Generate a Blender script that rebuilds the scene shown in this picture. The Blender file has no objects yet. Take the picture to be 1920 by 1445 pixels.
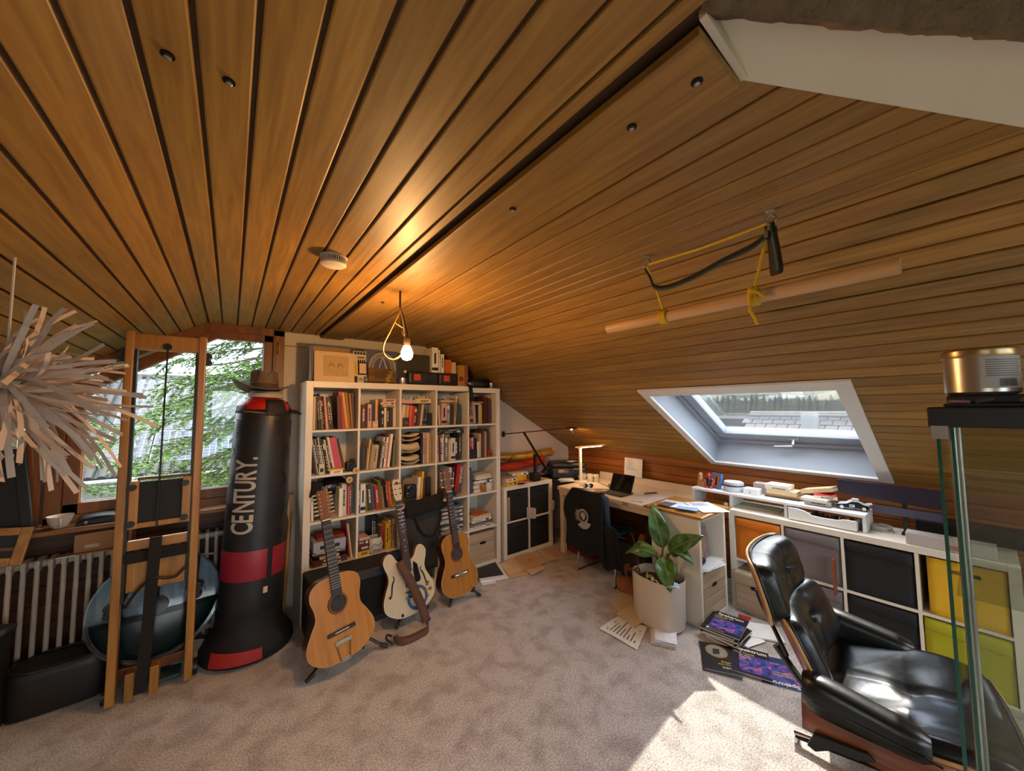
import bpy, bmesh, math, random
from mathutils import Vector, Matrix
random.seed(11)
R = math.radians
sc = bpy.context.scene
COL = sc.collection

# ------------------------------------------------------------------ camera, world, sun, exposure
cam_d = bpy.data.cameras.new('camera')
cam = bpy.data.objects.new('camera', cam_d)
COL.objects.link(cam)
sc.camera = cam
cam_d.sensor_fit = 'HORIZONTAL'
cam_d.sensor_width = 36.0
cam_d.lens = 36.0 * 678.1 / 1920.0
cam_d.clip_start = 0.03
cam_d.clip_end = 3000
_y, _p, _r = R(37.79), R(3.59), R(-0.47)
_f = Vector((math.sin(_y) * math.cos(_p), math.cos(_y) * math.cos(_p), math.sin(_p)))
_rt = Vector((math.cos(_y), -math.sin(_y), 0))
_up = _rt.cross(_f)
_r2 = _rt * math.cos(_r) + _up * math.sin(_r)
_u2 = -_rt * math.sin(_r) + _up * math.cos(_r)
cam.matrix_world = Matrix(((_r2.x, _u2.x, -_f.x, -0.4553), (_r2.y, _u2.y, -_f.y, -3.1892),
                           (_r2.z, _u2.z, -_f.z, 1.624), (0, 0, 0, 1)))

world = bpy.data.worlds.new('sky')
sc.world = world
world.use_nodes = True
wn, wl = world.node_tree.nodes, world.node_tree.links
wn.clear()
w_out = wn.new('ShaderNodeOutputWorld')
w_bg = wn.new('ShaderNodeBackground')
w_tc = wn.new('ShaderNodeTexCoord')
w_no = wn.new('ShaderNodeTexNoise')
w_no.inputs['Scale'].default_value = 2.2
w_no.inputs['Detail'].default_value = 5
w_rm = wn.new('ShaderNodeValToRGB')
w_rm.color_ramp.elements[0].position = 0.38
w_rm.color_ramp.elements[0].color = (0.60, 0.74, 1.0, 1)
w_rm.color_ramp.elements[1].position = 0.58
w_rm.color_ramp.elements[1].color = (1.0, 0.98, 0.95, 1)
wl.new(w_tc.outputs['Generated'], w_no.inputs['Vector'])
wl.new(w_no.outputs['Fac'], w_rm.inputs['Fac'])
wl.new(w_rm.outputs['Color'], w_bg.inputs['Color'])
w_bg.inputs['Strength'].default_value = 3.4
wl.new(w_bg.outputs[0], w_out.inputs['Surface'])

sun_d = bpy.data.lights.new('sun', 'SUN')
sun_d.energy = 2.7
sun_d.angle = R(0.6)
sun_d.color = (1.0, 0.93, 0.82)
sun = bpy.data.objects.new('sun', sun_d)
COL.objects.link(sun)
sun.rotation_euler = Vector((0.983, 0.253, 1.0)).to_track_quat('Z', 'Y').to_euler()

sc.view_settings.view_transform = 'Standard'
sc.view_settings.look = 'None'
sc.view_settings.gamma = 1.0
sc.view_settings.use_curve_mapping = False
sc.view_settings.exposure = 1.45
sc.cycles.use_denoising = True
sc.cycles.max_bounces = 6
sc.cycles.diffuse_bounces = 3
sc.cycles.glossy_bounces = 3
sc.cycles.transmission_bounces = 4
sc.cycles.transparent_max_bounces = 10
sc.cycles.use_adaptive_sampling = True
sc.cycles.adaptive_threshold = 0.06
sc.cycles.sample_clamp_indirect = 6.0

def portal(loc, sx, sy, direction):
    d = bpy.data.lights.new('portal', 'AREA')
    d.shape = 'RECTANGLE'
    d.size, d.size_y = sx, sy
    d.cycles.is_portal = True
    o = bpy.data.objects.new('window_portal', d)
    COL.objects.link(o)
    o.location = loc
    o.rotation_euler = Vector(direction).to_track_quat('-Z', 'Y').to_euler()

# ------------------------------------------------------------------ helpers
def lin(c):
    c = c / 255.0
    return c / 12.92 if c <= 0.04045 else ((c + 0.055) / 1.055) ** 2.4
def hx(h):
    h = h.lstrip('#')
    return tuple(lin(int(h[i:i + 2], 16)) for i in (0, 2, 4)) + (1.0,)

MATS = {}
def nodes_of(name):
    m = bpy.data.materials.new(name)
    m.use_nodes = True
    nt = m.node_tree
    return m, nt.nodes, nt.links, nt.nodes['Principled BSDF']

def mat(name, col, rough=0.5, metal=0.0, var=0.12, scale=30.0, bump=0.0, bscale=None, coat=0.0, alpha=1.0, sheen=0.0):
    """plain procedural surface: noise-varied colour, optional bump"""
    if name in MATS:
        return MATS[name]
    m, n, l, b = nodes_of(name)
    c = hx(col) if isinstance(col, str) else col
    tc = n.new('ShaderNodeTexCoord')
    no = n.new('ShaderNodeTexNoise')
    no.inputs['Scale'].default_value = scale
    no.inputs['Detail'].default_value = 4
    l.new(tc.outputs['Object'], no.inputs['Vector'])
    mx = n.new('ShaderNodeMix')
    mx.data_type = 'RGBA'
    mx.inputs['A'].default_value = tuple(v * (1 - var) for v in c[:3]) + (1,)
    mx.inputs['B'].default_value = tuple(min(1, v * (1 + var)) for v in c[:3]) + (1,)
    l.new(no.outputs['Fac'], mx.inputs['Factor'])
    l.new(mx.outputs['Result'], b.inputs['Base Color'])
    b.inputs['Roughness'].default_value = rough
    b.inputs['Metallic'].default_value = metal
    b.inputs['Coat Weight'].default_value = coat
    b.inputs['Sheen Weight'].default_value = sheen
    if bump:
        n2 = n.new('ShaderNodeTexNoise')
        n2.inputs['Scale'].default_value = bscale or scale * 4
        n2.inputs['Detail'].default_value = 3
        l.new(tc.outputs['Object'], n2.inputs['Vector'])
        bp = n.new('ShaderNodeBump')
        bp.inputs['Strength'].default_value = bump
        bp.inputs['Distance'].default_value = 0.01
        l.new(n2.outputs['Fac'], bp.inputs['Height'])
        l.new(bp.outputs['Normal'], b.inputs['Normal'])
    MATS[name] = m
    return m

def wood(name, c1, c2, axis='Y', rough=0.4, scale=1.0, coat=0.0, rnd=0.25, bump=0.15):
    """grain stretched along an axis of the object, each object a little different"""
    if name in MATS:
        return MATS[name]
    m, n, l, b = nodes_of(name)
    tc = n.new('ShaderNodeTexCoord')
    oi = n.new('ShaderNodeObjectInfo')
    mp = n.new('ShaderNodeMapping')
    s = {'X': (1.6, 26, 26), 'Y': (26, 1.6, 26), 'Z': (26, 26, 1.6)}[axis]
    mp.inputs['Scale'].default_value = tuple(v * scale for v in s)
    ml = n.new('ShaderNodeVectorMath')
    ml.operation = 'SCALE'
    ml.inputs[0].default_value = (37.0, 11.0, 23.0)
    l.new(oi.outputs['Random'], ml.inputs['Scale'])
    l.new(tc.outputs['Object'], mp.inputs['Vector'])
    l.new(ml.outputs[0], mp.inputs['Location'])
    no = n.new('ShaderNodeTexNoise')
    no.inputs['Scale'].default_value = 1.0
    no.inputs['Detail'].default_value = 6
    no.inputs['Distortion'].default_value = 0.6
    l.new(mp.outputs[0], no.inputs['Vector'])
    rp = n.new('ShaderNodeValToRGB')
    rp.color_ramp.elements[0].position = 0.32
    rp.color_ramp.elements[0].color = hx(c1)
    rp.color_ramp.elements[1].position = 0.68
    rp.color_ramp.elements[1].color = hx(c2)
    l.new(no.outputs['Fac'], rp.inputs['Fac'])
    hs = n.new('ShaderNodeHueSaturation')
    mr = n.new('ShaderNodeMapRange')
    mr.inputs['To Min'].default_value = 1 - rnd
    mr.inputs['To Max'].default_value = 1 + rnd
    l.new(oi.outputs['Random'], mr.inputs['Value'])
    l.new(mr.outputs[0], hs.inputs['Value'])
    l.new(rp.outputs[0], hs.inputs['Color'])
    l.new(hs.outputs[0], b.inputs['Base Color'])
    b.inputs['Roughness'].default_value = rough
    b.inputs['Coat Weight'].default_value = coat
    b.inputs['Coat Roughness'].default_value = 0.3
    bp = n.new('ShaderNodeBump')
    bp.inputs['Strength'].default_value = bump
    bp.inputs['Distance'].default_value = 0.002
    l.new(no.outputs['Fac'], bp.inputs['Height'])
    l.new(bp.outputs['Normal'], b.inputs['Normal'])
    MATS[name] = m
    return m

def glass(name, tint=(1, 1, 1), refl=0.08, haze=0.0, rough=0.02, edge=0.45):
    """thin pane: see-through, a little mirror, optional translucent veil imitating outdoor haze"""
    if name in MATS:
        return MATS[name]
    m, n, l, b = nodes_of(name)
    n.remove(b)
    out = n['Material Output']
    tr = n.new('ShaderNodeBsdfTransparent')
    tr.inputs['Color'].default_value = tuple(tint) + (1,)
    gl = n.new('ShaderNodeBsdfGlossy')
    gl.inputs['Roughness'].default_value = rough
    lw = n.new('ShaderNodeLayerWeight')
    lw.inputs['Blend'].default_value = 0.25
    mr = n.new('ShaderNodeMapRange')
    mr.inputs['To Min'].default_value = refl
    mr.inputs['To Max'].default_value = min(1, refl + edge)
    l.new(lw.outputs['Fresnel'], mr.inputs['Value'])
    m1 = n.new('ShaderNodeMixShader')
    l.new(mr.outputs[0], m1.inputs[0])
    l.new(tr.outputs[0], m1.inputs[1])
    l.new(gl.outputs[0], m1.inputs[2])
    last = m1
    if haze:
        tl = n.new('ShaderNodeBsdfTranslucent')
        tl.inputs['Color'].default_value = (0.9, 0.93, 0.95, 1)
        m2 = n.new('ShaderNodeMixShader')
        m2.inputs[0].default_value = haze
        l.new(m1.outputs[0], m2.inputs[1])
        l.new(tl.outputs[0], m2.inputs[2])
        last = m2
    l.new(last.outputs[0], out.inputs['Surface'])
    MATS[name] = m
    return m

def emit(name, col, strength):
    if name in MATS:
        return MATS[name]
    m, n, l, b = nodes_of(name)
    b.inputs['Base Color'].default_value = hx(col)
    b.inputs['Emission Color'].default_value = hx(col)
    b.inputs['Emission Strength'].default_value = strength
    MATS[name] = m
    return m

def cover_mat():
    """book and box covers: colour taken from the object, fine print-like speckle"""
    m, n, l, b = nodes_of('cover')
    oi = n.new('ShaderNodeObjectInfo')
    tc = n.new('ShaderNodeTexCoord')
    no = n.new('ShaderNodeTexNoise')
    no.inputs['Scale'].default_value = 9
    no.inputs['Detail'].default_value = 5
    l.new(tc.outputs['Object'], no.inputs['Vector'])
    mr = n.new('ShaderNodeMapRange')
    mr.inputs['To Min'].default_value = 0.72
    mr.inputs['To Max'].default_value = 1.25
    l.new(no.outputs['Fac'], mr.inputs['Value'])
    hs = n.new('ShaderNodeHueSaturation')
    l.new(mr.outputs[0], hs.inputs['Value'])
    l.new(oi.outputs['Color'], hs.inputs['Color'])
    l.new(hs.outputs[0], b.inputs['Base Color'])
    b.inputs['Roughness'].default_value = 0.5
    MATS['cover'] = m
    return m
COVER = cover_mat()
PAGES = mat('page_paper', '#d9c9a8', 0.85, var=0.1, scale=120)
PAPER = mat('white_paper', '#dcd8d0', 0.8, var=0.05, scale=12)
PRINT_D = mat('dark_print', '#1c1a1a', 0.6)
PRINT_L = mat('light_print', '#e8e2d4', 0.6)
PRINT_Y = mat('yellow_print', '#e6c91c', 0.6)
WHITE = mat('white_laminate', '#e6dcca', 0.38, var=0.05, scale=8)
WHITE_C = mat('white_lacquer', '#e4e4e2', 0.35, var=0.04, scale=8)
BLACK = mat('black_plastic', '#121212', 0.4, var=0.2)
BLACK_M = mat('black_metal', '#15140f', 0.35, metal=0.6)
CHROME = mat('chrome', '#c9c9cc', 0.15, metal=1.0, var=0.03)
STEEL = mat('brushed_steel', '#a9a7a2', 0.32, metal=1.0, var=0.06)
BRASS = mat('brass', '#b98f45', 0.3, metal=1.0)

class MB:
    def __init__(s):
        s.v, s.f, s.mi, s.m = [], [], [], 0
    def _add(s, vs, fs, M=None):
        o = len(s.v)
        if M is not None:
            vs = [M @ Vector(p) for p in vs]
        s.v += [tuple(p) for p in vs]
        for f in fs:
            s.f.append(tuple(i + o for i in f))
            s.mi.append(s.m)
        return s
    def slot(s, i):
        s.m = i
        return s
    def box(s, x0, x1, y0, y1, z0, z1, M=None):
        v = [(x0, y0, z0), (x1, y0, z0), (x1, y1, z0), (x0, y1, z0), (x0, y0, z1), (x1, y0, z1), (x1, y1, z1), (x0, y1, z1)]
        f = [(0, 3, 2, 1), (4, 5, 6, 7), (0, 1, 5, 4), (1, 2, 6, 5), (2, 3, 7, 6), (3, 0, 4, 7)]
        return s._add(v, f, M)
    def prism(s, poly, h0, h1, axis='z', M=None):
        """poly in the two other axes: z->(x,y), y->(x,z), x->(y,z)"""
        n = len(poly)
        def pt(a, b, h):
            return {'z': (a, b, h), 'y': (a, h, b), 'x': (h, a, b)}[axis]
        v = [pt(a, b, h0) for a, b in poly] + [pt(a, b, h1) for a, b in poly]
        f = [tuple(range(n - 1, -1, -1)), tuple(range(n, 2 * n))]
        f += [(i, (i + 1) % n, n + (i + 1) % n, n + i) for i in range(n)]
        return s._add(v, f, M)
    def cyl(s, p0, p1, r0, r1=None, n=16, M=None):
        r1 = r0 if r1 is None else r1
        return s.tube([p0, p1], [r0, r1], n, M)
    def tube(s, pts, r, n=8, M=None, closed=False):
        pts = [Vector(p) for p in pts]
        k = len(pts)
        rs = r if isinstance(r, (list, tuple)) else [r] * k
        vs, fs = [], []
        up = None
        for i, p in enumerate(pts):
            if closed:
                d = pts[(i + 1) % k] - pts[i - 1]
            else:
                d = pts[min(i + 1, k - 1)] - pts[max(i - 1, 0)]
            if d.length < 1e-9:
                d = Vector((0, 0, 1))
            d.normalize()
            if up is None:
                a = Vector((0, 0, 1)) if abs(d.z) < 0.9 else Vector((1, 0, 0))
                up = (a - d * a.dot(d)).normalized()
            else:
                up = up - d * up.dot(d)
                up = up.normalized() if up.length > 1e-6 else d.orthogonal().normalized()
            sd = d.cross(up)
            for j in range(n):
                t = 2 * math.pi * j / n
                vs.append(p + (up * math.cos(t) + sd * math.sin(t)) * rs[i])
        rng = range(k) if closed else range(k - 1)
        for i in rng:
            a, b = i * n, ((i + 1) % k) * n
            for j in range(n):
                fs.append((a + j, a + (j + 1) % n, b + (j + 1) % n, b + j))
        if not closed:
            fs.append(tuple(range(n - 1, -1, -1)))
            fs.append(tuple(range((k - 1) * n, k * n)))
        return s._add(vs, fs, M)
    def lathe(s, prof, n=32, c=(0, 0, 0), M=None, sx=1.0, sy=1.0, pw=None):
        vs, fs = [], []
        k = len(prof)
        for r, z in prof:
            for j in range(n):
                t = 2 * math.pi * j / n
                a, b = math.cos(t), math.sin(t)
                if pw:
                    a = math.copysign(abs(a) ** pw, a)
                    b = math.copysign(abs(b) ** pw, b)
                vs.append((c[0] + r * sx * a, c[1] + r * sy * b, c[2] + z))
        for i in range(k - 1):
            for j in range(n):
                fs.append((i * n + j, i * n + (j + 1) % n, (i + 1) * n + (j + 1) % n, (i + 1) * n + j))
        if prof[0][0] > 1e-6:
            fs.append(tuple(range(n - 1, -1, -1)))
        if prof[-1][0] > 1e-6:
            fs.append(tuple(range((k - 1) * n, k * n)))
        return s._add(vs, fs, M)
    def grid(s, fn, nu, nv, M=None):
        vs = [fn(i / nu, j / nv) for j in range(nv + 1) for i in range(nu + 1)]
        fs = [(j * (nu + 1) + i, j * (nu + 1) + i + 1, (j + 1) * (nu + 1) + i + 1, (j + 1) * (nu + 1) + i)
              for j in range(nv) for i in range(nu)]
        return s._add(vs, fs, M)
    def ribbon(s, pts, w, side, M=None):
        """flat strip along pts, half width w in direction side (vector or list)"""
        vs, fs = [], []
        for i, p in enumerate(pts):
            sd = Vector(side[i] if isinstance(side, list) else side).normalized()
            vs += [Vector(p) - sd * w, Vector(p) + sd * w]
        for i in range(len(pts) - 1):
            fs.append((2 * i, 2 * i + 1, 2 * i + 3, 2 * i + 2))
        return s._add(vs, fs, M)
    def build(s, name, m, parent=None, loc=(0, 0, 0), rot=(0, 0, 0), smooth=None, bevel=0, solid=0, sub=0):
        me = bpy.data.meshes.new(name)
        me.from_pydata(s.v, [], s.f)
        for mm in (m if isinstance(m, (list, tuple)) else [m]):
            me.materials.append(mm)
        if any(s.mi):
            me.polygons.foreach_set('material_index', s.mi)
        bm = bmesh.new()
        bm.from_mesh(me)
        bmesh.ops.recalc_face_normals(bm, faces=bm.faces)
        bm.to_mesh(me)
        bm.free()
        if smooth:
            me.polygons.foreach_set('use_smooth', [True] * len(me.polygons))
            me.set_sharp_from_angle(angle=R(smooth))
        me.update()
        o = bpy.data.objects.new(name, me)
        COL.objects.link(o)
        o.location = loc
        o.rotation_euler = rot
        if parent is not None:
            o.parent = parent
        if solid:
            md = o.modifiers.new('thickness', 'SOLIDIFY')
            md.thickness = solid
            md.offset = 0
        if sub:
            md = o.modifiers.new('subdivision', 'SUBSURF')
            md.levels = md.render_levels = sub
        if bevel:
            md = o.modifiers.new('bevel', 'BEVEL')
            md.width = bevel
            md.segments = 2
            md.limit_method = 'ANGLE'
        return o

def tag(o, label, cat, group=None):
    o['label'] = label
    o['category'] = cat
    if group:
        o['group'] = group
    return o
def thing(name, label, cat, loc=(0, 0, 0), rot=(0, 0, 0), group=None):
    o = bpy.data.objects.new(name, None)
    o.empty_display_size = 0.05
    COL.objects.link(o)
    o.location = loc
    o.rotation_euler = rot
    return tag(o, label, cat, group)
def struct(o):
    o['kind'] = 'structure'
    return o
def box(name, m, x0, x1, y0, y1, z0, z1, parent=None, bevel=0, loc=(0, 0, 0), rot=(0, 0, 0)):
    return MB().box(x0, x1, y0, y1, z0, z1).build(name, m, parent, loc, rot, bevel=bevel)
def text(s, m, size, parent, loc, rot, name='lettering', depth=0.0006, align='LEFT', sx=1.0, bold=0.0, space=1.0):
    c = bpy.data.curves.new(name, 'FONT')
    c.body = s
    c.size = size
    c.extrude = depth
    c.offset = bold
    c.align_x = align
    c.space_character = space
    c.resolution_u = 4
    tmp = bpy.data.objects.new(name, c)
    me = bpy.data.meshes.new_from_object(tmp)
    bpy.data.objects.remove(tmp)
    me.materials.clear()
    me.materials.append(m)
    o = bpy.data.objects.new(name, me)
    COL.objects.link(o)
    o.location = loc
    o.rotation_euler = rot
    o.scale = (sx, 1, 1)
    if parent is not None:
        o.parent = parent
    return o
def crom(pts, n=8, closed=False):
    """Catmull-Rom through points"""
    P = [Vector(p) for p in pts]
    k = len(P)
    out = []
    for i in range(k if closed else k - 1):
        if closed:
            a, b, c, d = P[i - 1], P[i], P[(i + 1) % k], P[(i + 2) % k]
        else:
            a, b, c, d = P[max(i - 1, 0)], P[i], P[i + 1], P[min(i + 2, k - 1)]
        for j in range(n):
            t = j / n
            out.append(0.5 * ((2 * b) + (c - a) * t + (2 * a - 5 * b + 4 * c - d) * t * t + (3 * b - a - 3 * c + d) * t ** 3))
    if not closed:
        out.append(P[-1])
    return out
ORD = ['first', 'second', 'third', 'fourth', 'fifth', 'sixth', 'seventh', 'eighth', 'ninth', 'tenth', 'eleventh', 'twelfth',
       'thirteenth', 'fourteenth', 'fifteenth', 'sixteenth', 'seventeenth', 'eighteenth', 'nineteenth', 'twentieth']

# ------------------------------------------------------------------ the room
ANG = R(29.3)
CA, SA = math.cos(ANG), math.sin(ANG)
ZC = 2.285            # flat ceiling
XF0, XF1 = -0.61, 1.15   # folds
XR, XL = 3.32, -2.76
YF, YB = 0.40, -5.6
LS = (XR - XF1) / CA      # length of a slope
CEIL = wood('ceiling_board', '#86602a', '#a47c38', 'Y', rough=0.5, coat=0.06, rnd=0.2, scale=2.2)
GAP = mat('ceiling_gap', '#4a3420', 0.8)
DARKWOOD = wood('dark_board', '#3c1f0e', '#5a3115', 'X', rough=0.45, rnd=0.15)
FRAMEWOOD = wood('window_wood', '#66380f', '#8a5220', 'Z', rough=0.4, rnd=0.1)
PLASTER = mat('white_plaster', '#d8cbb8', 0.85, var=0.05, scale=5, bump=0.08, bscale=90)

def carpet():
    m, n, l, b = nodes_of('carpet')
    tc = n.new('ShaderNodeTexCoord')
    a = n.new('ShaderNodeTexNoise')
    a.inputs['Scale'].default_value = 8.0
    a.inputs['Detail'].default_value = 6
    a.inputs['Distortion'].default_value = 0.3
    c = n.new('ShaderNodeTexNoise')
    c.inputs['Scale'].default_value = 120
    c.inputs['Detail'].default_value = 3
    l.new(tc.outputs['Object'], a.inputs['Vector'])
    l.new(tc.outputs['Object'], c.inputs['Vector'])
    ra = n.new('ShaderNodeValToRGB')
    ra.color_ramp.elements[0].position = 0.36
    ra.color_ramp.elements[0].color = hx('#b3a89f')
    ra.color_ramp.elements[1].position = 0.56
    ra.color_ramp.elements[1].color = hx('#cfc5bb')
    l.new(a.outputs['Fac'], ra.inputs['Fac'])
    rc = n.new('ShaderNodeValToRGB')
    rc.color_ramp.elements[0].position = 0.35
    rc.color_ramp.elements[0].color = (0.58, 0.58, 0.58, 1)
    rc.color_ramp.elements[1].position = 0.66
    rc.color_ramp.elements[1].color = (1.2, 1.18, 1.16, 1)
    l.new(c.outputs['Fac'], rc.inputs['Fac'])
    mx = n.new('ShaderNodeMix')
    mx.data_type = 'RGBA'
    mx.blend_type = 'MULTIPLY'
    mx.inputs['Factor'].default_value = 1
    l.new(ra.outputs[0], mx.inputs['A'])
    l.new(rc.outputs[0], mx.inputs['B'])
    l.new(mx.outputs['Result'], b.inputs['Base Color'])
    b.inputs['Roughness'].default_value = 1
    b.inputs['Sheen Weight'].default_value = 0.15
    bp = n.new('ShaderNodeBump')
    bp.inputs['Strength'].default_value = 0.7
    bp.inputs['Distance'].default_value = 0.006
    l.new(c.outputs['Fac'], bp.inputs['Height'])
    l.new(bp.outputs['Normal'], b.inputs['Normal'])
    return m
struct(box('floor', carpet(), XL - .2, XR + .2, YB - .2, YF + .2, -0.12, 0))

# ---- flat ceiling with its shadow-gap boards and the hatch above the viewer
HATCH = [(0.335, -2.928), (1.15, -3.36), (1.15, -4.6), (0.155, -4.6), (0.155, -2.95), (0.335, -2.95)]
cf = struct(MB().box(XF0 - .05, 0.155, YB, YF, ZC + .009, ZC + .2).box(0.155, XF1 + .05, -2.86, YF, ZC + .009, ZC + .2)
            .prism([(0.335, -2.928), (0.335, -2.86), (1.15, -2.86), (1.15, -3.36)], ZC + .009, ZC + .2)
            .box(0.155, XF1 + .05, YB, -4.6, ZC + .009, ZC + .2).box(0.155, 0.335, -2.93, -2.86, ZC + .009, ZC + .2).build('ceiling_flat', GAP))
xs = [XF0, -0.528] + [-0.438 + .09 * i for i in range(7)] + [0.143]
for i in range(len(xs) - 1):
    box('plank', CEIL, xs[i] + .0045, xs[i + 1] - .0045, YB, YF - .001, ZC, ZC + .021, cf, bevel=.004)
box('cover_board', CEIL, 0.158, 0.335, -2.93, YF - .03, ZC - .026, ZC - .006, cf, bevel=.003)
box('batten', GAP, 0.175, 0.33, -2.93, YF - .03, ZC - .007, ZC + .03, cf)
xs = [0.335 + (XF1 - 0.335) * i / 9 for i in range(10)]
for i in range(9):
    x0, x1 = xs[i] + .0045, xs[i + 1] - .0045
    def ye(x):
        return -2.928 + (x - 0.335) * (-0.432 / 0.815)
    MB().prism([(x0, ye(x0)), (x1, ye(x1)), (x1, YF - .001), (x0, YF - .001)], ZC, ZC + .021).build('plank', CEIL, cf, bevel=.004)
# hatch: white reveal and rough brown lining above it
ROUGH = mat('rough_brown_plaster', '#6f5c46', 0.95, var=0.35, scale=26, bump=1.0, bscale=60)
L1, L2 = Vector((0.335, -2.928, ZC - .001)), Vector((1.19, -3.381, ZC - .001))
U1, U2 = Vector((0.168, -2.931, ZC + .030)), Vector((0.83, -3.365, ZC + .045))
U0 = Vector((0.150, -2.935, ZC + .03))
hz = MB()
hz.grid(lambda u, v: L1.lerp(L2, u).lerp(U1.lerp(U2, u), v), 14, 3)
struct(hz.build('trim_1', PLASTER, solid=.006))
struct(MB().prism([(0.150, -2.934), (0.336, -2.930), (0.336, -2.942), (0.150, -2.946)], ZC - .008, ZC + .026).build('trim_2', PLASTER))
hz3 = MB()
hr = random.Random(4)
jit = {}
def hatch(u, v):
    k = (round(u * 60), round(v * 40))
    if k not in jit:
        jit[k] = hr.uniform(-.004, .004)
    p = U0.lerp(U2 + (U2 - U1) * .3, u)
    d = Vector((-.35, -.62, .55))
    return p + d * v * .9 + Vector((jit[k], jit[k], jit[k] * .6)) + Vector((0, 0, -.03 * math.exp(-(v / .05) ** 2)))
hz3.grid(hatch, 60, 40)
struct(hz3.build('ceiling_hatch', ROUGH, solid=.03, smooth=60))
struct(MB().box(-.9, 1.5, -5.0, -2.6, ZC + .6, ZC + .7).box(-.06, .0, -5.0, -2.6, ZC + .1, ZC + .62).box(1.19, 1.25, -5.0, -2.6, ZC + .03, ZC + .62).box(-.06, 1.3, -2.7, -2.6, ZC + .1, ZC + .62).box(-.06, 1.3, -4.8, -4.7, ZC + .03, ZC + .62).build('hatch_light_block', GAP))  # unseen box added over the hatch to stop outside light leaking in

# ---- right slope (local s, y, n) with the skylight opening
S0, S1, Y0, Y1 = 1.147, 2.431, -2.725, -1.585
RY0, RY1 = -5.1, -3.75      # opening for a skylight added as fill, unseen behind the viewer
cr = struct(MB().box(-.06, S0 - .022, YB, YF, .009, .3).box(S1 + .022, LS + .15, YB, YF, .009, .3).box(S0 - .022, S1 + .022, YB, RY0, .009, .3).box(S0 - .022, S1 + .022, RY1, Y0 - .022, .009, .3).box(S0 - .022, S1 + .022, Y1 + .022, YF, .009, .3)
            .build('ceiling_right', GAP, loc=(XF1, 0, ZC), rot=(0, ANG, 0)))
ns = 28
for i in range(ns):
    a, b = LS * i / ns + .0045, LS * (i + 1) / ns - .0045
    runs = [(YB, YF - .001)]
    if b > 1.075 and a < 2.475:
        runs = [(YB, RY0), (RY1, -2.78), (-1.54, YF - .001)]
    for r0, r1 in runs:
        box('plank', CEIL, a, b, r0, r1, 0, .021, cr, bevel=.004)
# ---- left slope
LA, LB, LY0, LY1 = -2.0, -.75, -5.0, -3.5      # opening for the other added fill skylight, behind the viewer
cl = struct(MB().box(-LS - .1, LA, YB, YF, .009, .3).box(LB, .06, YB, YF, .009, .3).box(LA, LB, YB, LY0, .009, .3).box(LA, LB, LY1, YF, .009, .3).build('ceiling_left', GAP, loc=(XF0, 0, ZC), rot=(0, -ANG, 0)))
for i in range(26):
    a, b = -.0877 * (i + 1) + .0045, -.0877 * i - .0045
    for r0, r1 in ([(YB, LY0), (LY1, YF - .001)] if b > LA and a < LB else [(YB, YF - .001)]):
        box('plank', CEIL, a, b, r0, r1, 0, .021, cl, bevel=.004)

# ---- walls
wf = struct(MB().prism([(-0.12, 0), (XR + .1, 0), (XR + .1, 1.05), (XF1, ZC + .02), (-0.12, ZC + .02)], YF, YF + .16, 'y').build('wall_far', PLASTER))
wfl = struct(box('wall_far_lower', DARKWOOD, XL, -0.12, YF, YF + .16, 0, .90))
for i in range(8):
    box('plank', DARKWOOD, XL, -0.125, YF - .012, YF, .012 + .11 * i, .012 + .11 * i + .103, wfl, bevel=.003)
wr = struct(box('wall_right', GAP, XR + .012, XR + .2, YB, YF, 0, 1.12))
for i in range(12):
    box('plank', wood('knee_board', '#7a4216', '#a8642a', 'Y', rough=.4, rnd=.15), XR, XR + .013, YB, YF - .001, .01 + .089 * i, .01 + .089 * i + .084, wr, bevel=.003)
struct(box('wall_left', PLASTER, XL - .15, XL, YB, YF, 0, 1.3))
# wall behind the viewer, with a window added unseen to brighten the room
struct(MB().box(XL, -1.0, YB - .16, YB, 0, 2.4).box(1.6, XR + .1, YB - .16, YB, 0, 2.4).box(-1.0, 1.6, YB - .16, YB, 0, .8)
       .box(-1.0, 1.6, YB - .16, YB, 2.1, 2.4).build('wall_near', PLASTER))
wb = struct(MB().box(-1.0, -.94, YB - .1, YB - .04, .8, 2.1).box(1.54, 1.6, YB - .1, YB - .04, .8, 2.1).box(.27, .33, YB - .1, YB - .04, .8, 2.1)
            .box(-1.0, 1.6, YB - .1, YB - .04, .8, .87).box(-1.0, 1.6, YB - .1, YB - .04, 2.03, 2.1).build('fill_window_rear', FRAMEWOOD))
PANE = glass('window_pane', (0.97, 0.99, 0.98), 0.03, 0.0)
box('pane', PANE, -.94, .27, YB - .072, YB - .068, .87, 2.03, wb)
box('pane', PANE, .33, 1.54, YB - .072, YB - .068, .87, 2.03, wb)
portal((.3, YB - .03, 1.45), 2.5, 1.2, (0, 1, 0))

# ---- gable window (two lights), oak-brown frame
wg = struct(MB().prism([(-1.345, .93), (-1.275, .93), (-1.275, 1.86), (-1.345, 1.83)], YF - .06, YF + .1, 'y')
            .prism([(-.20, .93), (-.12, .93), (-.12, 2.285), (-.20, 2.285)], YF - .06, YF + .1, 'y')
            .box(-1.345, -.12, YF - .06, YF + .1, .92, .975)
            .prism([(-1.345, 1.80), (-.575, 2.232), (-.12, 2.232), (-.12, 2.30), (-.59, 2.30), (-1.345, 1.872)], YF - .06, YF + .1, 'y')
            .build('window_1', FRAMEWOOD, bevel=.004))
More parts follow.
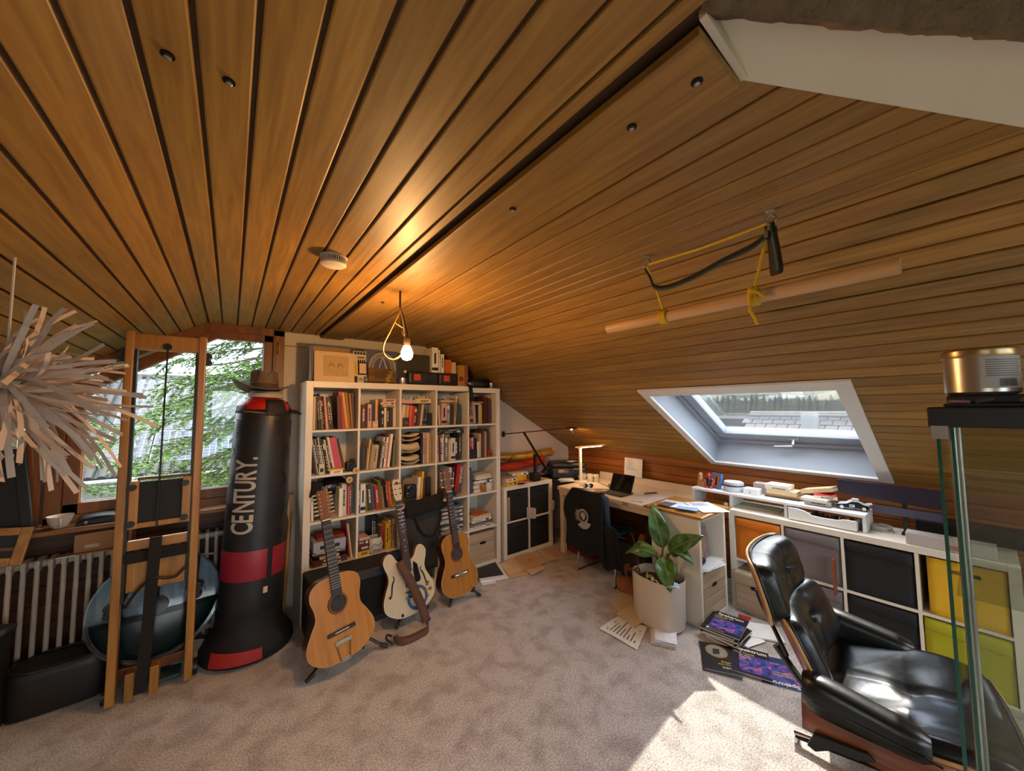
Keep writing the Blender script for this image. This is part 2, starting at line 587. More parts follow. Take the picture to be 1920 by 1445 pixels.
# sash
MB().prism([(-1.275, .975), (-1.205, .975), (-1.205, 1.80), (-1.275, 1.76)], YF - .045, YF + .03, 'y') \
    .box(-1.275, -.20, YF - .045, YF + .03, .975, 1.045) \
    .prism([(-.262, .975), (-.20, .975), (-.20, 2.235), (-.262, 2.235)], YF - .045, YF + .03, 'y') \
    .prism([(-1.275, 1.71), (-.56, 2.178), (-.20, 2.178), (-.20, 2.24), (-.572, 2.24), (-1.275, 1.80)], YF - .045, YF + .03, 'y') \
    .build('sash', FRAMEWOOD, wg, bevel=.004)
MB().prism([(-1.205, 1.045), (-.262, 1.045), (-.262, 2.178), (-.56, 2.178), (-1.205, 1.752)], YF - .006, YF - .002, 'y').build('pane', PANE, wg)
GASK = mat('pale_gasket', '#b8bcc4', 0.5)
MB().tube([(-1.203, YF - .012, 1.047), (-.264, YF - .012, 1.047), (-.264, YF - .012, 2.176), (-.56, YF - .012, 2.176), (-1.203, YF - .012, 1.75)], .005, 6, closed=True).build('gasket', GASK, wg)
hd = MB().box(-1.305, -1.275, YF - .062, YF - .052, 1.33, 1.40).build('handle', STEEL, wg, bevel=.003)
MB().box(-1.297, -1.283, YF - .10, YF - .06, 1.37, 1.385).box(-1.298, -1.282, YF - .105, YF - .092, 1.255, 1.39).build('lever', STEEL, hd, bevel=.004)
MB().box(-.175, -.155, YF - .075, YF - .06, 2.10, 2.16).cyl((-.165, YF - .075, 2.08), (-.165, YF - .075, 2.18), .007, n=8).build('hinge', BRASS, wg)
# post between the lights and the second light on the left
wg2 = struct(MB().box(-1.43, -1.36, YF - .06, YF + .1, .92, 1.82).box(XL, -1.43, YF - .06, YF + .1, .92, 1.36)
             .prism([(XL, 1.64), (-1.43, 1.64), (-1.43, 1.83), (XL, 1.10)], YF - .06, YF + .1, 'y').box(XL, -2.2, YF - .06, YF + .1, 1.3, 1.66).build('window_2', FRAMEWOOD))
box('pane', PANE, -2.2, -1.43, YF + .0, YF + .004, 1.36, 1.64, wg2)
struct(MB().prism([(XL - .1, .90), (-1.36, .90), (-1.36, .95), (XL - .1, .95)], YF, YF + .16, 'y').build('trim_4', DARKWOOD))
# sill
SILL = wood('sill_wood', '#7a4a24', '#a06a38', 'X', rough=.35, rnd=0)
struct(MB().box(XL, -.12, .20, YF - .055, .895, .925).build('trim_5', SILL, bevel=.006))
portal((-.73, YF + .06, 1.6), .95, 1.1, (0, -1, 0))
portal((-1.8, YF + .06, 1.5), .76, .28, (0, -1, 0))

# ---- skylight added to the left slope as fill light, unseen behind the viewer
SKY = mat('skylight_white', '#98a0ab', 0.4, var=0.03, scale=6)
def ring(mb, a0, a1, b0, b1, c0, c1, d0, d1, n0, n1):
    mb.box(a0, c0, b0, b1, n0, n1).box(c1, a1, b0, b1, n0, n1).box(c0, c1, b0, d0, n0, n1).box(c0, c1, d1, b1, n0, n1)
    return mb
s5 = struct(ring(MB(), LA - .06, LB + .06, LY0 - .06, LY1 + .06, LA, LB, LY0, LY1, -.014, .004).build('fill_skylight_left', WHITE_C, loc=(XF0, 0, ZC), rot=(0, -ANG, 0)))
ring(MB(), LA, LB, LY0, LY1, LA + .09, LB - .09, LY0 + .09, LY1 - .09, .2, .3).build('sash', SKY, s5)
box('pane', PANE, LA + .09, LB - .09, LY0 + .09, LY1 - .09, .25, .256, s5)
pc = Matrix.Rotation(-ANG, 4, 'Y') @ Vector(((LA + LB) / 2, (LY0 + LY1) / 2, .28))
portal((pc.x + XF0, pc.y, pc.z + ZC), 1.3, 1.05, (SA, 0, -CA))

s6 = struct(ring(MB(), S0 - .07, S1 + .05, RY0 - .06, RY1 + .06, S0, S1, RY0, RY1, -.014, .004).build('fill_skylight_right', WHITE_C, loc=(XF1, 0, ZC), rot=(0, ANG, 0)))  # skylight added behind the viewer so bounced sun fills the room, unseen
ring(MB(), S0, S1, RY0, RY1, S0 + .1, S1 - .12, RY0 + .09, RY1 - .09, .2, .3).build('sash', SKY, s6)
box('pane', PANE, S0 + .1, S1 - .12, RY0 + .09, RY1 - .09, .25, .256, s6)
pc = Vector((XF1 + 1.76 * CA + .28 * SA, (RY0 + RY1) / 2, ZC - 1.76 * SA + .28 * CA))
portal(pc, 1.05, 1.15, (-SA, 0, -CA))

# ---- skylight in the right slope
sk = struct(MB().box(1.072, S0 + .012, -2.785, -1.535, -.014, .004).box(S1 - .012, 2.477, -2.785, -1.535, -.014, .004)
            .box(S0, S1, -2.785, Y0 + .012, -.014, .004).box(S0, S1, Y1 - .012, -1.535, -.014, .004)
            .build('window_4', WHITE_C, loc=(XF1, 0, ZC), rot=(0, ANG, 0), bevel=.002))
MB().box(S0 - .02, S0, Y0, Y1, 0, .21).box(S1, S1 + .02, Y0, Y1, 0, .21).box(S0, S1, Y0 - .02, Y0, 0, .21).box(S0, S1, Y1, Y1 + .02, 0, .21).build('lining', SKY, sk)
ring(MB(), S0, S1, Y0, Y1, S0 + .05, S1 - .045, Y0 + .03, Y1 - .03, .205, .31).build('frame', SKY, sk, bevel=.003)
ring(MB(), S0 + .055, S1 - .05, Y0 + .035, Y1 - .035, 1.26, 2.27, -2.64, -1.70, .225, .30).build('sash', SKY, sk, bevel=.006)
box('pane', glass('skylight_pane', (0.97, 0.99, 1.0), 0.02, 0.007), 1.26, 2.27, -2.64, -1.70, .25, .256, sk)  # translucent veil in the pane stands in for haze outside
hs_ = MB().box(2.30, 2.335, -2.26, -2.18, .212, .226).build('handle', SKY, sk, bevel=.003)
MB().tube([(2.315, -2.22, .222), (2.315, -2.22, .175), (2.335, -2.21, .165), (2.35, -2.08, .16)], [.011, .011, .010, .009], 8).build('lever', STEEL, hs_, smooth=40)
pc = Vector((XF1 + 1.76 * CA + .28 * SA, -2.17, ZC - 1.76 * SA + .28 * CA))
portal(pc, 1.0, .93, (-SA, 0, -CA))
# ------------------------------------------------------------------ white bookcase, five by five
BT, BC, BD = 0.05, 0.336, 0.0175
BW = 2 * BT + 5 * BC + 4 * BD
bk = thing('bookcase', 'tall white cube bookcase of twenty-five open cubbies against the far wall', 'bookcase', (0, 0, 0))
box('side_panel', WHITE, 0, BT, 0, .39, 0, BW, bk, bevel=.002)
box('side_panel', WHITE, BW - BT, BW, 0, .39, 0, BW - .012, bk, bevel=.002)
box('top_panel', WHITE, BT, 1.475, .0, .39, BW - BT, BW, bk, bevel=.002)
box('top_panel', WHITE, 1.475, BW - BT, .0, .39, BW - BT - .012, BW - .012, bk, bevel=.002)
box('base_panel', WHITE, BT, BW - BT, 0, .39, 0, BT, bk, bevel=.002)
for i in range(1, 5):
    x = BT + i * (BC + BD) - BD
    box('divider', WHITE, x, x + BD, .001, .388, BT, BW - BT - (.012 if i == 4 else 0), bk, bevel=.001)
def cz(row): return BT + (5 - row) * (BC + BD)
def cx(col): return BT + (col - 1) * (BC + BD)
for r in range(1, 5):
    for c in range(1, 6):
        box('shelf', WHITE, cx(c), cx(c) + BC, .002, .388, cz(r) - BD, cz(r), bk, bevel=.001)
box('back_panel', WHITE, BT, BW - BT, .384, .389, BT, BW - BT - .013, bk)

PAL = {'k': ('#1b1815', 'black'), 'd': ('#35302a', 'charcoal'), 'g': ('#77716a', 'grey'), 'l': ('#a5a097', 'pale grey'), 'w': ('#d5ccbc', 'white'),
       'c': ('#c8b088', 'cream'), 't': ('#9c7c52', 'tan'), 'b': ('#54331b', 'brown'), 'r': ('#ab241b', 'red'), 'R': ('#5c1912', 'dark red'),
       'o': ('#c9601a', 'orange'), 'y': ('#cf9f1f', 'yellow'), 'p': ('#bd3f5c', 'pink'), 'q': ('#c49a90', 'pale pink'), 'u': ('#37547e', 'blue'), 'n': ('#2b2848', 'navy'),
       'v': ('#2f4c38', 'green'), 'e': ('#6b6234', 'olive'), 's': ('#4b5159', 'slate'), 'a': ('#935f20', 'amber'), 'i': ('#2d5560', 'teal')}
def book_mesh(name, var):
    b = MB()
    b.box(0, .12, .0, 1, 0, 1).box(.88, 1, .0, 1, 0, 1).box(.12, .88, 0, .05, 0, 1)
    b.slot(1).box(.12, .88, .05, .965, .02, .985)
    b.slot(2)
    if var == 1:
        for k in range(7):
            b.box(.32, .70, -.006, .001, .30 + .075 * k, .30 + .075 * k + (.045 if k % 3 else .06))
    elif var == 2:
        b.box(.2, .8, -.006, .001, .70, .86)
        for k in range(4):
            b.box(.35, .65, -.006, .001, .18 + .09 * k, .18 + .09 * k + .05)
    elif var == 3:
        b.box(.02, .98, -.004, .001, .08, .20)
        b.box(.35, .65, -.006, .001, .35, .78)
    o = b.build(name, [COVER, PAGES, PRINT_D if var in (3,) else PRINT_L])
    me = o.data
    bpy.data.objects.remove(o)
    return me
BOOKS = [book_mesh('book_cover', v) for v in range(4)]
BOOKS_D = []
for me in BOOKS:
    m2 = me.copy()
    m2.materials[2] = PRINT_D
    BOOKS_D.append(m2)
rb = random.Random(5)
def put_book(col, w, h, d, loc, rot, var, label, group, name='book', dark=None):
    hexc, word = PAL[col]
    if dark is None:
        dark = col in 'wclyqto'
    o = bpy.data.objects.new(name, (BOOKS_D if dark else BOOKS)[var])
    COL.objects.link(o)
    o.scale = (w, d, h)
    o.location = loc
    o.rotation_euler = rot
    c = hx(hexc)
    k = rb.uniform(1.0, 1.35)
    o.color = (c[0] * k, c[1] * k, c[2] * k, 1)
    return tag(o, label, 'book', group)
ROWN = ['top', 'second', 'third', 'fourth', 'bottom']
COLN = ['first', 'second', 'third', 'fourth', 'fifth']
def size_word(w, h):
    s = 'slim ' if w < .015 else ('thick ' if w > .033 else '')
    return s + ('tall ' if h > .265 else ('short ' if h < .165 else ''))
def fill(row, col, specs, x=0.004, z=0.0, y=None, to=None):
    """upright row; spec = (colour key, mm wide, mm high, lean degrees, variant)"""
    seen = 0
    if to:
        tot = sum(sp[1] if sp[0] == ' ' else sp[1] / math.cos(R(sp[3])) + .8 for sp in specs) / 1000
        k = (to - x) / tot
        specs = [(sp[0], sp[1] * k) + tuple(sp[2:]) for sp in specs]
    for sp in specs:
        if sp[0] == ' ':
            x += sp[1] / 1000
            continue
        c, w, h, ln, var = sp
        w, h = w / 1000, h / 1000
        d = min(.27, max(.12, h * .74)) * rb.uniform(.93, 1.05)
        yy = (.045 if y is None else y) + rb.uniform(-.012, .03)
        th = R(ln)
        zz = cz(row) + z + .0008 + (w * math.sin(th) if th > 0 else 0)
        seen += 1
        lab = '%s%s %s %s, %s from left in %s row, %s cubby' % (
            size_word(w, h), PAL[c][1], 'book' if w > .012 else 'booklet', 'leaning' if abs(ln) > 2 else 'upright',
            ORD[seen - 1], ROWN[row - 1], COLN[col - 1])
        put_book(c, w, h, d, (cx(col) + x, yy, zz), (0, th, 0), var, lab, 'books in the bookcase')
        x += w / math.cos(th) + .0008
    return x
def lying(x, y, z, specs, where, group, rz=0.0, names=None):
    """stack; spec = (colour key, mm long in x, mm deep, mm thick, twist degrees)"""
    for k, (c, L, D, T, tw) in enumerate(specs):
        L, D, T = L / 1000, D / 1000, T / 1000
        a = R(rz + tw)
        nm = '%s%s book lying %s, %s from bottom' % ('thick ' if T > .033 else ('thin ' if T < .012 else ''), PAL[c][1], where, ORD[k])
        o = put_book(c, T, L, D, (0, 0, 0), (0, 0, 0), rb.choice([0, 1, 2]), nm, group)
        # local x -> up, local z -> world x
        o.rotation_euler = (Matrix.Rotation(a, 4, 'Z') @ Matrix(((0, 0, 1, 0), (0, 1, 0, 0), (-1, 0, 0, 0), (0, 0, 0, 1)))).to_euler()
        cxm = Vector((x, y + D / 2, 0))
        off = Matrix.Rotation(a, 3, 'Z') @ Vector((-L / 2, -D / 2, 0))
        o.location = (cxm.x + off.x, cxm.y + off.y, z + T)
        z += T + .0006
    return z

# top row
fill(1, 1, [('t', 10, 262, 0, 0), ('c', 10, 268, 0, 0), ('b', 9, 270, 0, 0), ('k', 9, 285, -3, 1), ('d', 9, 270, -4, 1), ('k', 10, 290, -4, 1), ('l', 9, 290, -5, 0),
            ('d', 9, 268, -5, 2), ('r', 8, 265, -5, 0), ('c', 9, 270, -6, 0), ('o', 10, 268, -6, 0), ('d', 9, 262, -6, 1), ('k', 9, 266, -6, 2), ('k', 10, 258, -7, 1),
            (' ', 22), ('R', 30, 270, -3, 0), ('r', 24, 308, -7, 0), ('y', 18, 303, -7, 0), ('a', 18, 300, -6, 0), ('a', 12, 296, -5, 0), ('b', 14, 296, -3, 0)], to=.332)
fill(1, 2, [('t', 13, 268, 0, 0), ('b', 26, 200, 0, 1), ('R', 10, 202, 0, 0), ('q', 24, 205, 0, 1), (' ', 4), ('d', 24, 215, 0, 0), ('c', 10, 245, 0, 0), ('o', 10, 243, 0, 1), ('k', 10, 200, 0, 0)], to=.185)
fill(1, 2, [('k', 20, 168, 0, 2), ('c', 17, 172, 0, 0), ('d', 18, 172, 0, 1), ('d', 14, 170, 0, 0), ('n', 20, 176, 0, 0), ('c', 22, 176, 0, 0)], x=.188, to=.332)
lying(cx(2) + .26, .06, cz(1) + .178, [('c', 120, 190, 20, 3), ('c', 130, 190, 22, -4), ('q', 125, 185, 30, 2)], 'on books in top row, second cubby', 'books in the bookcase')
fill(1, 3, [('c', 15, 200, 5, 0), ('c', 14, 198, 5, 0), ('t', 14, 196, 6, 0), ('c', 12, 195, 6, 0), ('o', 16, 190, 6, 0), ('r', 28, 188, 5, 0), ('d', 24, 185, 5, 2), ('b', 20, 205, 5, 0), ('c', 14, 205, 6, 0), ('s', 46, 200, 6, 3), ('k', 34, 120, 0, 0)], x=.004, to=.325)
lying(cx(3) + .085, .05, cz(1) + .212, [('q', 150, 200, 30, 0), ('l', 145, 200, 18, 4), ('s', 120, 170, 9, -5)], 'on left pile, top row third cubby', 'books in the bookcase')
lying(cx(3) + .235, .05, cz(1) + .214, [('c', 150, 200, 42, 0), ('c', 95, 150, 22, -6)], 'on right pile, top row third cubby', 'books in the bookcase')
fill(1, 4, [('s', 8, 215, -3, 0), ('k', 12, 270, -4, 0), ('v', 14, 262, -5, 0), ('c', 14, 195, -3, 0), (' ', 2), ('q', 46, 215, 0, 3), ('g', 32, 220, 0, 2), ('d', 22, 200, 0, 0), (' ', 8), ('t', 14, 262, 4, 1), ('w', 14, 280, 4, 1), (' ', 2), ('v', 24, 208, 3, 0)], to=.27)
lying(cx(4) + .14, .07, cz(1) + .224, [('c', 150, 190, 20, 2), ('b', 110, 150, 14, -5)], 'across top row, fourth cubby', 'books in the bookcase')
fill(1, 5, [('v', 8, 255, 0, 0), ('k', 12, 285, 0, 0), ('k', 12, 275, 0, 1), ('k', 13, 275, 0, 1), (' ', 10), ('q', 16, 198, -3, 0), ('w', 18, 186, -3, 0), ('k', 20, 195, 0, 0), ('c', 14, 192, 0, 0), ('y', 18, 200, 0, 0), ('k', 16, 215, 0, 3), (' ', 4), ('R', 22, 290, 0, 0), ('R', 22, 286, 0, 0), ('b', 18, 270, 0, 0), ('k', 14, 255, 0, 1)], to=.31)
lying(cx(5) + .15, .07, cz(1) + .201, [('w', 120, 170, 10, 6), ('q', 125, 170, 20, -4)], 'across top row, fifth cubby', 'books in the bookcase')
# second row
fill(2, 1, [('l', 8, 285, -10, 1), ('k', 10, 290, -10, 1), ('g', 8, 285, -10, 0), ('k', 12, 290, -10, 1), ('w', 10, 292, -10, 0), ('d', 14, 285, -11, 1), ('k', 12, 280, -11, 2), ('c', 10, 275, -11, 0), ('d', 12, 280, -11, 1), ('w', 16, 292, -11, 0), ('p', 40, 285, -11, 0), ('t', 9, 282, -11, 0), ('b', 10, 278, -12, 0)], x=.05, to=.262)
lying(cx(2 - 1) + .18, .012, cz(2), [('w', 95, 60, 26, 3), ('y', 120, 90, 12, -4)], 'at front of second row, first cubby', 'books in the bookcase')
fill(2, 2, [('k', 30, 190, 0, 0), ('d', 22, 190, 0, 0), ('t', 8, 185, 3, 0), ('c', 12, 255, 5, 0), ('t', 26, 205, 6, 0), ('l', 20, 205, 6, 1), ('y', 8, 200, 6, 0), ('k', 16, 230, 6, 0), ('g', 9, 200, 7, 0), ('w', 10, 268, 6, 2), ('d', 12, 280, 6, 1), ('w', 14, 265, 6, 1), ('o', 12, 290, 6, 0), ('w', 18, 292, 6, 0), ('k', 18, 268, 6, 3), ('e', 16, 235, 4, 0)], to=.312)
fill(2, 3, [('k', 20, 285, 0, 0), ('q', 11, 290, 0, 1), ('w', 8, 285, 0, 1), ('p', 9, 283, 0, 2), ('q', 10, 288, 0, 1), ('c', 16, 285, 0, 0), ('t', 22, 280, 0, 0), ('a', 20, 235, 3, 0)], x=.205, to=.328)
fill(2, 4, [('r', 18, 300, 0, 0), ('q', 16, 250, -2, 1), ('R', 8, 240, -2, 0), ('w', 22, 225, -1, 1), ('w', 8, 265, 0, 0), ('g', 26, 258, 0, 2), ('c', 20, 210, 0, 0), ('w', 36, 220, 0, 3), ('k', 36, 215, 0, 1), ('d', 14, 270, 0, 1)], to=.285)
lying(cx(4) + .19, .05, cz(2) + .272, [('k', 250, 180, 20, -2), ('d', 240, 175, 16, 3)], 'flat in second row, fourth cubby', 'books in the bookcase')
fill(2, 5, [('r', 17, 126, 0, 1), ('r', 17, 126, 0, 1), ('r', 15, 124, 0, 1), ('r', 15, 126, 0, 2), ('w', 8, 122, 0, 0), ('n', 14, 145, 0, 0), ('u', 10, 140, 0, 0)], z=.092)
fill(2, 5, [('R', 8, 200, 0, 0), ('w', 20, 165, 0, 0), ('c', 14, 250, 0, 0), ('b', 24, 290, 0, 0), ('t', 24, 270, 0, 0), ('d', 24, 290, 0, 3), ('q', 10, 288, 0, 1)], x=.118, to=.285)
# third row
fill(3, 1, [('n', 8, 265, -1, 0), ('w', 14, 262, -2, 0), ('k', 22, 270, -4, 0), ('k', 22, 262, -4, 2), ('d', 24, 270, -4, 1), ('u', 10, 255, -5, 0), ('w', 14, 235, -4, 1), (' ', 62), ('w', 22, 225, 0, 0), ('w', 32, 250, 0, 1), ('r', 9, 240, 0, 0), ('q', 6, 236, 0, 0), ('r', 9, 238, 0, 1), ('i', 22, 232, 0, 0)], to=.33)
fill(3, 2, [('u', 18, 225, 0, 1), ('w', 38, 235, 0, 3), ('e', 26, 195, -2, 0), ('d', 32, 220, -4, 1), ('s', 26, 220, -5, 0), ('r', 26, 205, -6, 1), ('e', 24, 245, -6, 0), ('t', 13, 200, -7, 0), ('k', 22, 250, -7, 0), ('R', 12, 245, -7, 1), ('o', 13, 230, -7, 0), ('o', 13, 225, -6, 0)], to=.30)
fill(3, 3, [('w', 20, 230, 4, 0), ('y', 16, 280, 4, 0), ('b', 12, 215, 2, 0), ('R', 16, 225, 2, 0), ('k', 24, 225, 1, 0), ('d', 22, 215, 0, 0)], x=.17, to=.325)
fill(3, 4, [('w', 14, 290, 3, 1), ('l', 16, 285, 3, 1), ('k', 20, 292, 4, 1)], x=.135)
fill(3, 5, [('w', 20, 265, 0, 0), ('w', 14, 240, 0, 0), ('u', 10, 258, 0, 0), ('d', 8, 255, 0, 0)])
lying(cx(5) + .20, .05, cz(3), [('w', 230, 200, 22, 0), ('q', 225, 195, 18, 2), ('w', 235, 200, 24, -2), ('l', 230, 195, 26, 1), ('w', 235, 195, 20, 2), ('d', 220, 190, 12, -3), ('w', 200, 180, 24, 3), ('c', 190, 170, 14, -4), ('w', 180, 150, 8, 6)], 'in third row, fifth cubby', 'books in the bookcase')
# fourth row
lying(cx(1) + .15, .03, cz(4), [('d', 260, 220, 22, 0), ('R', 240, 210, 26, 2), ('c', 140, 150, 24, -2), ('k', 230, 200, 14, 1), ('g', 240, 200, 14, -3), ('w', 210, 190, 10, 2)], 'below silver box, fourth row first cubby', 'books in the bookcase')
fill(4, 1, [('r', 10, 290, -6, 0), ('c', 12, 285, -7, 0)], x=.30)
fill(4, 2, [('u', 14, 255, 0, 1), ('w', 14, 250, 0, 1), ('l', 12, 250, 0, 2), ('u', 16, 245, -8, 0)], y=.14)
fill(4, 2, [('k', 20, 280, 0, 1), ('d', 16, 270, 0, 1), ('k', 16, 275, 0, 0)], x=.16, y=.16)
fill(4, 2, [('b', 20, 205, 0, 0), ('r', 20, 205, 0, 3), ('y', 32, 225, 0, 1), ('y', 26, 240, 0, 1), ('t', 22, 250, 0, 1)], x=.195)
lying(cx(2) + .055, .03, cz(4), [('y', 90, 130, 40, 0), ('R', 100, 150, 50, 2), ('b', 95, 140, 36, -3), ('q', 80, 120, 22, 3)], 'left of the mug, fourth row second cubby', 'books in the bookcase')
lying(cx(4) + .18, .04, cz(4), [(c, rb.randint(190, 250), 200, t, rb.uniform(-4, 4)) for c, t in zip('wlkwsdwlkwRwkls', [16, 22, 14, 20, 18, 14, 22, 16, 12, 20, 14, 22, 14, 18, 20])], 'piled in fourth row, fourth cubby', 'books in the bookcase')
fill(4, 4, [('u', 22, 270, 0, 1), ('l', 18, 265, 0, 1)], x=.004)
lying(cx(5) + .16, .03, cz(4), [('w', 300, 230, 14, 0), ('g', 290, 220, 12, 2), ('g', 295, 225, 16, -2), ('d', 280, 220, 10, 1), ('w', 250, 210, 26, 4), ('c', 240, 210, 10, 7), ('w', 245, 205, 12, 5), ('c', 235, 200, 16, 8), ('o', 180, 150, 7, 12)], 'in fourth row, fifth cubby', 'books in the bookcase')
# bottom row, what shows between the guitars
fill(5, 3, [('t', 26, 270, 0, 1), ('w', 20, 250, 0, 0), ('d', 18, 280, 0, 1), ('b', 24, 240, 0, 0)])

# ---- other things in the cubbies
def crate(name, label, x, y, z, w, d, h, group=None, rot=0.0):
    """pale wood storage box: body boards, lid, hand hole"""
    W = wood('pale_box_wood', '#ab9578', '#c2ab8c', 'X', rough=.6, rnd=.06)
    t = thing(name, label, 'storage box', (x, y, z), (0, 0, rot), group)
    box('body', W, .004, w - .004, .006, d, 0, h * .66, t, bevel=.003)
    for k in range(3):
        box('board', W, .012, w - .012, .002, .006, .012 + h * .21 * k, .012 + h * .21 * k + h * .2, t, bevel=.001)
    lid = box('lid', W, 0, w, 0, d, h * .67, h, t, bevel=.004)
    hl = MB()
    pts = [(w * .5 + .035 * math.copysign(abs(math.cos(a)) ** .5, math.cos(a)), h * .66 + .014 * math.copysign(abs(math.sin(a)) ** .6, math.sin(a))) for a in [2 * math.pi * i / 16 for i in range(16)]]
    hl.prism(pts, -.0025, .004, 'y')
    hl.build('hand_hole', MATS['black_plastic'], t)
    return t
crate('storage_box', 'pale wooden lidded box filling the bottom right cubby of the bookcase', cx(5) + .008, .012, cz(5) + .001, .318, .34, .30)
crate('storage_box', 'pale wooden lidded box behind the classical guitar in the bottom row', cx(4) + .008, .03, cz(5) + .001, .318, .34, .30)
# paper trays
t = thing('letter_tray', 'three sagging letter trays of cream paper in second row, third cubby', 'tray', (cx(3), 0, cz(2)))
for k in range(3):
    zb = .012 + .105 * k
    def tr(u, v, zb=zb):
        return (.006 + .185 * u, .03 + .27 * v, zb + .03 * (abs(2 * u - 1) ** 2.2))
    MB().grid(tr, 10, 2).build('tray', mat('tray_cream', '#b59c76', .6), t, solid=.006, smooth=60)
    MB().grid(lambda u, v, zb=zb: (.012 + .172 * u, .035 + .25 * v, zb + .042 + .02 * (abs(2 * u - 1) ** 2.2)), 8, 2).build('paper_pile', mat('tray_paper', '#cdb48c', .8), t, solid=[.03, .05, .012][k], smooth=40)
# small boxes, pouches and bits
def small(name, label, cat, col, x, y, z, w, d, h, rot=0, bevel=.003):
    m = mat('cov_' + col, col, .55)
    return tag(box(name, m, 0, w, 0, d, 0, h, None, bevel, (x, y, z), (0, 0, rot)), label, cat)
def carton(name, label, cat, col, x, y, z, w, d, h, rot=0, band=PRINT_D, bevel=.002):
    """closed carton with a flap seam and a printed panel"""
    t = thing(name, label, cat, (x, y, z), (0, 0, rot))
    box('body', mat('cov_' + col, col, .6), 0, w, 0, d, 0, h, t, bevel)
    box('flap', mat('cov_' + col, col, .6), .002, w - .002, .001, d * .5, h, h + .0015, t)
    box('printed_panel', band, w * .2, w * .8, -.0008, .001, h * .25, h * .6, t)
    return t
carton('small_box', 'small cream box in front of books, top row second cubby', 'box', '#c9ac86', cx(2) + .105, .012, cz(1) + .001, .048, .05, .058, band=PAGES)
carton('film_box', 'small white box with black band, second row first cubby', 'box', '#cfc3a8', cx(1) + .055, .02, cz(2) + .001, .04, .04, .085)
carton('disc_case', 'dark picture disc case in front of cream books, top row third cubby', 'case', '#3a2a26', cx(3) + .02, .012, cz(1) + .001, .06, .014, .08, band=mat('cov_#7b3a2a', '#7b3a2a', .5))
carton('figurine_box', 'small patterned box at the left of top row, fifth cubby', 'box', '#a08a60', cx(5) + .012, .015, cz(1) + .001, .05, .045, .085)
carton('black_case', 'flat black case beneath the small red books, second row fifth cubby', 'case', '#161514', cx(5) + .004, .03, cz(2) + .001, .108, .15, .089)
carton('red_tin', 'small orange red tin at the right of second row, fifth cubby', 'tin', '#b53a1c', cx(5) + .25, .015, cz(2) + .001, .036, .03, .07)
carton('silver_box', 'silver grey gadget box lying on the fourth row magazines', 'box', '#a9a9b6', cx(1) + .03, .02, cz(4) + .112, .235, .2, .075)
carton('red_folder_box', 'flat red box on top of the silver gadget box', 'box', '#8e2620', cx(1) + .06, .04, cz(4) + .19, .2, .18, .022)
# camera with a round lens at the first two dividers
t = thing('camera', 'black camera with lens cap in second row, first cubby', 'camera', (cx(1) + .265, .06, cz(2)))
box('body', BLACK, 0, .11, 0, .06, 0.0, .075, t, bevel=.008)
MB().cyl((.055, -.035, .038), (.055, .01, .038), .03, n=20).build('lens', BLACK, t, smooth=40)
box('viewfinder', BLACK, .035, .075, .01, .05, .075, .095, t, bevel=.006)
for nm, lb, x, z in (('wooden_disc', 'round wooden disc with a dark hole hung at the shelf edge, second row', cx(1) + .325, cz(2) + .01), ('wooden_disc', 'round wooden disc with a dark hole in front of black helmet, third row', cx(1) + .275, cz(3) + .295)):
    t = thing(nm, lb, 'ornament', (x, -.012, z))
    MB().cyl((0, 0, 0), (0, .012, 0), .026, n=24).build('disc', mat('pale_turned_wood', '#c7a173', .5), t, smooth=40)
    MB().cyl((0, -.003, 0), (0, .002, 0), .006, n=12).build('hole', PRINT_D, t)
# black helmet-like bag at the back of row three
t = thing('camera_bag', 'black rounded bag with white mark behind books in third row, first cubby', 'bag', (cx(1) + .20, .24, cz(3) + .20))
MB().lathe([(0, -.05), (.06, -.04), (.09, 0), (.085, .05), (.05, .09), (0, .10)], 20, sx=1.35).build('shell', BLACK, t, smooth=60)
text('NF', PRINT_L, .035, t, (-.07, -.092, .02), (R(90), 0, 0), name='mark')
# pouch hanging at left edge
t = thing('black_pouch', 'black pouch hanging over the left edge of the third row', 'pouch', (cx(1) + .02, -.016, cz(3) + .19), (0, R(12), 0))
box('pouch', mat('black_cloth', '#17130f', .9), -.035, .035, 0, .03, 0, .115, t, bevel=.008)
box('flap', mat('black_cloth', '#17130f', .9), -.037, .037, -.004, .031, .085, .118, t, bevel=.004)
# mug-like drawn box in fourth row, second cubby
t = thing('ceramic_mug', 'white mug with dark line drawing, fourth row second cubby', 'mug', (cx(2) + .155, .075, cz(4) + .001))
MB().lathe([(.05, 0), (.062, .01), (.066, .06), (.06, .10), (.052, .125), (.048, .122), (.055, .09), (.055, .02), (0, .015)], 24, pw=.75).build('body', mat('mug_white', '#c8bca6', .4), t, smooth=50)
MB().tube([(.06, 0, .035), (.085, 0, .04), (.092, 0, .065), (.08, 0, .09), (.058, 0, .09)], .007, 8).build('handle', mat('mug_white', '#c8bca6', .4), t, smooth=50)
MB().tube([(-.045, -.062, .05), (-.02, -.068, .085), (.02, -.068, .06), (.04, -.064, .09)], .0022, 5).tube([(-.03, -.066, .03), (.03, -.067, .025)], .0022, 5).build('line_drawing', PRINT_D, t)
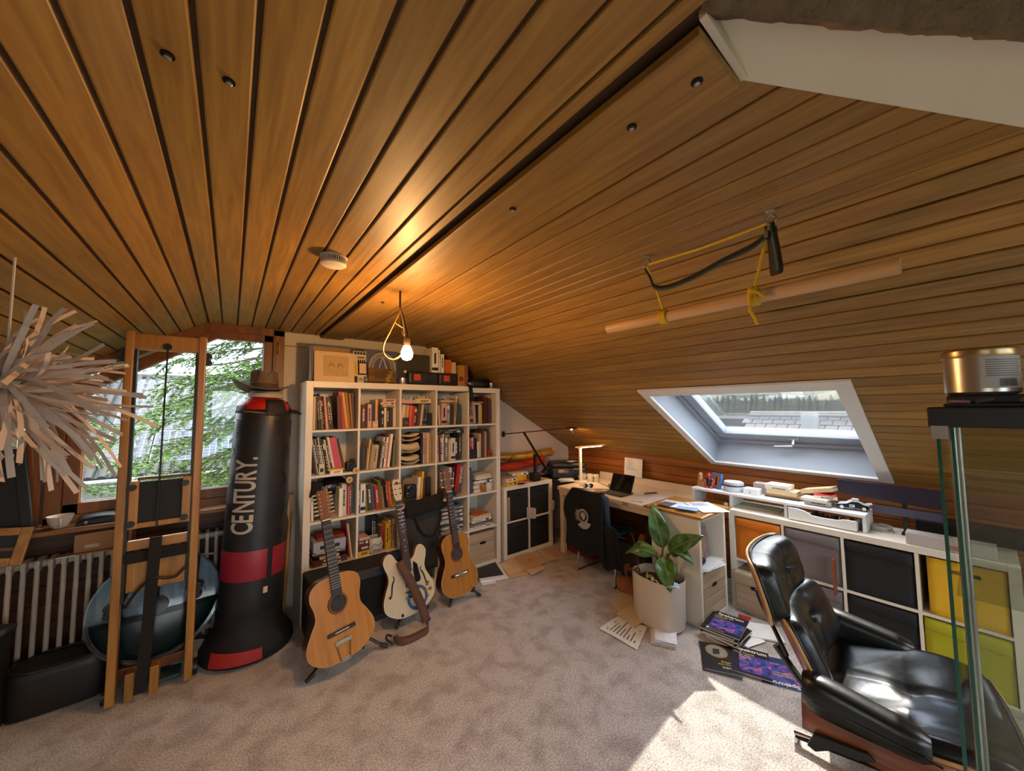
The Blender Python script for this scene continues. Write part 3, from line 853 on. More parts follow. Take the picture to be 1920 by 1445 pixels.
# row three, third cubby: folded paper flower and a small case
t = thing('folded_paper_flower', 'pale folded book-page flower in third row, third cubby', 'ornament', (cx(3) + .105, .12, cz(3) + .11))
fl = MB()
for k in range(14):
    a = math.pi * k / 13
    fl.ribbon([(0, 0, -.09), (.05 * math.cos(a), -.03 * math.sin(a), .0), (.07 * math.cos(a), -.02 * math.sin(a), .10 * math.sin(a) + .02)], .02, (-math.sin(a), .3, math.cos(a)))
fl.build('petals', mat('old_page', '#8f7760', .8), t, solid=.0015)
MB().lathe([(.035, -.11), (.04, -.1), (.03, -.07), (0, -.065)], 16).build('foot', mat('old_page', '#8f7760', .8), t, smooth=40)
# row three, fourth cubby: SAMURAI, can, cup, cylinder
t = thing('book', 'thick red book lettered SAMURAI leaning in third row, fourth cubby', 'book', (cx(4) + .20, .035, cz(3) + .046), (0, R(8), 0), 'books in the bookcase')
b = MB()
b.box(0, .005, 0, .22, 0, .27).box(.043, .048, 0, .22, 0, .27).box(.004, .044, 0, .006, 0, .27)
b.build('cover', mat('samurai_red', '#a81e1c', .5), t)
box('pages', PAGES, .005, .043, .006, .212, .004, .265, t)
text('SAMURAI', PRINT_L, .044, t, (.04, -.0012, .25), (R(90), R(90), 0), sx=.9)
t = thing('rolled_mat', 'dark grey cylinder lying below the red SAMURAI book', 'roll', (cx(4) + .21, .05, cz(3) + .04))
MB().cyl((-.005, 0, 0), (-.005, .2, 0), .039, n=24).build('roll', mat('felt_grey', '#35322e', .9), t, smooth=40)
t = thing('drinks_can', 'small purple blue can at the left of third row, fourth cubby', 'can', (cx(4) + .022, .10, cz(3) + .175))
MB().lathe([(.016, 0), (.02, .006), (.02, .055), (.016, .062), (0, .062)], 16).build('can', mat('can_purple', '#5a4a86', .35, metal=.4), t, smooth=40)
tag(box('wooden_block', wood('block_wood', '#5d4426', '#785a34', 'Z'), 0, .05, 0, .1, 0, .17, None, .004, (cx(4) + .004, .09, cz(3) + .001)), 'brown wooden block under the purple can', 'block')
t = thing('brown_cup', 'dark brown cup beside the classical guitar headstock in third row', 'cup', (cx(4) + .075, .07, cz(3)))
MB().lathe([(.03, 0), (.038, .01), (.042, .09), (.038, .088), (.034, .015), (0, .012)], 20).build('cup', mat('brown_cup', '#4b2d18', .5), t, smooth=40)
MB().tube([(.04, 0, .03), (.06, 0, .035), (.06, 0, .065), (.04, 0, .07)], .005, 6).build('handle', mat('brown_cup', '#4b2d18', .5), t)
# bottle and jar in row three, fifth cubby
t = thing('spray_bottle', 'small white bottle with black nozzle in third row, fifth cubby', 'bottle', (cx(5) + .245, .025, cz(3)))
MB().lathe([(.026, 0), (.03, .005), (.03, .06), (.02, .085), (.01, .095), (0, .095)], 20).build('bottle', mat('bottle_white', '#d8d2c6', .35), t, smooth=40)
MB().lathe([(.01, .094), (.011, .105), (.006, .11), (.005, .135), (0, .136)], 14).build('nozzle', BLACK, t, smooth=40)
text('a', PRINT_D, .02, t, (-.008, -.0305, .02), (R(90), 0, 0), name='mark')
t = thing('amber_jar', 'amber glass jar beside the small white bottle', 'jar', (cx(5) + .185, .03, cz(3)))
MB().lathe([(.025, 0), (.028, .004), (.028, .05), (.026, .056), (0, .056)], 20).build('jar', mat('amber', '#b06a14', .15), t, smooth=40)
MB().lathe([(.026, .056), (.026, .066), (0, .068)], 20).build('lid', mat('amber_lid', '#c08428', .4), t, smooth=40)

# ---- on top of the bookcase
ZT = BW + .001
def game(name, label, x, y, w, d, h, col, ztop=ZT, rot=0):
    t = thing(name, label, 'game box', (x, y, ztop), (0, 0, rot))
    box('carton', mat('cov_' + col, col, .5, scale=12, var=.3), 0, w, 0, d, 0, h, t, bevel=.002)
    return t
t = game('game_box', 'large blue board game box at the left end of the bookcase top', .035, .06, .30, .075, .302, '#3a4664')
box('pattern_panel', mat('gold_pattern', '#8a6a24', .5, var=.7, scale=60), .012, .288, -.0015, .001, .02, .285, t)
box('picture_side', mat('grey_side_print', '#b9b6b2', .5, var=.5, scale=25), -.0015, .001, .004, .07, .012, .29, t)
t = thing('framed_drawing', 'cream mounted pencil drawing of two heads leaning on the bookcase top', 'picture', (.055, .015, ZT), (R(-6), 0, 0))
box('mount', mat('mount_card', '#d9b887', .7, var=.04), 0, .30, 0, .006, 0, .248, t)
box('drawing', mat('drawing_paper', '#c4a06c', .8, var=.06, scale=14), .065, .255, -.001, .001, .045, .215, t)
pc_ = MB()
rr = random.Random(3)
for hxx in (.125, .19):
    for k in range(16):
        a = math.pi * (.05 + .9 * k / 15)
        pc_.tube([(hxx + .02 * math.cos(a), -.002, .13 + .026 * math.sin(a)), (hxx + .022 * math.cos(a) + rr.uniform(-.004, .004), -.002, .118 + .014 * math.sin(a))], .0007, 4)
    pc_.tube(crom([(hxx - .018, -.002, .13), (hxx - .012, -.002, .10), (hxx + .004, -.002, .09), (hxx + .02, -.002, .085), (hxx + .02, -.002, .06)], 4), .0006, 4)
for k in range(20):
    x0 = rr.uniform(.12, .25)
    pc_.tube([(x0, -.002, rr.uniform(.05, .07)), (x0 + rr.uniform(-.015, .015), -.002, rr.uniform(.055, .085))], .0006, 4)
pc_.build('pencil_lines', mat('pencil', '#8a7047', .8), t)
# second game, white and yellow framed bits
t = game('game_box', 'dark grey game box behind the drawing and frames', .335, .07, .085, .07, .30, '#2a2a30')
t = thing('instruction_card', 'tall white card with rows of black pictograms on bookcase top', 'card', (.352, .03, ZT + .055), (R(-8), 0, 0))
box('card', mat('card_white', '#cdbb98', .6), 0, .105, 0, .005, 0, .22, t)
pg = MB()
for k in range(4):
    pg.box(.008 + .024 * k, .027 + .024 * k, -.0012, 0, .192, .214)
    pg.box(.034 + .017 * k, .046 + .017 * k, -.0012, 0, .118, .145)
pg.box(.034, .09, -.0012, 0, .160, .170)
pg.build('pictograms', PRINT_D, t)
box('yellow_strip', mat('strip_yellow', '#d8b21e', .5), .006, .027, -.0015, 0, .01, .13, t)
for k, ch in enumerate('SONAR'):
    text(ch, PRINT_D, .016, t, (.0165, -.003, .11 - .022 * k), (R(90), 0, 0), align='CENTER')
t = thing('photo_frame', 'small black framed blank print in front of the pictogram card', 'frame', (.385, .022, ZT + .068), (R(-8), 0, 0))
ring(MB(), 0, .08, 0, .112, .012, .068, .012, .1, 0, .006).build('frame', BLACK, t, rot=(R(90), 0, 0), loc=(0, .006, 0))
box('print', mat('print_cream', '#d9b98e', .7), .012, .068, .001, .005, .012, .1, t)
carton('standing_photo', 'small pale box with a photo under the black frame', 'box', '#c7b7a3', .383, .03, ZT, .052, .02, .072, band=mat('photo_grey', '#857b78', .5))
tag(box('tall_book', mat('spine_dark', '#1c1512', .6), 0, .022, 0, .15, 0, .062, None, .002, (.352, .04, ZT)), 'small dark book standing beside the drawing on bookcase top', 'book')
carton('mini_print', 'dark speckled little box beside the pale photo box', 'box', '#3b3a38', .438, .034, ZT, .036, .02, .07, band=mat('photo_grey', '#857b78', .5))
# lattice motif board (generic ring lattice with two pale wedges)
t = game('game_box', 'blue violet game box with pale lattice ring and two wedges', .44, .075, .30, .06, .30, '#4a4b66')
lt = MB()
for k in range(28):
    a = 2 * math.pi * k / 28
    lt.tube([(.165 + .075 * math.cos(a), -.002, .15 + .085 * math.sin(a)), (.165 + .11 * math.cos(a + .16), -.002, .15 + .12 * math.sin(a + .16))], .003, 4)
    lt.tube([(.165 + .11 * math.cos(a), -.002, .15 + .12 * math.sin(a)), (.165 + .075 * math.cos(a + .2), -.002, .15 + .085 * math.sin(a + .2))], .003, 4)
lt.tube([(.165 + .115 * math.cos(2 * math.pi * k / 40), -.002, .15 + .125 * math.sin(2 * math.pi * k / 40)) for k in range(40)], .005, 5, closed=True)
lt.build('lattice_ring', mat('lattice_cream', '#b8a684', .6), t)
MB().prism([(.16, .24), (.168, .24), (.128, .10), (.10, .085), (.10, .115), (.125, .12)], -.005, 0, 'y') \
    .prism([(.165, .24), (.173, .235), (.215, .115), (.235, .11), (.228, .075), (.205, .105)], -.005, 0, 'y').build('wedges', mat('lattice_cream', '#b8a684', .6), t)
# brown photo frame with twigs
t = thing('photo_frame', 'brown wooden photo frame behind a dried twig on bookcase top', 'frame', (.475, .02, ZT + .012), (R(-10), 0, R(4)))
FR_ = wood('frame_wood', '#5c3d16', '#7d5722', 'X', rnd=0)
ring(MB(), 0, .235, 0, .125, .055, .185, .028, .095, 0, .014).build('frame', FR_, t, rot=(R(90), 0, 0), loc=(0, .014, 0), bevel=.002)
box('photo', mat('photo_print', '#5e473a', .4, var=.7, scale=22), .055, .185, .004, .01, .028, .095, t)
t = thing('dried_twig', 'small dried yellow twig ornament before the brown photo frame', 'ornament', (.62, .012, ZT))
tw = MB()
rr = random.Random(9)
tw.tube(crom([(0, 0, 0), (.02, 0, .03), (.03, .0, .06), (.05, 0, .09), (.052, 0, .12)], 4), .004, 6)
for k in range(26):
    u = rr.uniform(.1, 1)
    p0 = Vector((.05 * u, rr.uniform(-.006, .006), .115 * u))
    tw.tube([p0, p0 + Vector((rr.uniform(-.03, .03), rr.uniform(-.012, .006), rr.uniform(-.01, .03)))], [.006, .003], 5)
tw.build('twig', mat('dry_yellow', '#a98530', .7), t)
MB().lathe([(.02, 0), (.022, .006), (0, .008)], 14).build('foot', mat('dry_yellow', '#a98530', .7), t)
# metal cup
t = thing('metal_cup', 'brushed metal cup on bookcase top below the bulb', 'cup', (.775, .035, ZT))
MB().lathe([(.043, 0), (.045, .004), (.045, .056), (.042, .056), (.042, .006), (0, .006)], 28).build('cup', STEEL, t, smooth=40)
t = thing('bead_flower', 'tiny white bead flower on a stem beside the metal cup', 'ornament', (.795, .02, ZT + .058))
MB().tube([(0, 0, 0), (.004, 0, .03), (.006, 0, .05)], .0025, 6).build('stem', PRINT_D, t)
MB().lathe([(0, .044), (.012, .05), (.014, .06), (.008, .07), (0, .072)], 12).build('head', PAPER, t, smooth=60)
# big dark game box with the orange squares = two black cases
t = game('game_box', 'big olive black box standing behind the bulb on bookcase top', .745, .10, .40, .07, .295, '#39341f')
for (x, w, lb) in ((.83, .30, 'long charcoal case with orange square, left of two on bookcase top'), (1.135, .21, 'short charcoal case with orange square, right of two on bookcase top')):
    t = thing('hard_case', lb, 'case', (x, .02, ZT))
    box('shell', mat('case_charcoal', '#25241f', .5), 0, w, 0, .16, 0, .125, t, bevel=.02)
    box('orange_square', mat('case_orange', '#c8481c', .5), .05, .115, -.0015, .01, .04, .10, t)
    box('latch', BLACK, w * .55, w * .85, -.006, .01, .03, .05, t, bevel=.003)
put_book('w', .065, .245, .2, (1.075, .05, ZT + .127), (0, 0, 0), 3, 'wide white binder with dark label standing on the charcoal cases', 'books on the bookcase top', dark=True)
put_book('w', .012, .225, .2, (1.148, .05, ZT + .127), (0, 0, 0), 0, 'narrow white binder spine between two wider white ones', 'books on the bookcase top')
put_book('w', .036, .185, .18, (1.168, .05, ZT + .127), (0, 0, 0), 1, 'white book with plain spine next to the orange box', 'books on the bookcase top')
put_book('o', .066, .135, .17, (1.216, .05, ZT + .127), (0, 0, 0), 0, 'thick orange book standing on the charcoal case', 'books on the bookcase top')
put_book('c', .05, .115, .16, (1.288, .05, ZT + .127), (0, 0, 0), 0, 'cream book right of the thick orange one', 'books on the bookcase top')
t = game('game_box', 'yellow puzzle box standing at the right of the charcoal cases', 1.352, .03, .11, .06, .215, '#b07a22')
box('red_side', mat('puzzle_side', '#8c4a3a', .5, var=.5, scale=40), .072, .111, -.0015, .001, .004, .21, t)
MB().cyl((.035, -.003, .075), (.035, .002, .075), .026, n=20).build('roundel', mat('puzzle_red', '#7e2c20', .5), t)
# leather hat / black bag with strap at the right end
t = thing('black_bag', 'black round camera bag with strap on the right end of the bookcase top', 'bag', (1.635, .10, ZT - .012))
LE = mat('black_leather', '#120f0c', .55, var=.3)
MB().lathe([(.09, 0), (.11, .012), (.118, .05), (.105, .085), (.07, .10), (0, .104)], 28, sx=1.15, sy=.75).build('body', LE, t, smooth=50)
MB().lathe([(.108, .08), (.119, .086), (.117, .093), (.08, .1)], 28, sx=1.15, sy=.75).build('lid_rim', LE, t, smooth=50)
MB().ribbon(crom([(-.14, -.02, .05), (-.165, -.11, .01), (-.165, -.122, -.03), (-.155, -.12, -.10), (-.14, -.118, -.14)], 5), .022, (1, 0, 0)).build('strap', LE, t, solid=.004)
t = thing('glass_ashtray', 'clear glass dish beside the black bag on bookcase top', 'dish', (1.50, .06, ZT))
MB().lathe([(.05, 0), (.06, .008), (.066, .04), (.058, .04), (.05, .012), (0, .01)], 24).build('dish', glass('dish_glass', (.8, .85, .82), .2), t, smooth=50)
t = thing('grey_cup', 'small grey metal cup at the far right of the bookcase top', 'cup', (1.80, .10, ZT - .012))
MB().lathe([(.03, 0), (.032, .004), (.036, .06), (.033, .06), (.03, .008), (0, .006)], 20).build('cup', STEEL, t, smooth=50)
# ------------------------------------------------------------------ left side: upright rower, punching bag, radiator, sill
ASH = wood('rower_wood', '#8a5c24', '#b37f38', 'Z', rough=.35, coat=.2, rnd=.06)
rw = thing('rowing_machine', 'upright stored wooden rowing machine with water tank before the window', 'rowing machine', (-.77, -.16, 0))
def post(x):
    b = MB().box(x - .019, x + .019, -.05, .012, .02, 2.09)
    return b.build('rail', ASH, rw, bevel=.006)
pl, pr = post(-.16), post(.16)
for x in (-.16, .16):
    s = 1 if x < 0 else -1
    box('track', BLACK, x + s * .025 - .007, x + s * .025 + .007, -.04, .0, .55, 2.0, rw)
    for z in (.52, 1.95):
        MB().box(x - s * .028 - .008, x - s * .028 + .008, -.035, .0, z - .04, z + .04).cyl((x - s * .036, -.04, z + .02), (x - s * .036, .004, z + .02), .012, n=10).cyl((x - s * .036, -.04, z - .02), (x - s * .036, .004, z - .02), .012, n=10).build('bracket', BLACK, rw, smooth=40)
    MB().cyl((x - s * .02 - .02, .03, .05), (x - s * .02 + .02, .03, .05), .045, n=20).build('wheel', BLACK, rw, smooth=40)
box('top_board', ASH, -.16, .16, -.045, .0, 1.985, 2.08, rw, bevel=.006)
MB().cyl((.0, -.056, 2.01), (.0, -.03, 2.01), .02, n=16).build('pulley', BLACK, rw, smooth=40)
MB().tube([(0, -.045, 2.0), (-.004, -.045, 1.5), (-.008, -.05, .95)], .0045, 6).build('cord', BLACK, rw)
# seat carriage with black foot panel
seat = box('seat_panel', mat('panel_black', '#0f100e', .7), -.095, .095, -.035, -.02, .985, 1.215, rw, bevel=.004)
for x in (-.11, .115):
    bl = box('panel_block', ASH, x - .02, x + .02, -.05, -.005, .955, 1.225, rw, bevel=.004)
    for z in (.985, 1.19):
        MB().cyl((x - .005, -.062, z), (x - .005, -.04, z), .018, n=14).build('roller', BLACK, bl, smooth=40)
box('cross_bar', ASH, -.13, .135, -.045, -.01, .955, .985, rw, bevel=.003)
box('panel_top', wood('rower_dark', '#4a2613', '#6a3a1d', 'X'), -.10, .13, -.03, -.005, 1.225, 1.242, rw, bevel=.003)
box('rail_board', ASH, -.13, .13, -.03, -.005, .83, .885, rw, bevel=.004)
MB().box(-.135, .135, -.06, -.03, .765, .83).build('foot_strap', mat('black_cloth', '#17130f', .9), rw, bevel=.01)
box('foot_board', ASH, -.125, .125, -.03, -.012, .60, .765, rw, bevel=.004)
MB().ribbon(crom([(-.005, -.075, .90), (-.01, -.078, .75), (-.015, -.078, .6), (-.02, -.075, .4), (-.03, -.07, .2), (-.04, -.065, .05)], 5), .026, (1, 0, 0)).build('pull_strap', mat('black_cloth', '#17130f', .9), rw, solid=.008)
MB().tube(crom([(-.12, -.05, .53), (-.07, -.075, .62), (-.01, -.08, .67), (.05, -.075, .655), (.09, -.07, .655), (.125, -.05, .69)], 5), .008, 6).build('handle_cord', BLACK, rw)
for x in (-.125, -.04, .04):
    pass
for x, m in ((-.09, ASH), (.01, ASH)):
    box('foot', m, x - .02, x + .02, -.02, .06, .0, .15, rw, bevel=.004)
# the water tank, a clear lens-shaped shell half full of teal water
TANK = glass('tank_shell', (.66, .68, .68), .01, 0, .2, .07)
WATER = mat('tank_water', '#0c2a2f', .3, var=.2, scale=6)
def lens(r, h, n=14):
    pf = [(0.0001, -h)]
    for i in range(1, n):
        a = math.pi * (i / n) - math.pi / 2
        pf.append((r * math.cos(a) ** .55, h * math.sin(a)))
    pf.append((0.0001, h))
    return pf
Mt = Matrix.Translation((-.005, .17, .43)) @ Matrix.Rotation(R(72), 4, 'X') @ Matrix.Rotation(R(4), 4, 'Y')
MB().lathe(lens(.30, .115), 48, M=Mt).build('tank_shell', TANK, rw, smooth=60)
MB().lathe([(.296, -.012), (.308, -.010), (.308, .010), (.296, .012)], 48, M=Mt).build('tank_rim', glass('tank_rim', (.5, .55, .57), .08, 0, .1, .2), rw, smooth=40)
wt = MB().lathe(lens(.288, .105), 48, M=Mt)
bm = bmesh.new()
me = bpy.data.meshes.new('tmp')
me.from_pydata(wt.v, [], wt.f)
bm.from_mesh(me)
res = bmesh.ops.bisect_plane(bm, geom=bm.verts[:] + bm.edges[:] + bm.faces[:], plane_co=(0, 0, .40), plane_no=(0, 0, 1), clear_outer=True)
bmesh.ops.contextual_create(bm, geom=[e for e in res['geom_cut'] if isinstance(e, bmesh.types.BMEdge)])
w2 = MB()
bm.verts.index_update()
w2._add([v.co.copy() for v in bm.verts], [tuple(v.index for v in f.verts) for f in bm.faces])
bm.free()
w2.build('water', WATER, rw, smooth=60)
MB().cyl((-.005, .10, .44), (-.005, .24, .40), .05, n=20).build('tank_hub', BLACK, rw, smooth=40)
box('tank_cradle', wood('rower_dark', '#4a2613', '#6a3a1d', 'X'), -.15, .15, .06, .12, .09, .15, rw, bevel=.005)
box('base_plate', mat('panel_teal', '#27413f', .6), -.12, .12, -.0, .30, .03, .055, rw, bevel=.006)

# ---- punching bag
BAGV = mat('bag_vinyl', '#1e1f21', .42, var=.25, scale=5, bump=.08, bscale=20)
BAGR = mat('bag_red', '#8e1c2a', .45, var=.15)
pb = thing('punching_bag', 'black freestanding punching bag lettered CENTURY with red band', 'punching bag', (-.315, -.02, 0), (R(-1.0), R(1.9), 0))
MB().lathe([(.258, .008), (.268, .035), (.262, .08), (.235, .12), (.205, .155), (.192, .20), (.187, .25), (.183, .31)], 48, sx=1, sy=.95).build('base', mat('bag_base', '#0e0d0d', .7, var=.3, scale=6), pb, smooth=50)
MB().lathe([(.182, .29), (.186, .33), (.186, .42), (.184, .50)], 48).build('lower_sleeve', BAGV, pb, smooth=50)
MB().lathe([(.1855, .50), (.1865, .505), (.1855, .685), (.184, .69)], 48).build('red_band', BAGR, pb, smooth=50)
MB().lathe([(.184, .688), (.183, .9), (.178, 1.2), (.172, 1.5), (.168, 1.60), (.160, 1.625), (.15, 1.63)], 48).build('sleeve', BAGV, pb, smooth=50)
def arc_patch(a0, a1, z0, z1, r, n=10):
    b = MB()
    b.grid(lambda u, v: (r * math.cos(a0 + (a1 - a0) * u), r * math.sin(a0 + (a1 - a0) * u), z0 + (z1 - z0) * v), n, 2)
    return b
arc_patch(R(-70), R(-60), .50, .69, .1875).build('seam_strip', BAGV, pb)
# red lining showing at the torn-open top, white ball collar
MB().lathe([(.158, 1.605), (.152, 1.66), (.12, 1.70), (.07, 1.715), (0, 1.72)], 32).build('red_lining', mat('lining_red', '#b3160f', .5), pb, smooth=50)
sl = MB()
for a0, a1, z0, z1 in ((R(190), R(222), 1.60, 1.68), (R(268), R(318), 1.585, 1.70), (R(340), R(352), 1.60, 1.69), (R(20), R(170), 1.60, 1.69)):
    sl.grid(lambda u, v, a0=a0, a1=a1, z0=z0, z1=z1: ((.166 - .035 * v * v) * math.cos(a0 + (a1 - a0) * u), (.166 - .035 * v * v) * math.sin(a0 + (a1 - a0) * u), z0 + (z1 - z0) * v), 8, 4)
sl.build('top_flap', mat('flap_black', '#1c1a19', .7), pb, solid=.006, smooth=60)
MB().tube([(.160 * math.cos(a), .160 * math.sin(a), 1.598 + .012 * math.sin(2 * a)) for a in [2 * math.pi * i / 36 for i in range(36)]], .009, 6, closed=True).build('cord_edge', mat('grey_piping', '#6b6862', .7), pb, smooth=60)
MB().tube([(.15, -.06, 1.62), (.19, -.05, 1.615), (.225, -.04, 1.60)], [.016, .014, .008], 8).build('loose_strap', BLACK, pb)
MB().lathe([(.10, 1.715), (.11, 1.735), (.09, 1.76), (0, 1.765)], 24).build('collar', mat('collar_white', '#b9b1a2', .7), pb, smooth=50)
# red heel patch and white tag on the base
def base_r(z):
    return .267 - max(0, z - .04) * .15
b = MB()
b.grid(lambda u, v: ((base_r(.03 + .1 * v) + .010) * math.cos(R(222) + R(62) * u), .95 * (base_r(.03 + .1 * v) + .010) * math.sin(R(222) + R(62) * u), .03 + .085 * v - .02 * u * v), 12, 4)
b.build('red_patch', mat('patch_red', '#a01a12', .6), pb, smooth=60)
arc_patch(R(286), R(294), .405, .445, .1895, 3).build('care_tag', mat('tag_pink', '#c9b0a6', .7), pb)
# perforated dots and side stripes
dots = MB()
for base_a in (R(205), R(286), R(330)):
    for i in range(5):
        for j in range(9):
            a = base_a + R(3.2) * i + (R(1.6) if j % 2 else 0)
            z = 1.44 + .014 * j
            M = Matrix.Rotation(a, 4, 'Z') @ Matrix.Translation((.1725, 0, z)) @ Matrix.Rotation(R(90), 4, 'Y')
            dots.lathe([(.0035, 0), (.0035, .002), (0, .002)], 6, M=M)
dots.build('vent_dots', mat('dot_dark', '#0c0c0c', .7), pb)['kind'] = 'stuff'
st = MB()
for k in range(7):
    z = .78 + .1 * k
    for base_a in (R(312), R(200)):
        st = MB()
        st.grid(lambda u, v, z=z, base_a=base_a: (.1865 * math.cos(base_a + R(14) * u), .1865 * math.sin(base_a + R(14) * u), z + .05 * u * (1 if k % 2 else -1) + .022 * v), 4, 1)
        st.build('side_stripe', mat('stripe_dark', '#17181a', .3), pb)
# CENTURY. wrapped around the bag
LET = mat('bag_letter', '#b6aea0', .5)
zc = .80
for ch in 'CENTURY.':
    o = text(ch, LET, .186, pb, (0, 0, 0), (0, 0, 0), depth=.0012, bold=.0035)
    bm = bmesh.new()
    bm.from_mesh(o.data)
    for k in range(1, 15):
        bmesh.ops.bisect_plane(bm, geom=bm.verts[:] + bm.edges[:] + bm.faces[:], plane_co=(0, .01 * k, 0), plane_no=(0, 1, 0))
    for v in bm.verts:
        z = zc + v.co.x * .58
        r = .1838 - max(0, z - .69) * .0148
        ang = R(259) - v.co.y / r
        rr_ = r + .0022 + v.co.z
        v.co = (rr_ * math.cos(ang), rr_ * math.sin(ang), z)
    bm.to_mesh(o.data)
    bm.free()
    adv = {'C': .098, 'E': .088, 'N': .100, 'T': .084, 'U': .098, 'R': .094, 'Y': .088, '.': .04}[ch]
    zc += adv * .745

# ---- felt hat on the bag
FELT = mat('hat_felt', '#6b5b4a', .95, var=.15, scale=14)
ht = thing('felt_hat', 'brown grey felt hat with creased crown resting on the punching bag', 'hat', (-.275, -.03, 1.762), (R(-4), R(2), R(4)))
def brim(u, v):
    a = 2 * math.pi * u
    r = .085 + .092 * v
    up = .05 * v ** 1.5 * (abs(math.cos(a)) ** 2.2) - .026 * v * (abs(math.sin(a)) ** 2)
    return (r * 1.02 * math.cos(a), r * 1.12 * math.sin(a), .016 + up)
MB().grid(brim, 48, 6).build('brim', FELT, ht, solid=.004, smooth=80)
def crown(u, v):
    a = 2 * math.pi * u
    t = v
    if t < .62:
        q = t / .62
        r, z = .094 - .010 * q, .012 + .122 * q
    else:
        q = (t - .62) / .38
        r, z = .084 * math.cos(q * math.pi / 2) ** .8, .134 + .018 * math.sin(q * math.pi / 2)
    x, y = r * .98 * math.cos(a), r * 1.15 * math.sin(a)
    dent = .045 * math.exp(-(x / .022) ** 2) * max(0, min(1, (z - .09) / .045)) * (1 if abs(y) < .1 else .5)
    z -= dent * .8
    pin = math.exp(-((abs(x) - .062) / .02) ** 2) * math.exp(-((y + .06) / .035) ** 2) * max(0, min(1, (z - .045) / .05))
    x *= 1 - .28 * pin
    return (x, y, z)
MB().grid(crown, 56, 22).build('crown', FELT, ht, smooth=80)
MB().lathe([(.0945, .014), (.0955, .02), (.0945, .042), (.093, .044)], 40, sx=.94, sy=1.16).build('ribbon', mat('hat_ribbon', '#4b4034', .8), ht, smooth=60)

# ---- wooden stick(s) leaning in the corner beside the bookcase
STK = wood('stick_wood', '#8a5f2c', '#b98a4a', 'Z', rnd=0)
t = thing('wooden_paddle', 'pale wooden paddle leaning in the gap beside the bookcase', 'paddle', (-.09, .20, 0.01), (R(-6), R(3), 0))
MB().cyl((0, 0, 0), (0, 0, .80), .014, n=12).build('shaft', STK, t, smooth=40)
MB().prism([(-.012, .72), (.012, .72), (.026, .80), (.026, .92), (.012, .94), (-.02, .94), (-.026, .80)], -.009, .009, 'y').build('blade', STK, t, bevel=.004)
t = thing('wooden_lath', 'thin wooden lath standing behind the punching bag by the bookcase', 'lath', (-.135, .27, .01), (R(-3), R(4), 0))
box('lath', STK, -.012, .012, -.005, .005, 0, 1.12, t, bevel=.002)
box('dark_band', PRINT_D, -.013, .013, -.006, .006, .80, .815, t)
# yellow pencil-like rod poking out over the bookcase
tag(MB().cyl((-.12, .30, 2.155), (.045, .32, 2.158), .005, n=8).build('yellow_rod', mat('rod_yellow', '#b98a1c', .5), smooth=40), 'thin yellow rod lying behind the blue game box', 'rod')

# ---- cast-iron radiator
RADM = mat('radiator_enamel', '#a89e8f', .4, var=.08, scale=12)
rd = thing('radiator', 'old ribbed cast iron radiator below the window sill', 'radiator', (0, 0, 0))
def fin(x):
    b = MB()
    for y in (.19,):
        b.tube([(x, y, .10), (x, y, .16), (x, y, .66), (x, y, .745)], [.010, .0115, .0115, .010], 10)
    b.prism([(.175, .735), (.185, .765), (.23, .775), (.30, .765), (.315, .735), (.30, .70), (.245, .71), (.19, .70)], x - .009, x + .009, 'x')
    b.prism([(.178, .10), (.19, .075), (.245, .065), (.30, .075), (.312, .10), (.30, .14), (.245, .13), (.19, .14)], x - .009, x + .009, 'x')
    b.cyl((x - .025, .245, .735), (x + .025, .245, .735), .021, n=12)
    b.cyl((x - .025, .245, .105), (x + .025, .245, .105), .021, n=12)
    return b
f0 = fin(0).build('fin', RADM, rd, smooth=45)
f0.location.x = -1.56
for i in range(1, 22):
    o = f0.copy()
    COL.objects.link(o)
    o.parent = rd
    o.location.x = -1.56 + .05 * i
MB().cyl((-.49, .245, .735), (-.44, .245, .735), .017, n=12).cyl((-.445, .245, .735), (-.445, .30, .735), .012, n=10).cyl((-.62, .22, .62), (-.52, .16, .625), .008, n=8).build('pipe', RADM, rd, smooth=40)
MB().box(-1.52, -1.50, .2, .3, 0, .08).box(-.56, -.54, .2, .3, 0, .08).build('foot', RADM, rd)

# ---- on the sill and radiator
t = thing('coffee_cup', 'wide white coffee cup standing on the window sill', 'cup', (-1.255, .262, .9255))
CUPM = mat('cup_china', '#cdbfae', .25, var=.04)
MB().lathe([(.026, 0), (.031, .004), (.047, .035), (.056, .072), (.0535, .072), (.045, .037), (.028, .009), (0, .008)], 32).build('cup', CUPM, t, smooth=50)
MB().tube(crom([(.012, -.053, .058), (.02, -.08, .055), (.02, -.082, .03), (.008, -.044, .018)], 5), .006, 8).build('handle', CUPM, t, smooth=50)
t = thing('leather_case', 'soft black leather glasses case lying open on the window sill', 'case', (-1.10, .275, .9255), (0, 0, R(-4)))
LEA = mat('case_leather', '#2a3036', .5, var=.2, scale=10)
MB().grid(lambda u, v: (-.085 + .19 * u, -.05 + .10 * v, .004 + .034 * math.sin(math.pi * v) ** .6 * (1 if u > .25 else .3 + 2.8 * u)), 14, 8).build('body', LEA, t, solid=.004, smooth=60)
MB().grid(lambda u, v: (-.085 + .19 * u, .03 - .06 * v, .044 + .012 * math.sin(3 * u) - .02 * v), 10, 3).build('flap', LEA, t, solid=.003, smooth=60)
box('clasp', STEEL, -.045, -.032, -.056, -.046, .006, .022, t, bevel=.002)
MB().tube([(.105, -.045, .005), (.11, -.02, .035), (.11, .02, .036), (.105, .045, .006)], .006, 6).build('rim', LEA, t)
t = thing('cardboard_box', 'flat brown cardboard box lying on the radiator behind the rower', 'box', (-1.13, .175, .7765), (R(0), 0, R(-3)))
CB = mat('cardboard', '#9c6f4a', .8, var=.06)
box('box', CB, -.045, .20, .0, .10, 0, .105, t, bevel=.002)
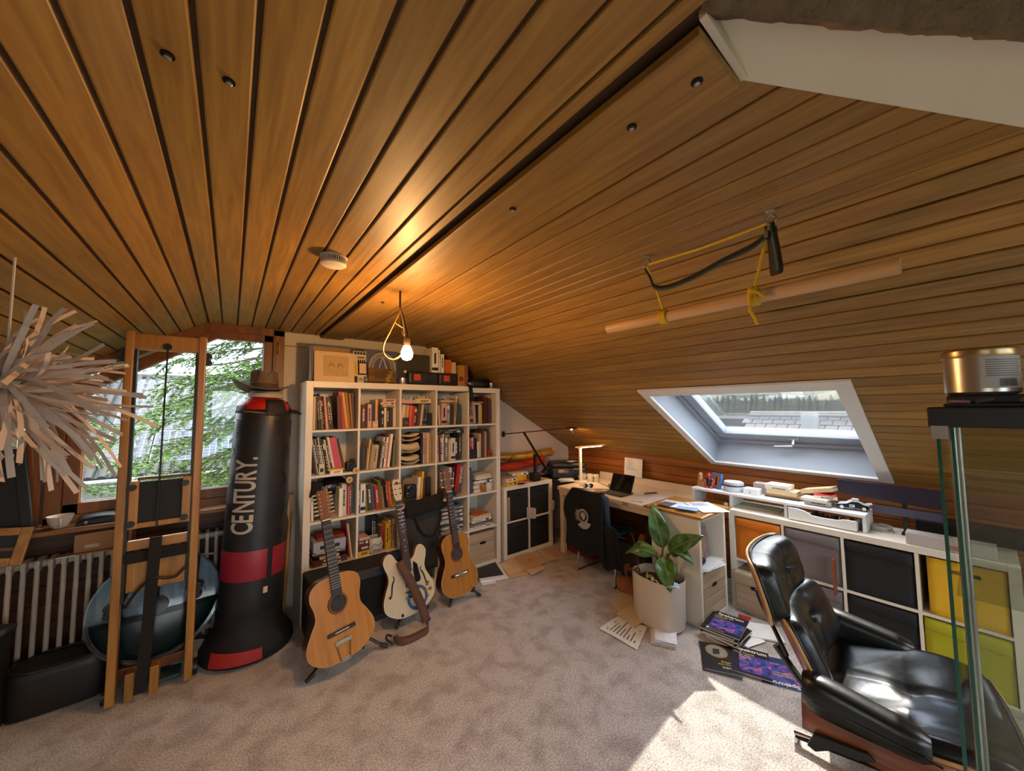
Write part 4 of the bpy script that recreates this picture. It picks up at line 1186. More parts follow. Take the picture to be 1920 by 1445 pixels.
box('flap', CB, -.10, .19, -.045, .02, -.002, .003, t)
box('label', mat('label_paper', '#b9a08a', .7), .0, .06, -.0012, .001, .022, .042, t)
box('torn_edge', PAPER, -.10, -.02, -.05, -.04, -.002, .002, t)
# pictures and panels at the left edge
t = thing('blackboard', 'tall black framed panel leaning on the sill at the left', 'panel', (-1.335, .20, .926), (R(-6), R(-8), 0))
box('screen', mat('panel_black2', '#0b0d0a', .6), -.40, -.045, 0, .012, .0, .46, t)
ring(MB(), -.42, 0, 0, .50, -.40, -.045, .02, .46, -.006, .016).build('frame', mat('panel_frame', '#191511', .5), t, rot=(R(90), 0, 0), loc=(0, .01, 0), bevel=.004)
t = thing('canvas_stretcher', 'empty orange brown wooden frame leaning before the radiator at left', 'frame', (-1.35, .12, .775), (R(-10), R(8), 0))
ring(MB(), -.30, 0, 0, .20, -.255, -.045, .045, .16, -.012, .012).build('frame', ASH, t, rot=(R(90), 0, 0), bevel=.004)
box('backing', mat('panel_black2', '#0b0d0a', .6), -.27, -.03, .006, .012, .03, .17, t)
box('bar', wood('rower_dark', '#4a2613', '#6a3a1d', 'X'), -.255, -.045, -.004, .006, .08, .098, t)
# black leather seat cushion pile on the floor
LEB = mat('seat_leather', '#171310', .5, var=.25, scale=8, bump=.15, bscale=30)
t = thing('leather_armchair', 'black leather armchair side at the left edge of the room', 'armchair', (-1.31, -.06, 0))
MB().grid(lambda u, v: (-.30 + .28 * u + .02 * math.sin(3 * v), -.06 + .14 * v, .50 + .02 * math.sin(math.pi * u) - .012 * v), 8, 4).build('arm_top', LEB, t, solid=.03, smooth=60)
box('arm', LEB, -.30, -.03, -.05, .10, .0, .495, t, bevel=.02)
box('base', LEB, -.30, -.06, -.10, .02, .0, .12, t, bevel=.015)
t = thing('leather_cushion', 'slumped black leather floor cushion beside the upright rower', 'cushion', (-1.165, .07, 0))
MB().lathe([(0, .0), (.19, .008), (.205, .08), (.2, .20), (.185, .245), (.10, .262), (0, .255)], 28, sx=.95, sy=.5, pw=.45).build('cushion', LEB, t, smooth=60)
MB().tube([(.195 * math.copysign(abs(math.cos(a)) ** .45, math.cos(a)) * .95, .195 * .5 * math.copysign(abs(math.sin(a)) ** .45, math.sin(a)), .247 + .008 * math.sin(5 * a)) for a in [2 * math.pi * i / 48 for i in range(48)]], .006, 6, closed=True).build('seam', LEB, t, smooth=60)
# crumpled clear bag on the carpet behind the rower
t = thing('plastic_bag', 'crumpled grey plastic bag on the carpet behind the rower', 'bag', (-.60, .03, 0))
rr = random.Random(2)
gv = {}
def crum(u, v):
    k = (round(u % 1 * 14), round(v * 6))
    if k not in gv:
        gv[k] = rr.uniform(.8, 1.12)
    a = 2 * math.pi * u
    r = .16 * math.sin(math.pi * (.5 + .5 * v)) ** .6 * gv[k]
    return (r * math.cos(a), r * .6 * math.sin(a), .005 + .12 * v * gv[k])
MB().grid(crum, 14, 6).build('bag', mat('plastic_grey', '#6d7270', .3, var=.3), t, smooth=20)

# ---- hanging lamp shade of curled paper strips
STRIP = mat('paper_strip', '#cbbcb0', .75, var=.12, scale=4)
pl_ = thing('paper_strip_lamp', 'hanging ball lamp shade of curled white paper strips at left', 'lamp', (-.965, -1.50, 1.70))
rr = random.Random(21)
for k in range(290):
    th = math.acos(rr.uniform(-1, 1))
    ph = rr.uniform(0, 2 * math.pi)
    d = Vector((math.sin(th) * math.cos(ph), math.sin(th) * math.sin(ph), math.cos(th)))
    side = d.cross(Vector((rr.uniform(-1, 1), rr.uniform(-1, 1), rr.uniform(-1, 1)))).normalized()
    bend = d.cross(side)
    L = rr.uniform(.13, .275)
    c = rr.uniform(.2, 1.5)
    pts = []
    for i in range(6):
        q = i / 5
        pts.append(d * (.05 + (L - .02) * q) + bend * (c * .10 * q * q) + Vector((0, 0, -.045 * q * q)))
    MB().ribbon(pts, .0062, side).build('strip', STRIP, pl_)
MB().lathe([(0, -.05), (.04, -.03), (.05, 0), (.04, .03), (0, .05)], 16).build('core', STRIP, pl_, smooth=60)
MB().cyl((0, 0, .04), (0, 0, .372), .003, n=6).build('cord', PAPER, pl_)
# ------------------------------------------------------------------ guitars
def outline(half, n=6):
    """closed outline from (z, halfwidth) points bottom to top"""
    c = crom([(0, half[0][0], 0)] + [(w, z, 0) for z, w in half[1:-1]] + [(0, half[-1][0], 0)], n)
    rt = [(p.x, p.y) for p in c]
    return rt + [(-x, z) for x, z in reversed(rt[1:-1])]
CL = [(0, 0), (.012, .10), (.07, .172), (.14, .185), (.215, .155), (.275, .125), (.33, .125), (.395, .14), (.45, .128), (.483, .08), (.492, 0)]
def guitar(name, label, loc, lean, roll, yaw, top_c, side_m, pegs=6, scale=1.0, jumbo=1.0):
    t = thing(name, label, 'guitar', loc, (0, 0, 0), 'guitars on floor stands')
    t.matrix_world = Matrix.Translation(loc) @ Matrix.Rotation(yaw, 4, 'Z') @ Matrix.Rotation(-lean, 4, 'X') @ Matrix.Rotation(roll, 4, 'Y') @ Matrix.Diagonal((scale, scale, scale, 1))
    ol = outline([(z, w * jumbo) for z, w in CL])
    MB().prism(ol, 0.002, .095, 'y').build('body', side_m, t, smooth=40)
    MB().prism(ol, -.002, .002, 'y').build('soundboard', top_c, t, smooth=40)
    MB().tube([(x, 0, z) for x, z in ol], .003, 6, closed=True).build('binding', mat('binding_cream', '#b08a52', .5), t)
    hole = MB().cyl((0, -.0035, .325), (0, -.002, .325), .044, n=32)
    hole.build('sound_hole', PRINT_D, t)
    pts = [(.053 * math.cos(a), .325 + .053 * math.sin(a)) for a in [2 * math.pi * i / 40 for i in range(40)]]
    MB().tube([(x, -.002, z) for x, z in pts], .0085, 6, closed=True).build('rosette', wood('rosette_wood', '#5e3010', '#7d4418', 'X', rnd=0), t, smooth=60)
    NK = wood('neck_wood', '#5a3416', '#744820', 'Z', rnd=0)
    MB().prism([(-.030, .375), (.030, .375), (.026, .84), (-.026, .84)], -.012, .012, 'y').build('neck', NK, t, bevel=.004)
    MB().prism([(-.031, .372), (.031, .372), (.026, .84), (-.026, .84)], -.018, -.011, 'y').build('fretboard', mat('rosewood', '#2a1a14', .5), t)
    fr = MB()
    z, L = .84, .65
    for k in range(1, 19):
        zz = .84 - L * (1 - 2 ** (-k / 12.0))
        if zz > .38:
            box('fret', STEEL, -.029, .029, -.0195, -.0175, zz - .0011, zz + .0011, t)
    hd = MB().prism([(-.027, .84), (.027, .84), (.036, .87), (.038, 1.02), (.025, 1.04), (.008, 1.03), (-.008, 1.03), (-.025, 1.04), (-.038, 1.02), (-.036, .87)], -.012, .008, 'y', Matrix.Translation((0, 0, 0))).build('headstock', wood('head_wood', '#5a300f', '#7a4718', 'Z', rnd=0), t, bevel=.002)
    tp = MB()
    for k in range(pegs // 2):
        zz = .885 + (.125 * k / max(1, pegs // 2 - 1))
        for s in (-1, 1):
            tp = MB().cyl((s * .024, -.022, zz), (s * .024, -.012, zz), .0045, n=8)
            tp.cyl((s * .020, -.006, zz), (s * .056, -.002, zz), .004, n=6)
            tp.lathe([(.009, 0), (.009, .008), (0, .009)], 8, c=(s * .056, -.002, zz - .004))
            tp.build('tuning_peg', mat('peg_pearl', '#cdbd96', .25, metal=.3), hd, smooth=40)
    box('nut', PRINT_L, -.027, .027, -.021, -.012, .838, .844, t)
    bz = .165
    box('bridge', mat('rosewood', '#2a1a14', .5), -.085, .085, -.011, -.001, bz - .012, bz + .012, t, bevel=.003)
    box('saddle', PRINT_L, -.042, .042, -.014, -.010, bz - .002, bz + .002, t)
    sg = MB()
    for k in range(6):
        u = -.5 + k / 5
        sg.cyl((u * .056, -.013, bz), (u * .043, -.021, .842), .0006, n=4)
    sg.build('strings', CHROME, t)['kind'] = 'stuff'
    return t
G_A = wood('soundboard_amber', '#a86a24', '#be8034', 'Z', rough=.18, coat=.6, rnd=0, bump=.03)
G_B = wood('soundboard_cedar', '#9a5e1c', '#b07428', 'Z', rough=.25, coat=.4, rnd=0, bump=.03)
G_S = wood('side_rosewood', '#2d1610', '#4a2517', 'Z', rough=.25, coat=.5, rnd=0)
g1 = guitar('acoustic_guitar', 'amber twelve-string guitar with chrome tailpiece on the stand nearest the punching bag', (.155, -.70, .085), R(14.5), R(-4.5), R(8), G_A, G_S, pegs=12, scale=1.0, jumbo=1.1)
box('tailpiece_plate', mat('engraved_chrome', '#b9b5a8', .3, metal=1, var=.5, scale=90), -.05, .05, -.013, -.009, .092, .118, g1, bevel=.002)
MB().prism([(-.045, .095), (-.038, .095), (-.022, .0), (-.03, .0)], -.009, -.005, 'y').prism([(.045, .095), (.038, .095), (.022, .0), (.03, .0)], -.009, -.005, 'y').build('tailpiece_arms', mat('brass_dull', '#8a5a2a', .4, metal=.6), g1)
ring(MB(), -.03, .03, -.008, .012, -.022, .022, -.001, .006, .004, .008).build('tailpiece_hinge', CHROME, g1, rot=(R(90), 0, 0))
g3 = guitar('classical_guitar', 'honey brown classical guitar on the stand nearest the storage box', (1.115, -.468, .075), R(13), R(-1.5), R(4), G_B, G_S, pegs=6, scale=1.0, jumbo=.96)
MB().cyl((-.058, -.019, .166), (.062, -.019, .166), .0085, n=10).box(-.02, .022, -.03, -.012, .157, .178).build('capo_clip', CHROME, g3, smooth=40)

def stand(label, x, y, legs, h=.12, scale=1.0):
    t = thing('guitar_stand', label, 'guitar stand', (x, y, 0), (0, 0, 0), 'guitar stands')
    for (dx, dy) in legs:
        lg = MB().tube([(0, .05, .20), (dx * .9, dy * .9, .022)], [.011, .009], 8).build('leg', BLACK, t, smooth=40)
        MB().tube([(dx * .82, dy * .82 + .003, .034), (dx, dy, .013)], [.014, .012], 8).build('rubber_foot', BLACK, lg, smooth=40)
    MB().tube([(0, .05, .18), (0, .12, .50)], .010, 8).build('post', BLACK, t, smooth=40)
    MB().tube([(-.10, -.065, .10), (-.10, -.045, .065), (-.085, .02, .06), (0, .05, .14), (.085, .02, .06), (.10, -.045, .065), (.10, -.065, .10)], .009, 8).build('cradle', BLACK, t, smooth=40)
    return t
stand('black tripod stand holding the amber twelve-string guitar', .18, -.58, [(-.235, -.075), (.26, -.045), (-.02, .16)])
stand('black tripod stand holding the cream electric guitar', .70, -.42, [(-.15, -.05), (.10, -.10), (0, .14)])
stand('black tripod stand holding the honey brown classical guitar', 1.13, -.40, [(-.13, -.05), (.17, -.06), (0, .14)])

# ---- cream semi-hollow electric guitar
t = thing('electric_guitar', 'cream semi-hollow electric guitar with blue ring badge and brown strap', 'guitar', (.0, 0, 0), (0, 0, 0), 'guitars on floor stands')
t.matrix_world = Matrix.Translation((.68, -.475, .075)) @ Matrix.Rotation(R(4), 4, 'Z') @ Matrix.Rotation(R(-13), 4, 'X') @ Matrix.Rotation(R(-3), 4, 'Y')
half = [(0, 0), (.010, .10), (.07, .188), (.14, .203), (.21, .178), (.27, .150), (.32, .148), (.38, .168), (.42, .172), (.455, .150), (.465, .122), (.445, .098), (.41, .080), (.385, .058), (.375, .03), (.372, 0)]
ol = outline(half, 5)
CREAM = mat('guitar_cream', '#cdbd9d', .2, var=.04, coat=.5)
MB().prism(ol, .003, .045, 'y').build('body', wood('maple_brown', '#6b3a1a', '#8c5128', 'Z', rough=.2, coat=.5, rnd=0), t, smooth=40)
MB().prism(ol, -.003, .003, 'y').build('top', CREAM, t, smooth=40)
MB().tube([(x, .0, z) for x, z in ol], .0035, 6, closed=True).build('binding', mat('binding_ivory', '#ddd0b2', .4), t)
for s in (-1, 1):
    MB().tube(crom([(s * .115, -.004, .305), (s * .108, -.004, .285), (s * .122, -.004, .26), (s * .132, -.004, .23), (s * .14, -.004, .19), (s * .155, -.004, .165), (s * .160, -.004, .18)], 5), [.008] + [.004] * 6 + [.006] * 18 + [.004] * 5 + [.008], 6).build('f_hole', PRINT_D, t, smooth=60)
# blue ring badge with letters
RB = mat('badge_blue', '#2f5f96', .4)
pts = [(.055 + .085 * math.cos(a), .10 + .085 * math.sin(a)) for a in [2 * math.pi * i / 40 for i in range(40)]]
MB().prism(pts, -.0042, -.002, 'y').build('badge_ring', RB, t)
MB().prism([(.055 + .062 * math.cos(a), .10 + .062 * math.sin(a)) for a in [2 * math.pi * i / 32 for i in range(32)]], -.0048, -.002, 'y').build('badge_field', CREAM, t)
text('and', PRINT_D, .062, t, (.045, -.0062, .155), (R(90), R(90), 0), bold=.0015)
text('G', PRINT_D, .026, t, (.062, -.0062, .158), (R(90), 0, 0))
MB().box(.03, .055, -.0064, -.004, .09, .135).build('badge_red', mat('badge_red', '#8c2027', .5), t)
MB().prism([(.055, .365), (.085, .335), (.10, .225), (.085, .205), (.05, .21), (.045, .30)], -.012, -.009, 'y').build('pickguard', mat('guard_black', '#14171c', .15), t, bevel=.002)
kn = MB()
for x, z in ((.145, .165), (.165, .125), (.125, .125), (.135, .085)):
    kn.lathe([(.012, 0), (.012, .012), (.008, .016), (0, .016)], 14, M=Matrix.Translation((x, -.003, z)) @ Matrix.Rotation(R(90), 4, 'X'))
kn.build('control_knobs', mat('knob_gold', '#b08a50', .3, metal=.7), t, smooth=40)
for z in (.315, .215):
    box('pickup', CHROME, -.036, .036, -.012, -.002, z - .018, z + .018, t, bevel=.004)
box('bridge', CHROME, -.042, .042, -.014, -.002, .155, .168, t, bevel=.003)
box('tailpiece', CHROME, -.045, .045, -.014, -.003, .115, .13, t, bevel=.004)
MB().prism([(-.029, .335), (.029, .335), (.022, .84), (-.022, .84)], -.022, .012, 'y').build('neck', wood('maple_brown', '#6b3a1a', '#8c5128', 'Z'), t, bevel=.004)
MB().prism([(-.028, .335), (.028, .335), (.0215, .84), (-.0215, .84)], -.027, -.022, 'y').build('fretboard', mat('fretboard_dark', '#3a2a28', .45), t)
fr = MB()
dt = MB()
prev = .84
for k in range(1, 22):
    zz = .84 - .62 * (1 - 2 ** (-k / 12.0))
    if zz > .34:
        box('fret', CHROME, -.026, .026, -.0285, -.0265, zz - .001, zz + .001, t)
        if k in (3, 5, 7, 9, 12, 15, 17):
            dt.lathe([(.004, 0), (.004, .001), (0, .001)], 8, M=Matrix.Translation((0, -.0268, (zz + prev) / 2)) @ Matrix.Rotation(R(90), 4, 'X'))
    prev = zz
dt.build('inlays', PRINT_L, t)['kind'] = 'stuff'
hd = MB().prism([(-.022, .84), (.022, .84), (.034, .88), (.036, .96), (.028, 1.0), (.012, 1.01), (0, 1.0), (-.012, 1.01), (-.03, 1.0), (-.038, .96), (-.034, .88)], -.022, -.006, 'y').build('headstock', CREAM, t, bevel=.002)
tp = MB()
for k in range(3):
    for s in (-1, 1):
        zz = .89 + .04 * k
        tp = MB().cyl((s * .02, -.032, zz), (s * .02, -.01, zz), .005, n=8)
        tp.cyl((s * .018, -.014, zz), (s * .052, -.014, zz), .005, n=6)
        tp.build('tuning_peg', mat('peg_dark', '#4a3c30', .3, metal=.6), hd, smooth=40)
tp = MB().lathe([(.012, 0), (.012, .002), (.008, .003), (0, .003)], 16, M=Matrix.Translation((0, -.022, .975)) @ Matrix.Rotation(R(90), 4, 'X'))
tp.build('head_medallion', mat('peg_dark', '#4a3c30', .3, metal=.6), hd, smooth=40)
sg = MB()
for k in range(6):
    u = -.5 + k / 5
    sg.cyl((u * .05, -.016, .13), (u * .036, -.029, .842), .0006, n=4)
sg.build('strings', CHROME, t)['kind'] = 'stuff'
STRAP = mat('strap_brown', '#5d3b29', .7, var=.15)
MB().ribbon(crom([(-.055, -.025, .40), (-.04, -.045, .33), (-.005, -.05, .24), (.025, -.05, .15), (.05, -.055, .06), (.06, -.07, -.02), (.055, -.09, -.055)], 6), .034, (.97, 0, .22)).build('strap', STRAP, t, solid=.004, smooth=60)
# loose end of the strap lying on the carpet
t2 = thing('guitar_strap', 'loose brown leather strap end with buckle curled on the carpet', 'strap', (.0, 0, 0))
MB().ribbon(crom([(.745, -.56, .05), (.75, -.60, .028), (.72, -.64, .02), (.66, -.655, .02), (.58, -.665, .022), (.52, -.65, .026), (.49, -.60, .03)], 6), .026, (.2, .75, .6)).build('strap', STRAP, t2, solid=.004, smooth=60)
ring(MB(), 0, .05, 0, .05, .008, .042, .008, .042, 0, .005).build('buckle', STEEL, t2, loc=(.475, -.63, .01), rot=(R(70), 0, R(20)))
MB().tube(crom([(.50, -.60, .03), (.46, -.57, .05), (.44, -.60, .045), (.47, -.645, .02)], 5), .008, 6).build('tab', mat('strap_dark', '#2b1d15', .7), t2)

# ---- amplifier behind the twelve-string guitar
AMP = mat('amp_tolex', '#1d1f22', .6, var=.2, bump=.2, bscale=300)
am = thing('guitar_amplifier', 'black guitar amplifier behind the amber twelve-string guitar', 'amplifier', (.005, -.27, 0))
box('cabinet', AMP, 0, .63, .012, .255, .008, .415, am, bevel=.014)
ring(MB(), 0, .63, .008, .415, .03, .60, .045, .335, 0, .03).build('front_frame', AMP, am, rot=(R(90), 0, 0), loc=(0, .025, 0), bevel=.006)
box('grille', mat('grille_cloth', '#17171a', .85, bump=.5, bscale=500), .03, .60, .0, .012, .045, .335, am)
box('control_panel', mat('panel_grey', '#31373c', .4), .02, .61, -.012, .03, .345, .41, am, bevel=.006)
for x, z in ((.035, .31), (.60, .31), (.035, .03), (.60, .03), (.045, .40), (.585, .40)):
    MB().lathe([(.008, 0), (.008, .003), (.004, .006), (0, .006)], 10, M=Matrix.Translation((x, -.004 if z < .35 else -.012, z)) @ Matrix.Rotation(R(90), 4, 'X')).build('rivet', CHROME, am)
MB().tube(crom([(.09, -.004, .20), (.083, -.004, .24), (.095, -.004, .255), (.088, -.004, .215), (.075, -.004, .225)], 4), .002, 5).build('script_badge', CHROME, am)
# things on the amplifier: charm ring
t = thing('key_charms', 'string of small tarnished charms lying on the amplifier', 'charms', (.12, -.25, .416))
rr = random.Random(8)
b = MB()
for k in range(14):
    b.lathe([(.0, 0), (.009, .003), (.006, .01), (0, .012)], 8, c=(.012 * k + rr.uniform(-.004, .004), rr.uniform(-.012, .012) + .02 * math.sin(k), 0))
b.build('charms', mat('tarnished', '#6d5f4a', .4, metal=.6), t, smooth=40)
# blue box beside the amplifier
t = thing('speaker_box', 'dark blue edged speaker box between amplifier and cream guitar', 'speaker', (.645, -.20, 0))
box('cabinet', mat('speaker_blue', '#17304e', .5), 0, .10, 0, .19, .12, .405, t, bevel=.008)
box('side', mat('amp_tolex', '#1d1f22', .6), -.004, .08, -.006, .06, .12, .40, t, bevel=.006)
box('stand_foot', BLACK, .01, .09, .02, .16, 0, .12, t, bevel=.006)
# tote bag hanging in front of fourth row
CANV = mat('canvas_grey', '#3b3833', .9, var=.15, scale=8, bump=.2, bscale=140)
t = thing('tote_bag', 'dark grey tote bag with black top hanging before the bookcase middle', 'bag', (.79, -.075, .12))
MB().grid(lambda u, v: (-.02 + .33 * u, .03 - .05 * math.sin(math.pi * u) * math.sin(math.pi * v) + .012 * math.sin(9 * u + 3 * v), .05 + .55 * v), 18, 14).build('front', CANV, t, solid=.012, smooth=70)
MB().grid(lambda u, v: (-.02 + .36 * u, .0 - .06 * math.sin(math.pi * u) ** .5 * (1 - v * .5) + .01 * math.sin(14 * u), .56 + .05 * u + .13 * v), 18, 6).build('top_roll', mat('black_cloth', '#17130f', .9), t, solid=.02, smooth=70)
MB().tube(crom([(.05, -.06, .56), (.08, -.075, .47), (.13, -.08, .40), (.19, -.08, .375), (.23, -.08, .40), (.27, -.075, .48), (.29, -.06, .58)], 5), .010, 6).build('strap', mat('black_cloth', '#17130f', .9), t, smooth=60)
t = thing('black_camera', 'black chrome camera hanging behind the electric guitar headstock', 'camera', (.785, -.055, .83))
box('body', BLACK, 0, .10, 0, .06, 0, .12, t, bevel=.012)
MB().cyl((.05, -.03, .055), (.05, .0, .055), .032, n=20).build('lens', BLACK, t, smooth=40)
b = MB()
for x, z in ((.02, .1), (.03, .112), (.015, .05), (.06, .045), (.035, .06), (.05, .02)):
    b.lathe([(.007, 0), (.005, .006), (0, .007)], 8, M=Matrix.Translation((x, -.002, z)) @ Matrix.Rotation(R(90), 4, 'X'))
b.build('chrome_dials', CHROME, t, smooth=40)
# ------------------------------------------------------------------ low two-by-two unit beside the bookcase
def cube_unit(name, label, loc, rotz, cols, rows, w, h, d, ft=.042, dt=.016):
    """local x along the front, y into depth (front at y=0)"""
    t = thing(name, label, 'shelf unit', loc, (0, 0, rotz))
    box('side_panel', WHITE, 0, ft, 0, d, 0, h, t, bevel=.002)
    box('side_panel', WHITE, w - ft, w, 0, d, 0, h, t, bevel=.002)
    box('top_panel', WHITE, ft, w - ft, 0, d, h - ft, h, t, bevel=.002)
    box('base_panel', WHITE, ft, w - ft, 0, d, 0, ft, t, bevel=.002)
    cw = (w - 2 * ft - (cols - 1) * dt) / cols
    ch = (h - 2 * ft - (rows - 1) * dt) / rows
    for i in range(1, cols):
        box('divider', WHITE, ft + i * (cw + dt) - dt, ft + i * (cw + dt), .001, d - .002, ft, h - ft, t, bevel=.001)
    for i in range(cols):
        for j in range(1, rows):
            box('shelf', WHITE, ft + i * (cw + dt), ft + i * (cw + dt) + cw, .002, d - .002, ft + j * (ch + dt) - dt, ft + j * (ch + dt), t, bevel=.001)
    box('back_panel', WHITE, ft, w - ft, d - .006, d - .001, ft, h - ft, t)
    return t, cw, ch
def fabric_box(label, m, loc, rotz, w, h, d=.33, slot=False, fold=True, group=None):
    t = thing('storage_box', label, 'storage box', loc, (0, 0, rotz), group)
    b = MB()
    b.grid(lambda u, v: (w * u, .012 * (1 - (2 * u - 1) ** 4) * -.35 + .006, h * v), 8, 8)
    b.build('front', m, t, solid=.008, smooth=60)
    MB().box(.0, .008, .01, d, 0, h).box(w - .008, w, .01, d, 0, h).box(0, w, d - .008, d, 0, h).box(.008, w - .008, .012, d - .008, 0, .008).build('sides', m, t)
    if fold:
        MB().grid(lambda u, v: (.004 + (w - .008) * u, -.006 - .006 * math.sin(math.pi * v), h - .062 * (1 + .25 * u) * (1 - v) - .004), 8, 5).build('rim_fold', m, t, solid=.004, smooth=60)
    if slot:
        box('hand_slot', PRINT_D, w * .3, w * .7, -.006, .004, h * .80, h * .86, t)
    return t
X2 = BW + .045
c2, cw, ch = cube_unit('cube_unit', 'low white two by two cube unit right of the tall bookcase', (X2, 0, 0), 0, 2, 2, .72, .77, .39)
BLKF = mat('box_black', '#141312', .8, var=.2, bump=.1, bscale=200)
for i, j, lb in ((0, 0, 'lower left black fabric box in the low cube unit'), (1, 0, 'lower right black fabric box in the low cube unit'), (0, 1, 'upper left black fabric box in the low cube unit'), (1, 1, 'upper right black fabric box in the low cube unit')):
    t = fabric_box(lb, BLKF, (X2 + .042 + i * (cw + .016) + .004, .012 + (.01 if i else 0), .042 + j * (ch + .016) + .001), 0, cw - .008, ch - .012, fold=False, group='black boxes in the low cube unit')
    pts = [(cw * .5 + .05 * math.copysign(abs(math.cos(a)) ** .5, math.cos(a)), ch * .80 + .014 * math.sin(a)) for a in [2 * math.pi * k / 16 for k in range(16)]]
    MB().prism(pts, -.003, .006, 'y').build('handle_hole', mat('hole_black', '#050505', .9), t)
put_book('t', .03, .26, .2, (X2 + .046, -.008, .044 + ch + .018), (0, 0, 0), 0, 'tan folder standing left of the upper left black box', 'folders in the low cube unit')
t = thing('letter_bundle', 'bundle of pale pink letters stuck at the middle divider of the low unit', 'letters', (X2 + .36, -.006, .39))
for k in range(4):
    MB().box(-.045 + .022 * k, .0 + .022 * k, -.008 * k - .004, -.008 * k + .003, -.005 * k, .115 - .006 * k).build('letter', mat('letter_pink', '#c3a99c', .8), t)
t = thing('hanging_card', 'small pale card taped to the right side of the low cube unit', 'card', (X2 + .69, -.004, .43))
box('card', PAPER, 0, .055, -.003, 0, -.02, .09, t)
b = MB()
for k in range(4):
    b.box(.008, .047, -.0042, -.002, .0 + .02 * k, .004 + .02 * k)
b.build('lines', mat('red_ink', '#8c4a3c', .7), t)

# ---- on the low unit: lamp, papers, foil bags
ZU = .771
TZ = mat('lamp_black', '#100c09', .45)
tz = thing('balance_arm_lamp', 'black counterweighted balance arm lamp on the low cube unit', 'lamp', (2.40, .06, ZU))
box('base', TZ, -.055, .045, -.05, .05, 0, .095, tz, bevel=.008)
MB().box(-.012, .012, -.02, -.008, .095, .31).box(-.012, .012, .008, .02, .095, .31).build('stem', TZ, tz, bevel=.002)
la = MB()
def bar(mb, p0, p1, w):
    mb.tube([p0, p1], w, 6)
bar(la, (-.17, -.012, .575), (.165, -.012, .13), .009)
bar(la, (-.17, .012, .575), (.165, .012, .13), .009)
lo = la.build('lower_arm', TZ, tz)
MB().prism([(.10, .085), (.115, .075), (.17, .10), (.215, .14), (.21, .155), (.16, .125)], -.025, .025, 'y').build('lower_counterweight', TZ, lo)
ua = MB()
bar(ua, (-.32, .186, .55), (.20, -.339, .618), .0055)
bar(ua, (-.31, .194, .55), (.21, -.331, .618), .0055)
up_ = ua.build('upper_arm', TZ, tz)
MB().cyl((-.312, .18, .55), (-.328, .20, .55), .034, n=16).build('upper_counterweight', TZ, up_, smooth=40)
MB().prism([(0, -.008), (0, .012), (.09, .016), (.13, .004), (.12, -.01)], -.035, .035, 'y').build('lamp_head', TZ, tz, (.19, -.325, .618), (0, 0, R(-45)), bevel=.004)
MB().tube([(.22, -.36, .61), (.255, -.385, .565)], .0025, 6).build('head_handle', CHROME, tz)
MB().lathe([(.012, 0), (.013, .003), (0, .004)], 14, c=(.235, -.37, .605)).build('halogen', emit('halogen', '#ffb066', 420), tz)
# foil bags and paper behind the lamp
GOLD = mat('gold_foil', '#c79c42', .3, metal=.5, var=.5, scale=18, bump=.8, bscale=26)
REDF = mat('red_sequin', '#c23410', .3, metal=.3, var=.7, scale=80, bump=.9, bscale=120)
def roll(name, label, p0, p1, r0, r1, m, cat='roll'):
    t = thing(name, label, cat, p0)
    p0, p1 = Vector(p0), Vector(p1)
    n = 12
    b = MB()
    rr = random.Random(hash(label) % 1000)
    pts = [(p1 - p0) * (i / n) + Vector((0, 0, -.02 * math.sin(math.pi * i / n))) for i in range(n + 1)]
    b.tube(pts, [(r0 + (r1 - r0) * i / n) * (.35 if i in (0,) else 1) * rr.uniform(.92, 1.08) for i in range(n + 1)], 14)
    b.build('wrap', m, t, smooth=60)
    MB().tube([pts[-1] - Vector((.02, 0, 0)), pts[-1] + Vector((.012, 0, .01))], [r1 * .6, r1 * .95], 12).build('end_frill', m, t, smooth=60)
    return t
roll('gift_wrap', 'gold foil wrapped roll lying highest on the low unit', (2.02, .30, 1.055), (2.86, .27, 1.055), .045, .055, GOLD)
roll('gift_wrap', 'red sequinned wrapped roll under the gold foil one', (1.98, .24, .945), (2.66, .22, .975), .05, .05, REDF)
tag(box('box_white', mat('box_lilac', '#8f8489', .7), 0, .85, 0, .09, 0, .20, None, .004, (2.0, .28, ZU)), 'long pale box against the wall under the foil rolls', 'box')
lying(2.02, .02, ZU, [('y', 150, 200, 46, 3), ('w', 145, 190, 32, -2), ('q', 130, 190, 6, 8)], 'beside the bookcase on the low unit', 'books on the low unit')
lying(2.24, .12, ZU, [('o', 170, 120, 14, 0), ('y', 150, 120, 62, 4), ('w', 210, 200, 24, -8), ('w', 190, 190, 6, 10)], 'behind the balance lamp base on the low unit', 'books on the low unit')
for k, (x, y, rz, col, lb) in enumerate(((2.17, .0, 12, '#b5683a', 'orange brown paper slip left of the lamp base'), (2.13, -.01, -20, '#b79c78', 'cream paper slip at the front edge of the low unit'), (2.52, .03, 18, '#c7ad8c', 'cream papers at the right end of the low unit'))):
    tag(box('paper_slip', mat('cov_' + col, col, .8), -.06, .06, -.035, .035, 0, .004, None, 0, (x, y + .03, ZU + .0005), (0, 0, R(rz))), lb, 'paper')
# red gift ribbon leaf
tag(MB().prism([(0, 0), (.03, .02), (.045, .075), (.01, .045)], -.004, .004, 'y').build('ribbon_tag', mat('tag_maroon', '#3a1512', .5), None, (2.08, .16, .99)), 'dark maroon ribbon tag sticking up from the red roll', 'tag')

